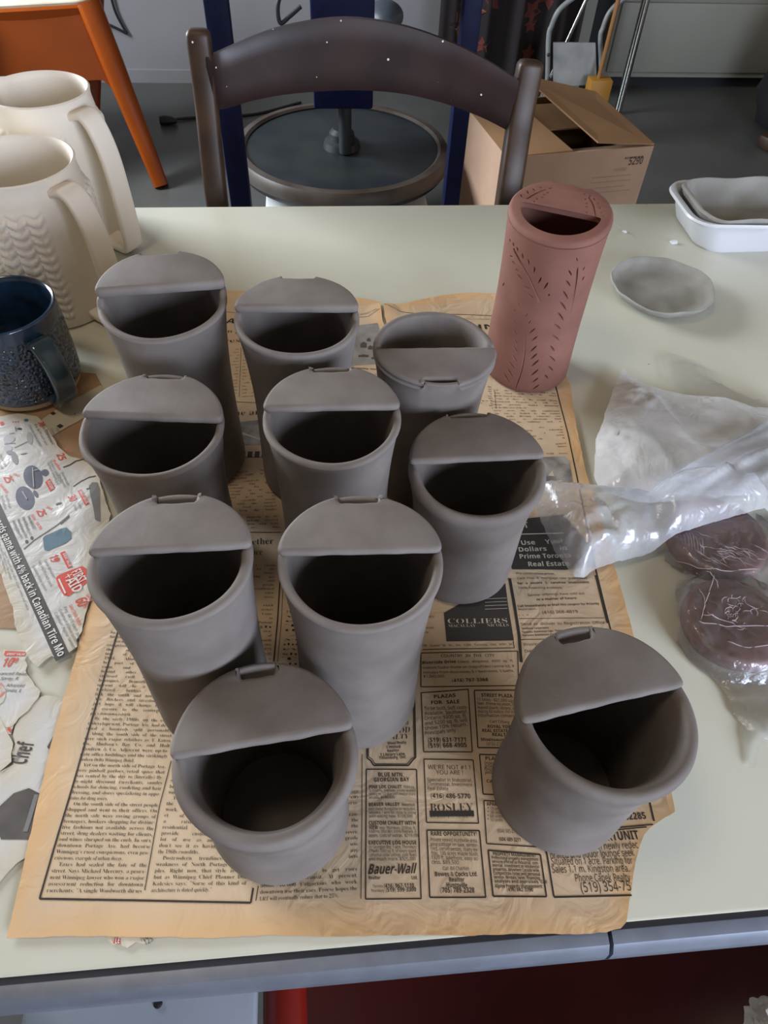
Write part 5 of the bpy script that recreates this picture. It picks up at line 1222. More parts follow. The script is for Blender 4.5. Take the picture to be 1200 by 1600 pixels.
# OPPORTUNITY at the torn corner
frame([(400, 960), (430, 1085), (468, 1322), (640, 1318), (922, 1311)], .0010, c6, closed=False)
frame([(700, 930), (840, 916), (1048, 897)], .0007, c6, closed=False); frame([(700, 946), (840, 929), (1010, 912)], .0007, c6, closed=False)
ad((860, 874), (1010, 864), '532285', .0046, bold=.02, conv=c6)
ad((640, 1002), (968, 984), 'OPPORTUNIT', .0058, bold=.010, conv=c6)
ad((560, 1052), (962, 1036), 'Motel & inn newly redec', .0045, conv=c6)
ad((450, 1098), (940, 1082), 'orated and liquor lounge seek', .0045, conv=c6)
ad((456, 1134), (930, 1128), 'Situated on 1 acre. Parking for', .0045, conv=c6)
ad((460, 1180), (912, 1174), 'Sales 1.1 m. Kingston area.', .0045, conv=c6)
ad((596, 1232), (918, 1228), 'Phone Capek Realty', .0046, conv=c6)
ad((630, 1294), (922, 1284), '(519) 354-75', .0060, bold=.008, conv=c6)
P.flush('advert', INK)

# ---- colour flyer, on top of the newspaper
fly_s = Sheet(4.2, lifts=((T(140, 800).x, T(140, 800).y, .03, .0025), (T(165, 760).x, T(165, 760).y, .03, .003)))
fly = paper('flyer', [(-90, 648), (0, 655), (30, 650), (60, 654), (78, 676), (92, 700), (108, 716), (128, 722), (142, 730), (156, 745), (164, 775), (174, 808), (170, 828), (152, 850), (144, 880), (142, 905), (144, 930), (138, 955), (132, 975), (131, 990), (122, 1004), (124, 1014), (112, 1022), (102, 1030), (91, 1035), (84, 1028), (74, 1034), (62, 1046), (54, 1040), (38, 1012), (26, 980), (22, 952), (14, 930), (4, 902), (-30, 850), (-90, 800)], FLYER, fly_s, .005, .0005, .012, edge_step=.004)
tag(fly, 'colourful shop flyer with red prices and camping goods, left of the cups', 'flyer')
Q = Print(fly_s, fly)
q1 = lambda X, Y: (X / 7.5, 630 + Y / 7.5)             # detail crops of the flyer
q2 = lambda X, Y: (X / 6.156, 800 + Y / 6.156)


def band(a, b, w):
    A, B = W2(*a), W2(*b); Q.rule(A, B, w)


band((-40, 722), (100, 1031), .0096); Q.flush('printed_band', FLYBAND, 'dark brown band with white words')
Q.line(W2(-23, 782), W2(93, 1030), 'your rewards game with 4% back in Canadian Tire Mo', .0056, bold=.012, extra=.0003); Q.flush('band_words', FLYWHITE, 'white words on the band')


def price(conv, O, L, h, t, bold=.04):
    a = W2(*conv(*O)); b = W2(*conv(O[0] + .44 * L, O[1] + .90 * L)); Q.line(a, b, t, h, bold=bold, shear=.15)


price(q1, (452, 246), 62, .0046, '30')
price(q1, (668, 626), 84, .0062, '25')
price(q1, (48, 892), 84, .0062, '25')
price(q1, (432, 1284), 84, .0062, '25')
price(q1, (800, 1118), 84, .0062, '30')
price(q2, (478, 452), 60, .0066, '19'); price(q2, (528, 470), 34, .0034, '99')
price(q2, (728, 868), 76, .0080, '60'); price(q2, (800, 918), 30, .0036, '%')
Q.flush('printed_price', FLYRED, 'red prices')
for (a, b, t, h, c) in (((760, 560), (830, 600), 'SAVE', .0022, q1), ((160, 860), (225, 890), 'SAVE', .0022, q1), ((545, 1245), (610, 1275), 'SAVE', .0022, q1), ((620, 690), (700, 810), 'Sale', .0024, q1), ((0, 980), (80, 1080), 'Sale 49.99', .0024, q1), ((365, 1330), (470, 1500), 'Sale 14.99', .0024, q1), ((668, 915), (765, 1110), 'Sale 79.99-149.99', .0024, q2), ((830, 815), (880, 875), 'SAVE', .0020, q2)):
    Q.line(W2(*c(*a)), W2(*c(*b)), t, h, bold=.01)
Q.flush('small_print', FLYPINK, 'red small print')
for (pts, c) in (([(540, 950), (595, 905), (655, 1010), (600, 1058)], q1), ([(922, 1062), (970, 1042), (1068, 1220), (1020, 1246)], q1), ([(585, 410), (632, 390), (705, 540), (660, 560)], q2)):
    Q.poly([W2(*c(*p)) for p in pts])
for p in ((35, 258, 26, 22), (165, 243, 9, 8), (195, 241, 9, 8), (225, 239, 9, 8)):
    x, y, a, b = p; Q.poly([W2(*q1(x + a * math.cos(k * PI / 4), y + b * math.sin(k * PI / 4))) for k in range(8)])
Q.poly([W2(*q2(*p)) for p in ((545, 650), (575, 620), (700, 570), (800, 535), (840, 560), (845, 690), (760, 760), (670, 825), (620, 815), (570, 730))])
Q.flush('printed_picture', FLYRED, 'red banners and red first aid pouch')
Q.line(W2(*q2(695, 600)), W2(*q2(765, 710)), 'FIRST', .0070, bold=.03, extra=.0003)
Q.line(W2(*q2(615, 640)), W2(*q2(720, 800)), '+AID', .0075, bold=.03, extra=.0003)
Q.rule(W2(*q2(575, 660)), W2(*q2(640, 800)), .0012, extra=.0003)
Q.line(W2(*q2(612, 420)), W2(*q2(675, 548)), 'GREAT VALUE', .0022, bold=.02, extra=.0003)
Q.line(W2(*q1(948, 1075)), W2(*q1(1030, 1228)), 'GREAT VALUE', .0022, bold=.02, extra=.0003)
Q.line(W2(*q1(565, 945)), W2(*q1(612, 1038)), 'FEATURE', .0026, bold=.02, extra=.0003)
Q.flush('printed_words', FLYWHITE, 'white words on red')


def blob(c, cx, cy, rx, ry, rot=0, n=20, ex=0.0):
    ca, sa = math.cos(rot), math.sin(rot); pts = []
    for k in range(n):
        a = 2 * PI * k / n; x, y = rx * math.cos(a), ry * math.sin(a)
        pts.append(W2(*c(cx + x * ca - y * sa, cy + x * sa + y * ca)))
    Q.poly(pts, extra=ex)


blob(q1, 400, 890, 108, 140, -.35); blob(q1, 305, 1135, 105, 140, -.35); blob(q1, 540, 838, 42, 40); blob(q1, 500, 840, 55, 22, -.2); blob(q1, 430, 1085, 24, 45, -.5)
Q.flush('printed_picture', FLYDARK, 'dark cooking pots printed on the flyer')
for (a, b) in (((395, 780), (410, 1010)), ((275, 1060), (330, 1150)), ((400, 820), (470, 800))):
    Q.rule(W2(*q1(*a)), W2(*q1(*b)), .0008, extra=.0004)
Q.flush('printed_picture', FLYPALE)
Q.poly([W2(*q2(*p)) for p in ((420, 265), (440, 245), (600, 175), (650, 168), (695, 210), (695, 270), (640, 315), (520, 365), (470, 390), (435, 380))])
blob(q1, 318, 220, 26, 18)
Q.flush('printed_picture', FLYBLUE, 'blue sleeping bag printed on the flyer')
Q.poly([W2(*q1(*p)) for p in ((1060, 1010), (1100, 970), (1160, 975), (1190, 1060), (1190, 1420), (1130, 1400), (1115, 1280), (1080, 1130))])
Q.flush('printed_picture', FLYGREY, 'grey lantern printed on the flyer')
for c, pts, w in ((q1, ((750, 775), (830, 745), (900, 700), (1020, 672)), .0013), (q1, ((870, 1000), (950, 950), (1060, 905), (1140, 896)), .0013), (q1, ((1030, 1050), (1080, 1040)), .0013), (q2, ((238, 372), (340, 285), (560, 140), (680, 55)), .0009), (q2, ((590, 135), (680, 70)), .0012)):
    for i in range(len(pts) - 1): Q.rule(W2(*c(*pts[i])), W2(*c(*pts[i + 1])), w)
blob(q1, 700, 1200, 38, 14, -.3); blob(q2, 315, 265, 14, 18); blob(q2, 266, 300, 16, 18); blob(q1, 240, 322, 30, 12)
Q.flush('printed_picture', FLYBLACK, 'black poles and hooks printed on the flyer')
blob(q1, 120, 440, 70, 50, -.2); blob(q1, 105, 550, 50, 40); blob(q1, 360, 430, 35, 75, -.1)
Q.flush('printed_picture', FLYPALE, 'pale pans printed on the flyer')
blob(q1, 125, 600, 40, 26); blob(q1, 185, 665, 36, 80, -.3); blob(q1, 290, 615, 40, 8, -.2)
for (a, b) in (((180, 545), (350, 465)), ((60, 500), (190, 490)), ((190, 300), (200, 350)), ((120, 380), (180, 370))): Q.rule(W2(*q1(*a)), W2(*q1(*b)), .0009)
Q.flush('printed_picture', FLYGREY, 'grey knife and pan printed on the flyer')
small = []
for (c, a, b, n, dx, dy) in ((q1, (340, 280), (480, 530), 3, 70, -10), (q1, (540, 330), (600, 480), 3, 60, -15), (q1, (590, 700), (710, 960), 2, -30, 20), (q1, (720, 830), (800, 990), 2, -38, 20), (q1, (0, 630), (70, 770), 2, -40, 30), (q1, (70, 1100), (120, 1260), 2, -55, 10), (q1, (330, 1345), (390, 1500), 4, -60, 18), (q1, (870, 1230), (900, 1300), 2, 55, -20), (q2, (270, 60), (345, 185), 1, 0, 0), (q2, (220, 70), (295, 245), 1, 0, 0), (q2, (170, 90), (255, 270), 1, 0, 0), (q2, (130, 110), (210, 275), 1, 0, 0), (q2, (430, 480), (520, 655), 1, 0, 0), (q2, (372, 490), (495, 740), 1, 0, 0), (q2, (315, 535), (440, 780), 1, 0, 0), (q2, (620, 935), (775, 1250), 1, 0, 0), (q2, (572, 960), (745, 1300), 1, 0, 0), (q2, (528, 990), (715, 1340), 1, 0, 0)):
    for k in range(n):
        t = random.choice(('Woods Camping cookset', 'Coleman Alpine lantern', 'Outbound sleeping bag', 'Reg 44.99 each pack'))
        Q.line(W2(*c(a[0] + dx * k, a[1] + dy * k)), W2(*c(b[0] + dx * k, b[1] + dy * k)), t, .0021)
for (a, b) in (((-10, 310), (105, 665)), ((0, 420), (60, 610)), ((40, 400), (270, 960))):
    Q.line(W2(*q2(*a)), W2(*q2(*b)), 'Spend, redeem and collect at our stores and online', .0016)
Q.flush('small_print', FLYGREY, 'grey small print')

# ------------------------------------------------------------------ lidded cups
Z_PAPER = TZ + 0.0032


def cup_rad(seed):
    def f(a, z):
        return 1 + .010 * math.sin(2 * a + seed) + .006 * math.sin(3 * a + seed * 2.3) + .004 * math.sin(a * 5 + z * 60 + seed)
    return f


def ring_cup(t, body, pts, lean_top, h, R, tl, rad, mat):
    """lid that runs all round the rim and leaves a half-moon opening"""
    back = [p for p in pts if p.y > .012 * 1.0 or abs(p.x) > R * .9]
    outer = []
    n = 120
    notch = [p for p in pts if p.y > 0 and abs(p.x) < R * .42]
    for i in range(n):
        an = PI / 2 + 2 * PI * (i + .5) / n
        p = Vector((R * rad(an, h) * math.cos(an), R * rad(an, h) * math.sin(an)))
        if p.y > 0 and abs(p.x) < R * .36:
            s = min(1, (R * .36 - abs(p.x)) / .002); p *= 1 - .0042 / R * s
        outer.append(p)
    inner = []
    ri, yb = R * .845, .0025
    a0 = math.asin(yb / ri)
    for i in range(49):
        an = PI - a0 + (PI + 2 * a0) * i / 48; inner.append(Vector((ri * math.cos(an), ri * math.sin(an))))
    c0, c1 = inner[-1], inner[0]
    inner += [c0.lerp(c1, i / 24) for i in range(1, 24)]
    for it in range(6):
        inner = [p * .5 + (inner[i - 1] + inner[(i + 1) % len(inner)]) * .25 for i, p in enumerate(inner)]

    def ins(P, d):
        m = len(P); r = []
        for i, p in enumerate(P):
            e = P[(i + 1) % m] - P[i - 1]; r.append(p + Vector((-e.y, e.x)).normalized() * d)
        return r
    V, Fc = [], []
    def loopring(P, rings, sign):
        o = len(V); m = len(P)
        for d, z in rings:
            for p in ins(P, d * sign): V.append((p.x, p.y, z))
        for r in range(len(rings) - 1):
            for i in range(m): Fc.append((o + r * m + i, o + r * m + (i + 1) % m, o + (r + 1) * m + (i + 1) % m, o + (r + 1) * m + i))
        return o, m, len(rings)
    prof = [(.0006, h - tl), (0, h - tl + .0008), (0, h - .0042), (.0006, h - .0022), (.0017, h - .0008), (.0032, h)]
    o1, m1, k1 = loopring(outer, prof, 1)
    o2, m2, k2 = loopring(inner, [(0, h - tl), (0, h - .0034), (.0006, h - .0015), (.0018, h - .0003), (.0026, h)], -1 if False else 1)
    for (ka, kb) in ((0, 0), (k1 - 1, k2 - 1)):
        A = [o1 + ka * m1 + i for i in range(m1)]; Bq = [o2 + kb * m2 + i for i in range(m2)]
        idx = A + Bq
        for f in tessellate_polygon([[Vector((V[i][0], V[i][1], 0)) for i in A], [Vector((V[i][0], V[i][1], 0)) for i in Bq]]): Fc.append(tuple(idx[i] for i in f))
    lid = link('lid', lean_top(V), Fc, mat, t, angle=50)
    return t, body, lid


def lidded_cup(x, y, h, R, p0, p1, label, mat=CLAY, reverse=False, tl=.006, drop=.003, wall=.005, lip=.004, flare=.0, nw=.26, nd=.0068, closed=.0022, base=.90, waist=.88, seed=1.0, chord=.05, ring=False, tilt=0.0, z0=Z_PAPER, group='half-lidded clay cups on the newspaper'):
    """p0, p1: the two ends of the straight lid edge in photo pixels (left, right); they give the turn of the cup"""
    def lean_top(V):
        return [(x_, y_, z_ + tilt * (y_ / R) * max(0, min(1, (z_ / h - .55) / .45))) for x_, y_, z_ in V] if tilt else V
    a = at_z(p0[0], p0[1], z0 + h); b = at_z(p1[0], p1[1], z0 + h)
    rz = math.atan2(b.y - a.y, b.x - a.x) + (PI if reverse else 0)
    t = thing('lidded_cup', (x, y, z0), label, 'cup', group, rz)
    N = 120
    rad = cup_rad(seed)
    yc = chord * R
    ac = math.asin(yc / R)                      # lid covers angles ac .. PI - ac (local +Y is the back)

    def strip(k):                                 # wall columns behind the notch
        an = 2 * PI * k / N
        return math.sin(an) > 0 and abs(math.cos(an)) < nw * 1.06

    def top(k):
        an = 2 * PI * k / N
        s = math.sin(an); c = math.cos(an)
        ya = s * R
        if ya >= yc:
            if strip(k): return h - closed if closed else h - tl - .001
            return h - tl + .0002
        d = min(1.0, (yc - ya) / (.12 * R))
        d = d * d * (3 - 2 * d)
        return (h - tl + .0002) * (1 - d) + (h - drop) * d if drop < tl else (h - tl + .0002) * (1 - d) + (h - drop) * d

    def prof(z):                                  # outer radius by height fraction
        u = z / h
        return R * (base + (waist - base) * math.sin(min(1, u / .6) * PI / 2) + (1 - waist) * max(0, (u - .45) / .55) ** (2.2 - flare))
    zs = [0, .0012, .004, .009] + [h * i / 22 for i in range(2, 22)]
    V, Fc = [], []
    rows = []
    for z in zs:
        rr = prof(z) - (.0042 if z == 0 else .0018 if z < .002 else .0004 if z < .005 else 0)
        row = []
        for k in range(N):
            an = 2 * PI * k / N; tz = top(k)
            zz = z if z < h * .5 else h * .5 + (z - h * .5) * (tz - lip - h * .5) / (zs[-1] - h * .5)
            q = rr * rad(an, zz); row.append(len(V)); V.append((q * math.cos(an), q * math.sin(an), zz))
        rows.append(row)
    # rounded lip, then the inner wall
    lipprof = [(0.0, -lip * .55), (-wall * .10, -lip * .22), (-wall * .30, -lip * .03), (-wall * .55, 0), (-wall * .85, -lip * .12), (-wall, -lip * .5)]
    for dr, dz in lipprof:
        row = []
        for k in range(N):
            an = 2 * PI * k / N
            kw, kz = (.0034 / wall, .30) if closed and strip(k) else (1, 1)
            q = (R + dr * kw) * rad(an, h); row.append(len(V)); V.append((q * math.cos(an), q * math.sin(an), top(k) + dz * kz))
        rows.append(row)
    for fz in (.85, .6, .35, .12, .045):
        row = []
        for k in range(N):
            an = 2 * PI * k / N; z = fz * h
            q = (min(prof(z), R) - max(wall, .005)) * rad(an, z); row.append(len(V)); V.append((q * math.cos(an), q * math.sin(an), z))
        rows.append(row)
    for r0, r1 in zip(rows[:-1], rows[1:]):
        for k in range(N): Fc.append((r0[k], r0[(k + 1) % N], r1[(k + 1) % N], r1[k]))
    Fc.append(tuple(rows[0])[::-1]); Fc.append(tuple(rows[-1]))
    body = link('cup_body', lean_top(V), Fc, mat, t, angle=50)
    # lid: D-shaped slab with a notch cut in its back edge
    out = []
    n = 64
    for i in range(n + 1):
        an = ac + (PI - 2 * ac) * i / n
        q = R * rad(an, h) * 1.0
        out.append(Vector((q * math.cos(an), q * math.sin(an))))
    w = nw * R
    left = [p for p in out if not (abs(p.x) < w and p.y > 0)]
    rs = [p for p in left if p.x > 0]; ls = [p for p in left if p.x < 0]
    yb = R - nd
    edge_y = math.sqrt(R * R - w * w)
    pts = rs + [Vector((w, edge_y * 1.0)), Vector((w * .96, yb + .0012)), Vector((w * .88, yb))] + [Vector((w * u, yb - .0004 * math.cos(u * 3))) for u in (.5, .15, -.2, -.55)] + [Vector((-w * .88, yb)), Vector((-w * .96, yb + .0012)), Vector((-w, edge_y))] + ls
    # straight front edge, slightly uneven by hand
    c0, c1 = ls[-1], rs[0]
    for i in range(1, 36):
        q = c0.lerp(c1, i / 36); pts.append(q + Vector((0, .0006 * noise.noise(Vector((q.x * 90, seed * 7, .3))))))
    m = len(pts)
    for it in range(4):                            # soften the two front corners
        for cn in (c0, c1):
            near = [i for i in range(m) if (pts[i] - cn).length < .0052]
            new = {i: pts[i] * .5 + (pts[i - 1] + pts[(i + 1) % m]) * .25 for i in near}
            for i in near: pts[i] = new[i]

    def inset(d):
        res = []
        for i, p in enumerate(pts):
            e = (pts[(i + 1) % m] - pts[i - 1]); nn = Vector((-e.y, e.x))
            res.append(p + nn.normalized() * d if nn.length > 1e-9 else p)
        return res
    V, Fc = [], []
    rings = [(.0012, h - tl), (0.0002, h - tl + .0012), (0.0, h - .0021), (.0008, h - .0007), (.0024, h)]
    if ring: return ring_cup(t, body, pts, lean_top, h, R, tl, rad, mat)
    for d, z in rings:
        for p in inset(d): V.append((p.x, p.y, z))
    for r in range(len(rings) - 1):
        for i in range(m): Fc.append((r * m + i, r * m + (i + 1) % m, (r + 1) * m + (i + 1) % m, (r + 1) * m + i))

    def capfaces(ofs, rev):
        tri = tessellate_polygon([[Vector((V[ofs + i][0], V[ofs + i][1], 0)) for i in range(m)]])
        for f in tri: Fc.append(tuple(ofs + i for i in (f[::-1] if rev else f)))
    capfaces(0, True); capfaces((len(rings) - 1) * m, False)
    lid = link('lid', lean_top(V), Fc, mat, t, angle=50)
    return t, body, lid


cupspec = dict(
    A=(-.1088, .4361, .1712, .0437, (152, 464), (346, 450)), B=(-.016, .4142, .1670, .0424, (368, 487), (560, 487)),
    C=(.0795, .4045, .1415, .0437, (590, 534), (776, 532)), D=(-.1058, .3271, .150, .0440, (120, 660), (348, 668)),
    E=(.0045, .3219, .158, .0428, (410, 658), (629, 654)), F=(.0992, .3140, .1155, .0460, (641, 722), (852, 712)),
    G=(-.0789, .2134, .1650, .0402, (132, 884), (394, 870)), H=(.0150, .2081, .1630, .0416, (436, 880), (691, 874)),
    I=(-.0366, .1370, .1045, .0463, (268, 1192), (556, 1142)), J=(.1344, .1395, .1210, .0456, (824, 1126), (1078, 1066)))
C = lambda k, label, **kw: lidded_cup(*cupspec[k], label, **kw)
C('A', 'grey clay cup at back left with stepped lid and open notch, nearest the pitchers', tl=.0070, drop=.0105, closed=0, nw=.30, nd=.005, base=.88, waist=.86, seed=.4, chord=.02, tilt=.003)
C('B', 'grey clay cup in the back row between the notched left cup and the backward cup', tl=.0060, drop=.0080, closed=0, nw=.28, nd=.0045, base=.86, waist=.84, seed=1.9, lip=.005)
C('C', 'grey clay cup turned backward, opening at the far side and slot at the front', reverse=True, tl=.0045, drop=.0015, nw=.27, nd=.0072, closed=.0006, waist=.86, base=.84, wall=.006, seed=3.1)
C('D', 'grey clay cup in the left column just right of the blue mug', tl=.0055, drop=.0060, nw=.27, nd=.0050, seed=4.4, waist=.86, base=.88)
C('E', 'grey clay cup at the centre of the group, slit notch and straight lid', tl=.0050, drop=.0060, nw=.28, nd=.0062, seed=5.2, waist=.86, base=.86)
C('F', 'grey clay cup on the right side beside the plastic bag, wide flared lip', tl=.0045, drop=.0035, nw=.30, nd=.0056, wall=.0075, lip=.010, seed=6.6, waist=.86, base=.86, tilt=.004)
C('G', 'grey clay cup next to the red first aid picture on the flyer', tl=.0050, drop=.0050, nw=.26, nd=.0070, seed=7.1, waist=.88, base=.90, wall=.006)
C('H', 'pale grey clay cup in the middle of the front rows, standing beside the framed adverts', tl=.0045, drop=.0045, nw=.26, nd=.0064, seed=8.3, waist=.88, base=.90)
C('I', 'short grey clay cup nearest the camera, turned a little to the left', tl=.0050, drop=.0050, nw=.20, nd=.0078, closed=.0005, wall=.0075, lip=.009, seed=9.7, waist=.87, base=.90, chord=.04)
C('J', 'grey clay cup standing apart at the front right of the newspaper', tl=.0040, drop=.0035, nw=.20, nd=.0078, closed=.0005, wall=.0075, lip=.008, seed=10.2, waist=.86, base=.90, chord=.02)
_, kbody, klid = lidded_cup(.2026, .5520, .1640, .0432, (806, 328), (944, 357), 'red terracotta cup with incised fern leaves, behind the grey cups', mat=TERRA, tl=.0060, drop=.0058, closed=0, nw=.36, nd=.0050, wall=.0075, lip=.001, base=.97, waist=.94, seed=2.2, chord=.10, ring=True, tilt=.0060, group='half-lidded clay cups on the newspaper')
KX, KY, KZ0, KH, KR = .2026, .5520, Z_PAPER, .1640, .0432
bpy.context.view_layer.update()

# fern incisions: lens-shaped cutters laid on the surface and subtracted


def kp(X, Y): return (780 + X / 4.445, 280 + Y / 4.445)


def on_cyl(px, py):
    d = ray(px, py); o = CAM - Vector((KX, KY, 0)); r = KR * .955
    a = d.x ** 2 + d.y ** 2; b = 2 * (o.x * d.x + o.y * d.y); c = o.x ** 2 + o.y ** 2 - r * r
    q = b * b - 4 * a * c
    if q < 0: return None
    t = (-b - math.sqrt(q)) / (2 * a)
    return CAM + d * t


def lens(V, Fc, a, b, nrm, w, dep):
    """closed spindle from a to b, widest in the middle"""
    ax = (b - a)
    if ax.length < 1e-5: return
    u = ax.normalized(); s = u.cross(nrm).normalized(); o = len(V)
    V.append(a)
    for f in (.3, .65):
        c = a.lerp(b, f)
        V.extend([c + nrm * dep, c + s * w, c - nrm * dep, c - s * w])
    V.append(b)
    for k in range(4):
        k2 = (k + 1) % 4
        Fc.append((o, o + 1 + k2, o + 1 + k)); Fc.append((o + 1 + k, o + 1 + k2, o + 5 + k2, o + 5 + k)); Fc.append((o + 5 + k, o + 5 + k2, o + 9))


def leaf_cut(strokes, place, stems):
    V, Fc = [], []
    for (a, b, c, d) in strokes:
        p, q = place(*kp(a, b)), place(*kp(c, d))
        if p is None or q is None: continue
        n = nrm_of(place, (p + q) / 2); e_ = (q - p) * .12; lens(V, Fc, p - e_, q + e_, n, .0010, .0019)
    for st in stems:
        pts = [place(*kp(*s)) for s in st]
        if any(p is None for p in pts): continue
        cr = catmull(pts, 5); rad = [.0012 * (.45 + .55 * math.sin(PI * min(1, (i + 1) / len(cr)) ** .6)) for i in range(len(cr))]
        v, f = tube_geo(cr, rad, 6); o = len(V)
        V.extend(v); Fc.extend(tuple(i + o for i in ff) for ff in f)
    return V, Fc


def nrm_of(place, p):
    if place is on_cyl: return Vector((p.x - KX, p.y - KY, 0)).normalized()
    return Vector((0, 0, 1))


KTOP = klid.parent.matrix_world.inverted() if klid.parent else Matrix()


def on_lid(px, py):
    p = at_z(px, py, KZ0 + KH)
    for _ in range(4):
        q = KTOP @ p; p = at_z(px, py, KZ0 + KH + .0060 * q.y / KR)
    return p



FA = [(97, 440, 104, 466), (124, 470, 131, 502), (160, 515, 166, 552), (200, 555, 206, 592), (245, 608, 238, 652), (292, 683, 268, 724), (338, 718, 308, 764), (347, 798, 341, 812), (73, 533, 97, 546), (83, 568, 120, 602), (106, 623, 144, 652), (118, 658, 165, 706), (158, 738, 222, 772), (188, 793, 242, 832), (75, 415, 82, 432),
      (95, 900, 108, 928), (93, 985, 117, 1012), (93, 1045, 122, 1087), (98, 1105, 127, 1152), (93, 1160, 127, 1207), (83, 1215, 122, 1267), (58, 1260, 107, 1318), (53, 1315, 97, 1378), (28, 1345, 67, 1408), (16, 1425, 38, 1448), (197, 932, 174, 967), (218, 982, 198, 1014), (252, 1037, 203, 1078), (267, 1092, 222, 1128), (262, 1157, 213, 1203), (264, 1212, 217, 1253), (274, 1256, 227, 1298), (270, 1322, 222, 1362), (272, 1377, 230, 1408), (280, 1422, 228, 1458), (131, 856, 128, 884),
      (530, 532, 541, 572), (480, 628, 502, 668), (464, 702, 492, 742), (444, 777, 477, 832), (424, 852, 467, 912), (409, 927, 447, 982), (384, 1007, 427, 1042), (369, 1082, 417, 1118), (354, 1157, 382, 1192), (349, 1227, 387, 1262), (339, 1297, 372, 1327), (314, 1357, 337, 1382), (592, 602, 574, 632), (587, 672, 574, 703), (32, 718, 18, 745)]
STEMS = [[(100, 480), (160, 600), (215, 705), (282, 850)], [(135, 890), (160, 1000), (178, 1130), (162, 1300), (110, 1472)], [(543, 610), (522, 790), (500, 935)]]
LIDF = [(150, 104, 160, 124), (194, 79, 206, 102), (233, 63, 252, 82), (273, 53, 300, 60), (338, 60, 366, 62), (233, 148, 252, 160), (253, 129, 276, 142), (288, 119, 311, 131), (303, 104, 326, 113), (324, 90, 346, 96), (624, 109, 641, 121), (654, 129, 671, 146), (679, 159, 701, 173), (689, 189, 711, 206), (696, 224, 721, 233), (704, 247, 736, 259), (580, 99, 602, 106), (589, 134, 606, 141), (594, 164, 616, 171), (597, 184, 619, 196), (599, 224, 616, 233)]
LSTEM = [[(190, 136), (250, 100), (322, 70)], [(620, 120), (652, 172), (672, 262)]]


def carve(target, V, Fc):
    inv = target.matrix_world.inverted()
    me = bpy.data.meshes.new('cutter'); me.from_pydata([tuple(inv @ v) for v in V], [], Fc)
    b2 = bmesh.new(); b2.from_mesh(me); bmesh.ops.recalc_face_normals(b2, faces=b2.faces[:]); b2.to_mesh(me); b2.free()
    cu = bpy.data.objects.new('cutter', me); COL.objects.link(cu); cu.matrix_world = target.matrix_world
    md = target.modifiers.new('cut', 'BOOLEAN'); md.operation = 'DIFFERENCE'; md.object = cu; md.solver = 'EXACT'; md.use_self = True
    dg = bpy.context.evaluated_depsgraph_get(); dg.update()
    res = bpy.data.meshes.new_from_object(target.evaluated_get(dg), preserve_all_data_layers=True, depsgraph=dg)
    old = len(target.data.polygons)
    target.modifiers.remove(md)
    if len(res.polygons) > old * .8:
        target.data = res
        res.set_sharp_from_angle(angle=math.radians(40))
    bpy.data.objects.remove(cu)


V, Fc = leaf_cut(FA, on_cyl, STEMS); carve(kbody, V, Fc)
V, Fc = leaf_cut(LIDF, on_lid, LSTEM); carve(klid, V, Fc)

# ------------------------------------------------------------------ white pitchers


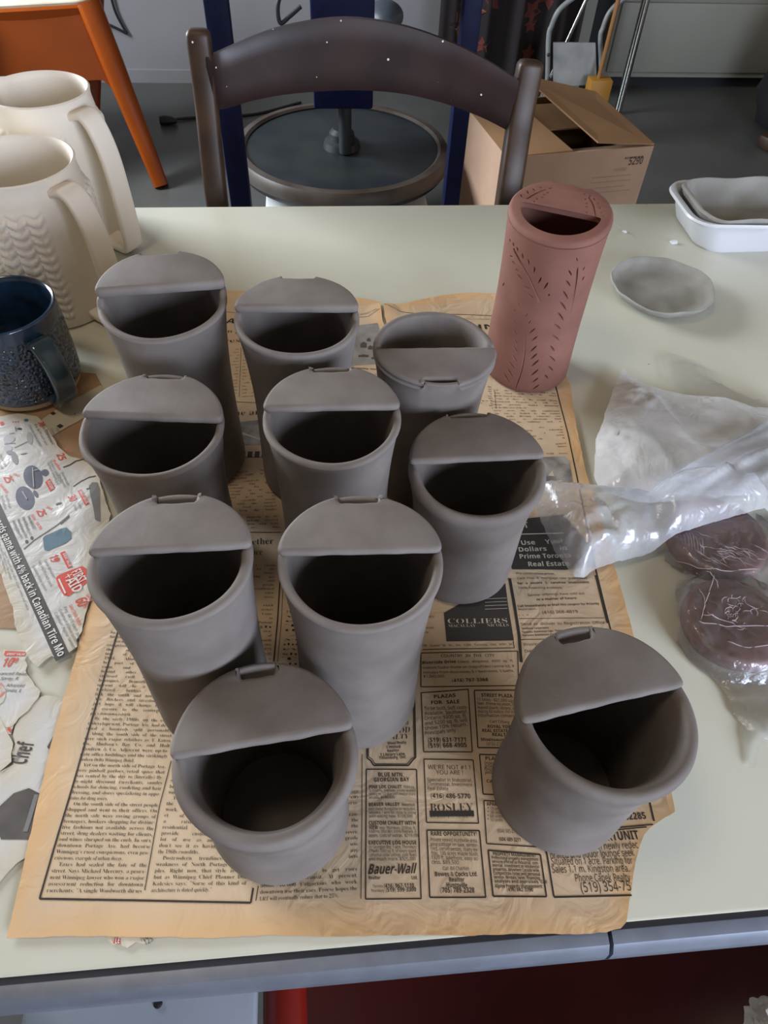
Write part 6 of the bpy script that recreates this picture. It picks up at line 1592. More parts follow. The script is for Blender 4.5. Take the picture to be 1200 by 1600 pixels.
def pitcher(x, y, h, R, label, rz=-.64, spout=2.5, seed=0.0):
    t = thing('pitcher', (x, y, TZ), label, 'pitcher', 'white unglazed pitchers')
    N, M = 240, 150
    V, Fc = [], []
    rows = []

    def outer(u):
        return R * (1.0 + .03 * math.sin(u * PI) - .07 * max(0, (u - .72) / .28) ** 1.5 + .04 * max(0, (u - .93) / .07) ** 2)

    def chev(an, u, z):
        if u < .05 or u > .86: return 0
        k = min(1, (u - .05) / .04, (.86 - u) / .06)
        per = 22
        s = an * per / (2 * PI)
        zig = abs((s % 1) * 2 - 1) * .0055
        v = ((z + zig) / .0088) % 1.0
        ridge = math.sin(v * PI) ** .7
        col = min(1, abs(((s * 2) % 1) - .0) * 6, abs(1 - ((s * 2) % 1)) * 6)
        fade = min(1.0, max(0.0, (abs(((an - rz + PI) % (2 * PI)) - PI) - .38) / .12))
        return .0042 * ridge * (.35 + .65 * col) * k * fade
    for j in range(M + 1):
        u = j / M; z = h * u; row = []
        for k in range(N):
            an = 2 * PI * k / N
            r = outer(u) - .003 * (u < .01) + chev(an, u, z)
            sp = max(0, 1 - abs(((an - spout + PI) % (2 * PI)) - PI) / .30)
            r += .010 * sp ** 2 * max(0, (u - .88) / .12) ** 1.5
            zz = z + .003 * sp * max(0, (u - .9) / .1)
            row.append(len(V)); V.append((r * math.cos(an), r * math.sin(an), zz))
        rows.append(row)
    for (dr, z) in ((-.0018, h + .0012), (-.0036, h - .0006), (-.0045, h * .96), (-.0045, h * .85), (-.004, h * .5), (-.004, .02), (-.010, .006)):
        row = []
        for k in range(N):
            an = 2 * PI * k / N
            sp = max(0, 1 - abs(((an - spout + PI) % (2 * PI)) - PI) / .30)
            u = min(1, z / h)
            r = outer(u) + dr + .010 * sp ** 2 * max(0, (u - .88) / .12) ** 1.5
            row.append(len(V)); V.append((r * math.cos(an), r * math.sin(an), z + .003 * sp * max(0, (u - .9) / .1)))
        rows.append(row)
    for r0, r1 in zip(rows[:-1], rows[1:]):
        for k in range(N): Fc.append((r0[k], r0[(k + 1) % N], r1[(k + 1) % N], r1[k]))
    Fc.append(tuple(rows[0])[::-1]); Fc.append(tuple(rows[-1]))
    link('pitcher_body', V, Fc, WHITEWARE, t, angle=60)
    d = Vector((math.cos(rz), math.sin(rz), 0))
    path = [(R * .93, h * .915), (R + .011, h * .94), (R + .022, h * .88), (R + .031, h * .70), (R + .034, h * .42), (R + .034, h * .17), (R + .030, h * .055), (R + .016, h * .045), (R * .97, h * .07)]
    pts = catmull([d * r + Vector((0, 0, z)) for r, z in path], 6)
    tube('handle', pts, 1.0, WHITEWARE, t, n=20, flat=(.024, .0085), up=(0, 0, 1))
    return t


pitcher(-.279, .690, .147, .0585, 'white unglazed pitcher with chevron relief, in front of the other one', rz=-.62)
pitcher(-.284, .832, .157, .0540, 'white unglazed pitcher farther back beside the table corner', rz=-.62, spout=2.75)

# ------------------------------------------------------------------ blue mug
mug = thing('mug', (-.277, .5515, TZ + .0022), 'blue glazed mug with pitted texture and a strap handle', 'mug')
hm, Rm = .0835, .0462
N, M = 280, 110
V, Fc, rows = [], [], []


def pit(an, z):
    p = Vector((math.cos(an) * 30, math.sin(an) * 30, z * 640))
    dd = noise.voronoi(p * .62)[0][0]
    return -.0022 * max(0, 1 - dd / .6)


for j in range(M + 1):
    u = j / M; z = .004 + (hm - .004) * u; row = []
    for k in range(N):
        an = 2 * PI * k / N
        r = Rm * (1.0 + .02 * math.sin(u * PI)) - .003 * max(0, 1 - u / .05)
        if .05 < u < .86: r += pit(an, z) * min(1, (u - .05) / .05, (.86 - u) / .06)
        row.append(len(V)); V.append((r * math.cos(an), r * math.sin(an), z))
    rows.append(row)
for (r, z) in ((Rm - .0012, hm + .0012), (Rm - .0034, hm + .0004), (Rm - .0044, hm - .004), (Rm - .0046, hm * .5), (Rm - .006, .012), (Rm - .014, .007)):
    row = []
    for k in range(N):
        an = 2 * PI * k / N; row.append(len(V)); V.append((r * math.cos(an), r * math.sin(an), z))
    rows.append(row)
for r0, r1 in zip(rows[:-1], rows[1:]):
    for k in range(N): Fc.append((r0[k], r0[(k + 1) % N], r1[(k + 1) % N], r1[k]))
Fc.append(tuple(rows[0])[::-1]); Fc.append(tuple(rows[-1]))
link('mug_body', V, Fc, BLUEGLAZE, mug, angle=60)
V, Fc = lathe_geo([(Rm * .93, 0), (Rm * .955, .001), (Rm * .955, .005), (Rm * .8, .005)], 60, closed_top=True)
link('foot_ring', V, Fc, BARECLAY, mug)['label'] = 'unglazed buff foot ring'
d = Vector((math.cos(-.78), math.sin(-.78), 0))
pts = catmull([d * r + Vector((0, 0, z)) for r, z in ((Rm * .96, hm * .80), (Rm * 1.18, hm * .83), (Rm * 1.40, hm * .70), (Rm * 1.50, hm * .46), (Rm * 1.42, hm * .22), (Rm * 1.20, hm * .10), (Rm * .98, hm * .11))], 6)
HAND = new_mat('handle_glaze', (0.045, 0.085, 0.125), 0.14, color2=(0.02, 0.04, 0.06), vscale=30, coat=.6)
tube('handle', pts, 1.0, HAND, mug, n=18, flat=(.019, .0075), up=(0, 0, 1))

# ------------------------------------------------------------------ small dish and tray
dc = T(1032, 453, .008)
dish = thing('clay_dish', (dc.x, dc.y, TZ), 'small shallow grey clay dish with a wavy rim, right of the terracotta cup', 'dish')
rx = (T(1110, 450, .014) - T(953, 450, .014)).length / 2


def drad(a, z): return 1 + .006 * math.sin(3 * a + 1) + .004 * math.sin(5 * a) + .006 * math.sin(11 * a + 2) + .005 * math.sin(17 * a)


V, Fc = lathe_geo([(rx * .66, 0), (rx * .74, .0015), (rx * .90, .007), (rx * .985, .0135), (rx * 1.0, .0155), (rx * .985, .0166), (rx * .955, .0155), (rx * .925, .0118), (rx * .84, .0070), (rx * .65, .0048), (rx * .3, .0042)], 72, drad, closed_top=True)
V = [(x, y, z + (.0007 * math.sin(4 * math.atan2(y, x) + .5) + .0007 * math.sin(7 * math.atan2(y, x))) * (z / .0166)) for x, y, z in V]
link('dish_body', V, Fc, DISHCLAY, dish, angle=70)
# pellet crumbs of clay
for (px, py, r, lb) in ((1052, 380, .0042, 'white plaster crumb in front of the white tray'), (976, 363, .0026, 'tiny white crumb right of the terracotta cup')):
    q = T(px, py)
    bm = bmesh.new(); bmesh.ops.create_icosphere(bm, subdivisions=2, radius=r)
    for v in bm.verts:
        k = 1 + .5 * noise.noise(v.co * 500); v.co = Vector((v.co.x * k * 1.2, v.co.y * k, max(-r * .4, v.co.z * k * .6) + r * .4))
    o = link_bm('clay_crumb', bm, FRAMEP); o.location = (q.x, q.y, TZ); tag(o, lb, 'crumb')
# smears of dried slip on the table
for i, (pts, w) in enumerate(((((955, 345), (990, 372), (1012, 395)), .0012), (((1055, 425), (1085, 440)), .0015))):
    V, Fc = [], []
    cr = catmull([T(*p, .0003) for p in pts], 6)
    for p in cr: V += [p + Vector((0, -w, 0)), p + Vector((0, w, 0))]
    Fc = [(2 * k, 2 * k + 2, 2 * k + 3, 2 * k + 1) for k in range(len(cr) - 1)]
    o = link('slip_smear', [v - ctr for v in V], Fc, FRAMEP if i == 0 else DISHCLAY, table)


def rrect(hx, hy, r, n=10):
    pts = []
    for (cx, cy, a0) in ((hx - r, hy - r, 0), (-hx + r, hy - r, PI / 2), (-hx + r, -hy + r, PI), (hx - r, -hy + r, 1.5 * PI)):
        for i in range(n + 1):
            a = a0 + PI / 2 * i / n; pts.append(Vector((cx + r * math.cos(a), cy + r * math.sin(a))))
    return densify(pts, .012)


def loft(rings, base_pts, jitter=0.0, seed=0.0, cap_first=True, cap_last=True):
    V, Fc = [], []
    m = len(base_pts)
    for (sc, z) in rings:
        for i, p in enumerate(base_pts):
            l = p.length; q = p * ((l + sc) / l)
            jz = jitter * noise.noise(Vector((p.x * 30, p.y * 30, seed))) * (z > .02)
            V.append((q.x, q.y, z + jz))
    for r in range(len(rings) - 1):
        for i in range(m): Fc.append((r * m + i, r * m + (i + 1) % m, (r + 1) * m + (i + 1) % m, (r + 1) * m + i))
    if cap_first: Fc.append(tuple(range(m))[::-1])
    if cap_last: Fc.append(tuple((len(rings) - 1) * m + i for i in range(m)))
    return V, Fc


trx, try_ = .640, .817
HX, HY = .177, .052
tray = thing('plastic_tray', (trx, try_, TZ), 'white plastic tray at the right end of the table, holding a grey clay slab dish', 'tray')
bp_ = rrect(HX, HY, .028)
V, Fc = loft([(-.014, 0), (-.008, .0), (-.002, .006), (.006, .026), (.010, .036), (.0155, .0375), (.0165, .036), (.0175, .0375), (.016, .040), (.009, .0395), (.004, .034), (-.004, .012), (-.012, .005)], bp_)
link('tray_body', V, Fc, TRAYPLASTIC, tray, angle=50)
slab = thing('clay_slab_dish', (trx + .002, try_ + .001, TZ + .0055), 'pale grey clay slab dish lining the white tray', 'dish')
V, Fc = loft([(-.020, 0), (-.012, .002), (-.003, .018), (.003, .033), (.0052, .036), (.003, .0385), (-.0015, .0370), (-.007, .020), (-.016, .008), (-.030, .0058), (-.044, .0054)], bp_, .0035, 4.0)
link('dish_body', V, Fc, DISHCLAY, slab, angle=70)

# ------------------------------------------------------------------ clay discs and plastic bags


def disc(cx, cy, r, label, seed):
    t = thing('clay_disc', (cx, cy, TZ + .0012), label, 'clay disc', 'purple brown clay discs in the clear bag')
    V, Fc = lathe_geo([(r * .97, 0), (r, .004), (r * 1.0, .0095), (r * .975, .0125), (r * .9, .0135), (r * .5, .0132), (r * .1, .013)], 64, lambda a, z: 1 + .012 * math.sin(2 * a + seed) + .008 * math.sin(5 * a + seed), closed_top=True)
    link('disc_body', V, Fc, PURPLECLAY, t, angle=60)
    return t


d1 = T(1122, 838, .012); r1 = (T(1197, 838, .012) - T(1047, 838, .012)).length / 2
d2 = T(1150, 970, .012); r2 = (T(1228, 970, .012) - T(1072, 970, .012)).length / 2
disc(d1.x, d1.y, r1, 'purple brown clay disc half under the milky plastic bag', .3)
disc(d2.x, d2.y, r2, 'purple brown clay disc nearer the camera, fully inside the clear film', 1.9)


def ridged(x, y, sc, seed):
    p = Vector((x * sc, y * sc, seed)); p = p + Vector((noise.noise(p * .7 + Vector((5, 0, 0))), noise.noise(p * .7 + Vector((0, 9, 0))), 0)) * .8
    return (1 - abs(noise.noise(p)) * 2) ** 2 + .5 * (1 - abs(noise.noise(p * 2.3)) * 2) ** 2


def film(name, pts, mat, zf, step, parent, jag=.0008, dz=.008):
    poly = px_poly(pts, dz)
    vs, fs, ed = fill(poly, step, jag)
    V = [(v.x, v.y, zf(v.x, v.y, ed[i])) for i, v in enumerate(vs)]
    return link(name, V, fs, mat, parent, angle=180)


def gauss(x, y, c, r):
    return math.exp(-((x - c.x) ** 2 + (y - c.y) ** 2) / (r * r))


bag = thing('plastic_bag', (0, 0, 0), 'crumpled milky plastic bag lying right of the cups, folded into a roll', 'plastic bag')
BZ = TZ + .0065


AX = (T(1200, 690) - T(880, 850)); AX.z = 0; AX.normalize(); AN = Vector((-AX.y, AX.x, 0))


def fold(x, y, ds, dt, seed):
    """folds that run along the bag: quick change across, slow change along"""
    sx_, tx_ = x * AX.x + y * AX.y, x * AN.x + y * AN.y
    return (1 - abs(noise.noise(Vector((sx_ * ds, tx_ * dt, seed)))) * 2) ** 2


def z_upper(x, y, e):
    t = min(1, e / .03)
    h = .004 + .012 * t * (.7 + .6 * noise.noise(Vector((x * 9, y * 9, 2)))) + .0035 * fold(x, y, 9, 20, 1.0) * t + .003 * (1 - abs(noise.noise(Vector((x * 22 + y * 9, y * 8 - x * 5, 5)))) * 2) ** 3 * t
    c = gauss(x, y, T(945, 700), .022) + gauss(x, y, T(985, 640), .018) + gauss(x, y, T(1095, 640), .015)
    return BZ + max(0, h) + .004 * c * ridged(x, y, 85, 2.0) * min(1, e / .006)


film('bag_sheet', [(972, 578), (980, 586), (990, 595), (1010, 604), (1040, 614), (1070, 620), (1130, 624), (1180, 640), (1250, 640), (1250, 790), (1180, 775), (1010, 790), (960, 779), (936, 770), (926, 745), (929, 715), (930, 690), (944, 650), (957, 612)], BAGMILK, z_upper, .0035, bag)


def z_lower(x, y, e): return BZ - .0025 + .002 * ridged(x, y, 30, 8.0) * min(1, e / .02)


film('bag_underside', [(980, 590), (1070, 628), (1180, 650), (1250, 650), (1250, 770), (1010, 780), (940, 762), (934, 700)], BAGTHIN, z_lower, .006, bag)


def z_flap(x, y, e): return BZ - .003 + .004 * ridged(x, y, 35, 3.0) * min(1, e / .012) + .002 * ridged(x, y, 90, 5.0) * min(1, e / .006)


film('bag_flap', [(1034, 552), (1048, 545), (1064, 550), (1098, 560), (1108, 580), (1150, 603), (1250, 640), (1250, 660), (1180, 645), (1130, 630), (1070, 622), (1045, 590)], BAGFAINT, z_flap, .0035, bag)


def z_roll(x, y, e):
    t = min(1, e / .020); b = math.sqrt(max(0, t * (2 - t)))
    tip = gauss(x, y, T(905, 855), .030)
    dd = math.hypot(x - d1.x, y - d1.y); k = max(0, min(1, (r1 + .022 - dd) / .02)); lift = .0165 * k * k * (3 - 2 * k)
    return BZ + .001 + lift + .022 * b * (1 + .3 * noise.noise(Vector((x * 14, y * 14, 6)))) + .0065 * fold(x, y, 7, 42, 4.0) * min(1, e / .032) + .0022 * fold(x, y, 14, 95, 9.0) * min(1, e / .03) + .0075 * tip * ridged(x, y, 70, 7.0) * min(1, e / .008)


film('bag_roll', [(830, 768), (850, 762), (895, 764), (940, 770), (1000, 782), (1020, 765), (1060, 738), (1120, 704), (1200, 660), (1250, 640), (1250, 790), (1200, 808), (1160, 820), (1110, 834), (1060, 850), (1000, 870), (950, 882), (930, 890), (912, 903), (897, 902), (880, 880), (868, 865), (845, 815)], BAGROLL, z_roll, .003, bag, jag=.0001)

film_bag = thing('clear_plastic_bag', (0, 0, 0), 'clear thin plastic bag wrapped over the purple clay discs at the right edge', 'plastic bag')


def z_disc(x, y, e):
    h = 0
    for c, r in ((d1, r1), (d2, r2)):
        dd = math.hypot(x - c.x, y - c.y)
        k = 1 if dd < r + .001 else max(0, 1 - (dd - r - .001) / .010)
        h = max(h, .0155 * (k * k * (3 - 2 * k)))
    wr = .0022 * ridged(x, y, 42, 11.0) + .0016 * ridged(x * 1.4 + y * .5, y, 95, 12.0)
    return TZ + .0022 + h + wr * min(1, e / .006)


film('film_sheet', [(1036, 850), (1040, 866), (1056, 882), (1070, 890), (1058, 915), (1054, 950), (1060, 995), (1084, 1030), (1122, 1056), (1140, 1080), (1152, 1110), (1168, 1130), (1172, 1165), (1176, 1196), (1186, 1194), (1194, 1160), (1212, 1148), (1260, 1150), (1260, 800), (1200, 806), (1100, 830), (1060, 846)], BAGTHIN, z_disc, .0026, film_bag)

# creases of the film over the discs, their highlights put in as pale tubes
CREASE_GLINT = new_mat('film_crease_glint', (0.44, 0.37, 0.38), 0.25)
V, Fc = [], []
random.seed(5)


def crease(pts, w):
    P_ = [Vector((q.x, q.y, z_disc(q.x, q.y, .01) + .0004)) for q in pts]
    v, f = tube_geo(P_, [w * .15] + [w * .62] * (len(P_) - 2) + [w * .15], 5); o = len(V)
    V.extend(v); Fc.extend(tuple(i + o for i in g) for g in f)


for k in range(46):
    q = T(random.gauss(1130, 24), random.gauss(872, 9), .014); a = math.radians(random.gauss(-35, 22)); l = random.uniform(.006, .016)
    if math.hypot(q.x - d1.x, q.y - d1.y) > r1 * .95: continue
    crease([Vector((q.x + l * t * math.cos(a) + .0012 * math.sin(t * 7 + k), q.y + l * t * math.sin(a), 0)) for t in (-.5, -.2, .1, .5)], .0004)
for k in range(9):
    q = T(1056 + k * 5, 858 + k * 2.6, .014); crease([q, q + Vector((.003, .010, 0)), q + Vector((.004, .017, 0))], .0004)
for k in range(34):
    q = T(random.gauss(1150, 22), random.gauss(960, 14), .014); a = random.uniform(0, 6); l = random.uniform(.003, .010)
    crease([Vector((q.x + l * t * math.cos(a + t), q.y + l * t * math.sin(a + t), 0)) for t in (-.5, -.2, .2, .5)], .0005)
for pts in (((1088, 925), (1095, 950), (1090, 975)), ((1112, 905), (1104, 930), (1095, 952)), ((1085, 980), (1130, 985), (1200, 985), (1230, 990)), ((1092, 968), (1125, 975), (1160, 990)), ((1130, 1010), (1165, 1018), (1230, 1012)), ((1100, 895), (1112, 910), (1118, 925)), ((1056, 870), (1090, 890), (1130, 899), (1180, 898))):
    crease(catmull([T(x, y, .014) for x, y in pts], 5), .0006)
o = link('film_crease_glints', V, Fc, CREASE_GLINT, film_bag); o['kind'] = 'stuff'

# ------------------------------------------------------------------ wooden chair behind the table
YC = 0.975
chair = thing('wooden_chair', (.075, YC, 0), 'dark varnished wooden chair with a curved top rail, behind the table', 'chair')
cc = Vector((.075, YC, 0))


def cp(px, py, y=YC): return at_y(px, py, y) - cc


lean = .05


def post(top, bot, w):
    a = at_y(*top, YC + lean); b = at_y(*bot, YC)
    lo = Vector((b.x + (b.x - a.x) * .2, YC - .02, 0.0))
    seat_pt = Vector((b.x, YC - .012, .46))
    pts = catmull([a - cc, a.lerp(b, .35) + Vector((0, .006, 0)) - cc, b - cc, seat_pt - cc, lo - cc], 8)
    n = len(pts)
    top_ = pts[0]; up_ = (pts[0] - pts[1]).normalized()
    pts = [top_ + up_ * .008, top_ + up_ * .0065, top_ + up_ * .003] + pts
    rr = [.55, .80, .95] + [1.0] * n
    tube('back_post', pts, rr, WOODPOST, chair, n=16, flat=(w, .026), up=(0, 1, 0))


post((310, 56), (340, 322), .030); post((828, 104), (792, 320), .034)
# curved rail between the posts
V, Fc = [], []
topc = [(322, 92), (345, 82), (400, 58), (460, 40), (540, 30), (620, 40), (690, 62), (750, 90), (812, 128)]
botc = [(338, 172), (352, 172), (400, 158), (460, 148), (545, 143), (620, 147), (690, 162), (750, 184), (792, 205)]
nseg = len(topc)
tc_ = catmull([(p[0], p[1], 0) for p in topc], 4); bc_ = catmull([(p[0], p[1], 0) for p in botc], 4)
n = len(tc_); K = 6
for side in (0, 1):
    for i in range(n):
        s = (i / (n - 1)) * 2 - 1
        yb = YC + .028 + .040 * (1 - s * s) + side * .016
        for k in range(K + 1):
            f = k / K
            px = tc_[i].x + (bc_[i].x - tc_[i].x) * f; py = tc_[i].y + (bc_[i].y - tc_[i].y) * f
            q = at_y(px, py, YC + .028 + .040 * (1 - s * s))
            edge = .004 * (1 if k in (0, K) else 0) * (1 if side == 0 else -1)
            V.append(Vector((q.x, yb + edge, q.z)) - cc)
m1 = K + 1
for side in (0, 1):
    o = side * n * m1
    for i in range(n - 1):
        for k in range(K): Fc.append((o + i * m1 + k, o + (i + 1) * m1 + k, o + (i + 1) * m1 + k + 1, o + i * m1 + k + 1))
o = n * m1
for i in range(n - 1):
    Fc.append((i * m1, (i + 1) * m1, o + (i + 1) * m1, o + i * m1)); Fc.append((i * m1 + K, (i + 1) * m1 + K, o + (i + 1) * m1 + K, o + i * m1 + K))
for k in range(K):
    Fc.append((k, k + 1, o + k + 1, o + k)); e = (n - 1) * m1; Fc.append((e + k, e + k + 1, o + e + k + 1, o + e + k))
link('top_rail', V, Fc, WOOD, chair, angle=50)
bm = bmesh.new(); box(bm, -.20, .21, -.42, -.02, .435, .465, .012); link_bm('seat', bm, WOOD, chair)
for sx in (-.17, .18):
    V, Fc = tube_geo([(sx, -.38, 0), (sx, -.385, .44)], [.013, .018], 12); link('leg', V, Fc, WOOD, chair)

# ------------------------------------------------------------------ potter's kick wheel
YW = 1.75
wheel = thing('kick_wheel', (.09, 2.1, 0), "potter's kick wheel with a blue steel frame and a big flywheel, behind the chair", 'potters wheel')
wc = Vector((.09, 2.1, 0))
for (x0, x1) in ((-.200, -.150), (.336, .376)):
    for yy in (YW,):
        bm = bmesh.new(); box(bm, x0 - .012 - wc.x, x1 - .012 - wc.x, yy - .02 - wc.y, yy + .02 - wc.y, 0, .86, .004); link_bm('frame_post', bm, BLUESTEEL, wheel)
for yy in (YW,):
    bm = bmesh.new(); box(bm, -.17 - wc.x, .32 - wc.x, yy - .025 - wc.y, yy + .025 - wc.y, .80, .86, .004); link_bm('frame_bar', bm, BLUESTEEL, wheel)
for xx in (-.06, .15):
    bm = bmesh.new(); box(bm, xx - .02 - wc.x, xx + .02 - wc.x, YW + .03 - wc.y, 2.12 - wc.y, .80, .86, .004); link_bm('frame_bar', bm, BLUESTEEL, wheel)
bm = bmesh.new(); box(bm, -.085, .075, -.03, .12, .425, .86, .006); link_bm('column', bm, BLUESTEEL, wheel)
V, Fc = lathe_geo([(.018, .30), (.018, .44)], 16, closed_top=True); link('shaft', V, Fc, WHEELTOP, wheel)
V, Fc = lathe_geo([(.28, .245), (.305, .25), (.315, .27), (.315, .285), (.305, .300), (.290, .302), (.282, .296), (.10, .295), (.08, .295)], 96, closed_top=True); fl = link('flywheel', V, Fc, WHEELTOP, wheel)
fl.location = (-.006, .05, 0)
V, Fc = lathe_geo([(.306, .262), (.3175, .268), (.3175, .287), (.307, .303), (.288, .3045), (.280, .299)], 96, closed_bottom=False)
o = link('flywheel_rim', V, Fc, WHEELRIM, wheel); o.location = (-.006, .05, 0)
V, Fc = lathe_geo([(.055, .294), (.05, .312), (.038, .318), (.036, .335), (.024, .345)], 40, closed_top=True); link('hub', V, Fc, WHEELTOP, wheel).location = (-.008, .05, 0)
bm = bmesh.new(); box(bm, -.235, .235, -.33, .26, 0, .205, .01); link_bm('splash_base', bm, FRAMEP, wheel)
V, Fc = lathe_geo([(.17, .862), (.175, .87), (.175, .885), (.17, .89)], 48, closed_top=True); link('wheel_head', V, Fc, GREYMETAL, wheel).location = (0, .04, 0)
# dark loops of cable by the column
tube('cable', catmull([at_y(470, 10, 2.0) - wc, at_y(452, 26, 2.0) - wc, at_y(438, 36, 2.0) - wc, at_y(434, 10, 2.0) - wc, at_y(442, -20, 2.0) - wc], 8), .005, RUBBER, wheel)
q = at_y(602, 24, 2.35) - wc
bm = bmesh.new(); bmesh.ops.create_uvsphere(bm, u_segments=20, v_segments=12, radius=1)
for v in bm.verts: v.co = Vector((v.co.x * .052, v.co.y * .07, v.co.z * .035)) + q
link_bm('foot_pedal', bm, new_mat('slate_plastic', (.05, .06, .075), .5), wheel)

# ------------------------------------------------------------------ orange moulded table, left back
ot = thing('orange_side_table', (-1.0, 2.85, 0), 'orange moulded plastic table with a worn cream top, in the back left corner', 'table')
oc = Vector((-1.0, 2.85, 0))
zt = .50
A = at_z(146, 2, zt); B = at_z(0, 10, zt)
foot = at_z(252, 290, 0.0)
ang = math.atan2(A.y - B.y, A.x - B.x)
L = 0.40
u = Vector((math.cos(ang), math.sin(ang), 0)); vv = Vector((-u.y, u.x, 0))
corner = Vector((A.x, A.y, 0))
mtx = Matrix(((u.x, vv.x, 0, corner.x - oc.x), (u.y, vv.y, 0, corner.y - oc.y), (0, 0, 1, 0), (0, 0, 0, 1)))
pts = rrect(L / 2, L / 2, .06)
V, Fc = loft([(0, zt - .008), (0.0, zt), (-.003, zt + .003)], pts); V = [mtx @ Vector((x - L / 2, y + L / 2, z)) for x, y, z in V]; link('top_panel', V, Fc, CREAM, ot)
V, Fc = loft([(.012, zt - .05), (.014, zt - .012), (.006, zt - .006), (-.01, zt - .006), (-.01, zt - .05)], pts, cap_first=False, cap_last=False); V = [mtx @ Vector((x - L / 2, y + L / 2, z)) for x, y, z in V]; link('rim', V, Fc, ORANGE, ot)
# arched apron on each side and splayed legs at the corners
fl_ = (mtx.inverted() @ (foot - oc)); off = Vector((fl_.x, fl_.y, 0))
def local(x, y, z): return mtx @ Vector((x, y, z))
corners = [(0, 0, 1, -1), (-L, 0, -1, -1), (0, L, -1.5, -.6), (-L, L, -.4, -.6)]
sx, sy = abs(off.x), abs(off.y)
for (x, y, dx, dy) in corners:
    top = local(x - dx * .015, y - dy * .015, zt - .012); bot = local(x + dx * sx, y + dy * sy, 0)
    mid = top.lerp(bot, .5) + Vector((0, 0, .0))
    V, Fc = tube_geo([top, top.lerp(bot, .3), mid, bot], [1.25, 1.2, 1.1, .85], 16, flat=(.085, .060), up=tuple(u)); link('leg', V, Fc, ORANGE, ot, angle=60)
for (a, b) in (((0, 0, 1, -1), (-L, 0, -1, -1)), ((0, L, -.5, .1), (-L, L, -1, .1)), ((0, 0, 1, -1), (0, L, -.5, .1)), ((-L, 0, -1, -1), (-L, L, -1, .1))):
    V, Fc = [], []
    n = 24
    for i in range(n + 1):
        f = i / n; s = abs(2 * f - 1)
        depth = .165 + .11 * max(0, (s - .72) / .28) ** 1.6
        for (zz, k) in ((zt - .03, 0), (zt - .03 - depth, 1)):
            t = (zt - zz) / zt
            pa = Vector((a[0] + a[2] * sx * t * .92, a[1] + a[3] * sy * t * .92)); pb = Vector((b[0] + b[2] * sx * t * .92, b[1] + b[3] * sy * t * .92))
            p = pa.lerp(pb, f)
            inn = Vector((-(a[2] + b[2]), -(a[3] + b[3]))).normalized() * .008
            V.append(local(p.x, p.y, zz)); V.append(local(p.x + inn.x, p.y + inn.y, zz))
    for i in range(n):
        q = i * 4; r = q + 4
        Fc += [(q, r, r + 2, q + 2), (q + 1, r + 1, r + 3, q + 3), (q + 2, r + 2, r + 3, q + 3), (q, r, r + 1, q + 1)]
    link('apron', V, Fc, ORANGE, ot, angle=60)

# ------------------------------------------------------------------ cardboard box
zb = .42
FR = at_z(1022, 228, zb); FL = at_z(792, 246.5, zb); BL = at_z(738, 196, zb); BR = at_z(958, 134, zb)
ux = (FR - FL); ux.z = 0; wb = ux.length; ux.normalize(); uy = Vector((-ux.y, ux.x, 0))
db = .36
bx_pts = (FL, FR, FL + uy * db)
bx = thing('cardboard_box', (FL.x, FL.y, 0), 'open cardboard box with loose top flaps, on the floor behind the terracotta cup', 'box', rz=math.atan2(ux.y, ux.x))
th = .006
def wall_part(name, x0, x1, y0, y1, z0, z1, mat):
    bm = bmesh.new(); box(bm, x0, x1, y0, y1, z0, z1); return link_bm(name, bm, mat, bx, smooth=False)
front = wall_part('front_panel', 0, wb, 0, th, 0, zb, CARDPALE)
wall_part('back_panel', 0, wb, db - th, db, 0, zb, CARD)
wall_part('side_panel', 0, th, th, db - th, 0, zb, CARDPALE); wall_part('side_panel', wb - th, wb, th, db - th, 0, zb, CARD)
wall_part('bottom_panel', th, wb - th, th, db - th, 0, th, CARD)


def flap(p0, p1, p2, p3, mat=CARD):
    V = [Vector(p) for p in (p0, p1, p2, p3)]; nn = (V[1] - V[0]).cross(V[3] - V[0]).normalized() * .004
    V = V + [v + nn for v in V]
    link('flap', V, [(0, 1, 2, 3), (7, 6, 5, 4), (0, 4, 5, 1), (1, 5, 6, 2), (2, 6, 7, 3), (3, 7, 4, 0)], mat, bx, smooth=False)


flap((wb, .002, zb + .001), (wb, db, zb + .001), (wb * .42, db + .004, zb + .055), (wb * .60, .004, zb + .016))
flap((0, .002, zb + .001), (0, db, zb + .001), (wb * .33, db - .01, zb + .012), (wb * .44, .004, zb + .004))
flap((th, db - .02, zb - .012), (wb - th, db - .02, zb - .012), (wb - th, db - .17, zb - .02), (th, db - .17, zb - .02))
flap((th, .012, zb - .012), (wb - th, .012, zb - .012), (wb - th, .12, zb - .05), (th, .12, zb - .05), CARDPALE)


class Flat:
    def z(s, x, y): return 0


def box_print(txt, x, z, hgt, mat, bold=.02, width=None):
    v, f, a, b = glyphs(txt, 'bold'); k = hgt; sx = k if width is None else width / (b - a)
    V = [(x + (p[0] - a) * sx, -.0006, z + p[1] * k) for p in v]
    me = bpy.data.meshes.new('printed_text'); me.from_pydata(V, [], f); link_mesh('printed_text', me, mat, front, smooth=False)


def front_xz(px, py):
    d = ray(px, py); nrm = uy; t = (FL - CAM).dot(nrm) / d.dot(nrm); p = CAM + d * t
    return (p - FL).dot(ux), p.z


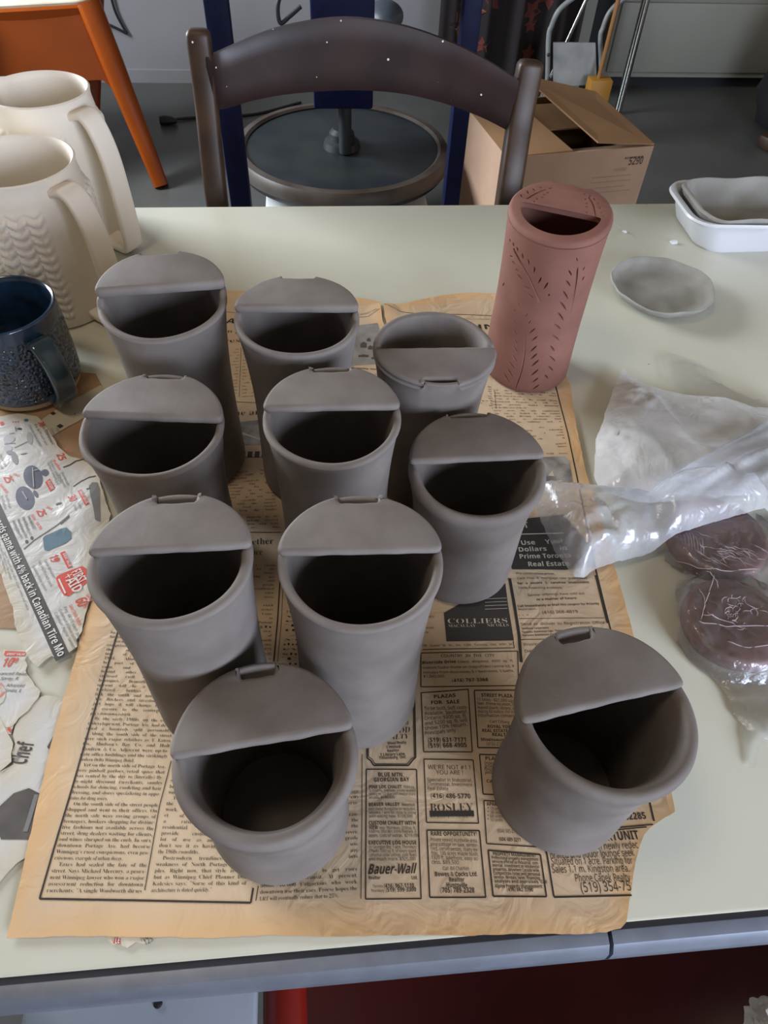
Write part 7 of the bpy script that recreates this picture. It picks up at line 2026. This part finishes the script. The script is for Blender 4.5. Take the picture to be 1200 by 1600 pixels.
x, z = front_xz(981, 258); x2, _ = front_xz(1003, 255); box_print('5290', x, z, .021, CARDINK, width=x2 - x)
x, z = front_xz(976, 249); x2, _ = front_xz(1004, 246); box_print('BOX FOR USE', x, z, .006, CARDINK, width=x2 - x)
x, z = front_xz(958, 268); x2, _ = front_xz(978, 267); box_print('VOLUME', x, z, .009, CARDINK2, width=x2 - x)
for (py, a, b) in ((279, 925, 985), (287, 923, 984), (295, 930, 975), (303, 922, 982)):
    x, z = front_xz(a, py); x2, _ = front_xz(b, py - 4)
    bm = bmesh.new(); box(bm, x, x2, -.0008, -.0002, z, z + .0025); link_bm('printed_line', bm, CARDINK2, front, smooth=False)

# ------------------------------------------------------------------ poles, tube frame, curtain, bag, cords
f1 = at_z(964, 178, 0)
a1 = at_y(1012, -10, f1.y + .02)
V, Fc = tube_geo([f1, a1 + (a1 - f1) * 1.2], .016, 18); o = link('chrome_pole', V, Fc, CHROME)
tag(o, 'thick chrome pole leaning near the door, rightmost of the poles', 'pole')
g1 = at_y(846, 150, 3.12); g2 = at_y(918, -5, 3.14); g1 = g2 + (g1 - g2) * (g2.z / (g2.z - g1.z))
V, Fc = tube_geo([g1, g2 + (g2 - g1) * 1.2], .008, 14); o = link('chrome_pole', V, Fc, CHROME)
tag(o, 'thin chrome pole in front of the dark curtain, left of the grey plate', 'pole')
h1 = at_y(935, 124, 2.88); h2 = at_y(968, -8, 2.91)
broom = thing('wooden_broom', (h1.x, h1.y, 0), 'golden wooden broom handle with a yellow block at its foot, behind the box', 'broom')
hb = Vector((h1.x, h1.y, 0))
V, Fc = tube_geo([h1 - hb, h2 + (h2 - h1) * 1.2 - hb], .008, 14); link('handle', V, Fc, DOWEL, broom)
bm = bmesh.new(); box(bm, -.035, .05, -.03, .03, .0, h1.z + .005, .006); link_bm('block', bm, YELLOW, broom)
# grey plate between bent tubes
yp = 2.95
cart = thing('tube_frame_stand', (at_y(898, 130, yp).x, yp, 0), 'grey metal plate between two bent steel tubes, behind the cardboard box', 'metal stand')
cq = Vector((at_y(898, 130, yp).x, yp, 0))
pa, pb, pc, pd = [at_y(*p, yp) - cq for p in ((864, 66), (930, 67), (932, 132), (864, 134))]
V = [Vector((p.x, s, p.z)) for s in (-.004, .004) for p in (pa, pb, pc, pd)]
link('plate', V, [(0, 1, 2, 3), (7, 6, 5, 4), (0, 4, 5, 1), (1, 5, 6, 2), (2, 6, 7, 3), (3, 7, 4, 0)], new_mat('pale_plate_metal', (0.40, 0.41, 0.40), 0.55, color2=(0.27, 0.28, 0.28), vscale=12), cart, smooth=False)
def low(p, z): return Vector((p.x, p.y, z))
l0 = at_y(854, 138, yp) - cq; l1 = at_y(857, 60, yp) - cq; l2 = at_y(862, 40, yp) - cq; l3 = at_y(872, 18, yp) - cq; l4 = at_y(890, 1, yp) - cq
tube('tube', catmull([low(l0, 0.012), l0, l1, l2, l3, l4, l4 + Vector((.06, .0, .04))], 6), .009, GREYMETAL, cart, n=12)
l0 = at_y(938, 138, yp) - cq; l1 = at_y(938, 62, yp) - cq; l2 = at_y(942, 44, yp) - cq; l3 = at_y(952, 20, yp) - cq; l4 = at_y(972, 0, yp) - cq
tube('tube', catmull([low(l0, 0.012), l0, l1, l2, l3, l4, l4 + Vector((.06, 0, .04))], 6), .009, GREYMETAL, cart, n=12)
for (px, py) in ((856, 84), (857, 122)):
    q = at_y(px, py, yp) - cq
    bm = bmesh.new(); bmesh.ops.create_uvsphere(bm, u_segments=10, v_segments=8, radius=.006)
    for v in bm.verts: v.co += q + Vector((0, -.012, 0))
    link_bm('bolt', bm, RUBBER, cart)

# dark cloth with printed leaves hanging by the door
cur = thing('leaf_curtain', (.75, 3.3, 0), 'dark cloth printed with red and orange leaves hanging by the door', 'curtain')
q0 = at_y(684, 60, 3.3).x - .75; q9 = at_y(905, 60, 3.3).x - .75
V, Fc = [], []
n = 90
def cy(x): return .02 * math.sin(x * 42) + .008 * math.sin(x * 97 + 1)
for i in range(n + 1):
    x = q0 + (q9 - q0) * i / n
    for z in (.02, .7, 1.4, 2.0): V.append((x, cy(x), z))
for s in (1,):
    for i in range(n):
        for k in range(3): Fc.append((i * 4 + k, (i + 1) * 4 + k, (i + 1) * 4 + k + 1, i * 4 + k + 1))
cl = link('cloth', V, Fc, DARKFAB, cur, angle=180)
random.seed(11)
for i in range(34):
    lx = random.uniform(q0 + .05, q9 - .12); lz = random.uniform(.06, .75); r = random.uniform(.025, .05); ro = random.uniform(0, 6)
    pts = []
    for k in range(10):
        a = ro + 2 * PI * k / 10; rr = r * (1 if k % 2 == 0 else .5)
        pts.append((lx + rr * math.cos(a), lz + rr * math.sin(a)))
    V = [(lx, cy(lx) - .003, lz)] + [(px, cy(px) - .003, pz) for px, pz in pts]
    link('printed_leaf', V, [(0, k + 1, (k + 1) % 10 + 1) for k in range(10)], LEAF1 if i % 3 else LEAF2, cur, smooth=False)

# black cloth bag at the right edge
q = at_z(1195, 215, 0)
bb = thing('cloth_bag', (q.x + .16, q.y + .05, 0), 'black cloth bag standing on the floor at the right edge, by the door', 'bag')
V, Fc = lathe_geo([(.10, 0), (.17, .03), (.20, .12), (.19, .25), (.16, .38), (.11, .48), (.06, .53)], 48, lambda a, z: 1 + .08 * math.sin(3 * a + z * 9) + .05 * math.sin(7 * a - z * 20), closed_top=True)
link('bag_body', V, Fc, BLACKCLOTH, bb, angle=80)
tube('strap', catmull([(-.06, -.05, .52), (-.05, -.06, .62), (.05, -.06, .63), (.06, -.05, .52)], 8), 1, BLACKCLOTH, bb, flat=(.03, .004), n=10)
bm = bmesh.new(); box(bm, -.24, -.12, -.22, -.10, .0, .09, .02); o = link_bm('brown_shoe', bm, WOODPOST)
q2_ = at_z(1196, 235, 0)
bpy.data.objects.remove(o)
# wooden block beside the bag
bm = bmesh.new(); box(bm, 0, .10, -.05, .05, 0, .05, .012); o = link_bm('wooden_block', bm, WOODPOST); o.location = (q2_.x - .01, q2_.y - .01, 0); o.rotation_euler = (0, 0, .5)
tag(o, 'brown wooden block on the floor against the black bag', 'block')

# power cord with a plug on the floor
pc = thing('power_cord', (0, 0, 0), 'black power cord with its plug lying on the grey floor, left of the chair', 'cord')
cpts = [at_z(268, 187, .008), at_z(300, 184, .006), at_z(330, 183, .006), at_z(400, 178, .006), at_z(470, 160, .006)]
tube('cord', catmull(cpts, 8), .0055, RUBBER, pc)
p0 = at_z(250, 188, .016)
V, Fc = tube_geo([p0, p0 + Vector((.02, 0, 0)), p0 + Vector((.045, 0, 0)), p0 + Vector((.065, 0, -.004))], [.016, .019, .015, .007], 14); link('plug', V, Fc, RUBBER, pc)
# thin cable on the wall
wc_ = [at_y(px, py, 3.49) for px, py in ((172, -10), (180, 18), (192, 42), (198, 52), (186, 46), (168, 38), (150, 36))]
tube_o = tube('wall_cable', catmull(wc_, 6), .005, RUBBER); tag(tube_o, 'thin dark cable looping on the white back wall', 'cable')

# ------------------------------------------------------------------ red seat below the table front
zs = .46
sA = at_z(411, 1525, zs); sB = at_z(411, 1600, zs)
rc = thing('red_chair', (sA.x + .262, .12, 0), 'dark red moulded plastic chair pushed under the table front', 'chair')
rcx, rcy = sA.x + .262, .12
V, Fc = [], []
nx, ny = 40, 30
for j in range(ny + 1):
    for i in range(nx + 1):
        s = i / nx * 2 - 1; f = j / ny
        x = s * .24; y = -.20 + f * .42
        z = zs - .05 + .055 * abs(s) ** 3 - .035 * (1 - s * s) * math.sin(f * PI) + .04 * max(0, .18 - f) / .18
        V.append((x, y, z))
o = len(V)
V += [(x, y, z - .012) for x, y, z in V[:o]]
w1 = nx + 1
for j in range(ny):
    for i in range(nx):
        q = j * w1 + i; Fc.append((q, q + 1, q + w1 + 1, q + w1)); Fc.append((o + q, o + q + w1, o + q + w1 + 1, o + q + 1))
bd = [i for i in range(w1)] + [j * w1 + nx for j in range(1, ny + 1)] + [ny * w1 + i for i in range(nx - 1, -1, -1)] + [j * w1 for j in range(ny - 1, 0, -1)]
for i in range(len(bd)):
    a, b = bd[i], bd[(i + 1) % len(bd)]; Fc.append((a, b, o + b, o + a))
link('seat_shell', V, Fc, RED_SHADED, rc, angle=60)
for s in (-1, 1):
    tube('side_rail', catmull([(s * .235, -.21, zs + .004), (s * .242, -.05, zs + .008), (s * .242, .10, zs + .008), (s * .23, .22, zs)], 6), .019, RED_LIT, rc)
    for yy in (-.17, .18):
        V, Fc = tube_geo([(s * .20, yy, zs - .035), (s * .22, yy * 1.1, 0)], .012, 12); link('leg', V, Fc, CHROME, rc)
# white crumpled paper at the lower right corner
q = at_z(1212, 1606, zs + .03)
bm = bmesh.new(); bmesh.ops.create_icosphere(bm, subdivisions=4, radius=.022)
for v in bm.verts:
    k = 1 + .5 * ridged(v.co.x, v.co.y + v.co.z, 45, 3.3) - .4; v.co = v.co * k
o = link_bm('crumpled_paper', bm, FRAMEP, angle=20); o.location = q; tag(o, 'white crumpled paper lying on the red chair at the lower right corner', 'paper')

# pale metal stool seat under the left part of the table front
zq = .50
e0, e1, e2 = at_z(28, 1585, zq), at_z(404, 1560, zq), at_z(404, 1640, zq)
stool = thing('metal_stool', ((e0.x + e1.x) / 2, .06, 0), 'pale grey metal stool with a dark screw in its seat, under the table front left', 'stool')
so = Vector(((e0.x + e1.x) / 2, .06, 0)); hw = (e1.x - e0.x) / 2 - .002
SEAT = new_mat('pale_blue_grey_paint', (0.34, 0.37, 0.43), 0.35, var=.12, vscale=9)
bm = bmesh.new(); box(bm, -hw, hw, -.17, .17, zq - .022, zq, .006); link_bm('seat', bm, SEAT, stool)
sc_ = at_z(247, 1568, zq) - so
V, Fc = lathe_geo([(.0036, zq - .001), (.0036, zq + .0012), (.002, zq + .002)], 16, closed_top=True)
link('screw', V, Fc, RUBBER, stool).location = (sc_.x, sc_.y, 0)
for sx in (-1, 1):
    for sy in (-1, 1):
        V, Fc = tube_geo([(sx * (hw - .02), sy * .15, zq - .02), (sx * (hw - .02), sy * .15, 0)], .011, 12); link('leg', V, Fc, GREYMETAL, stool)
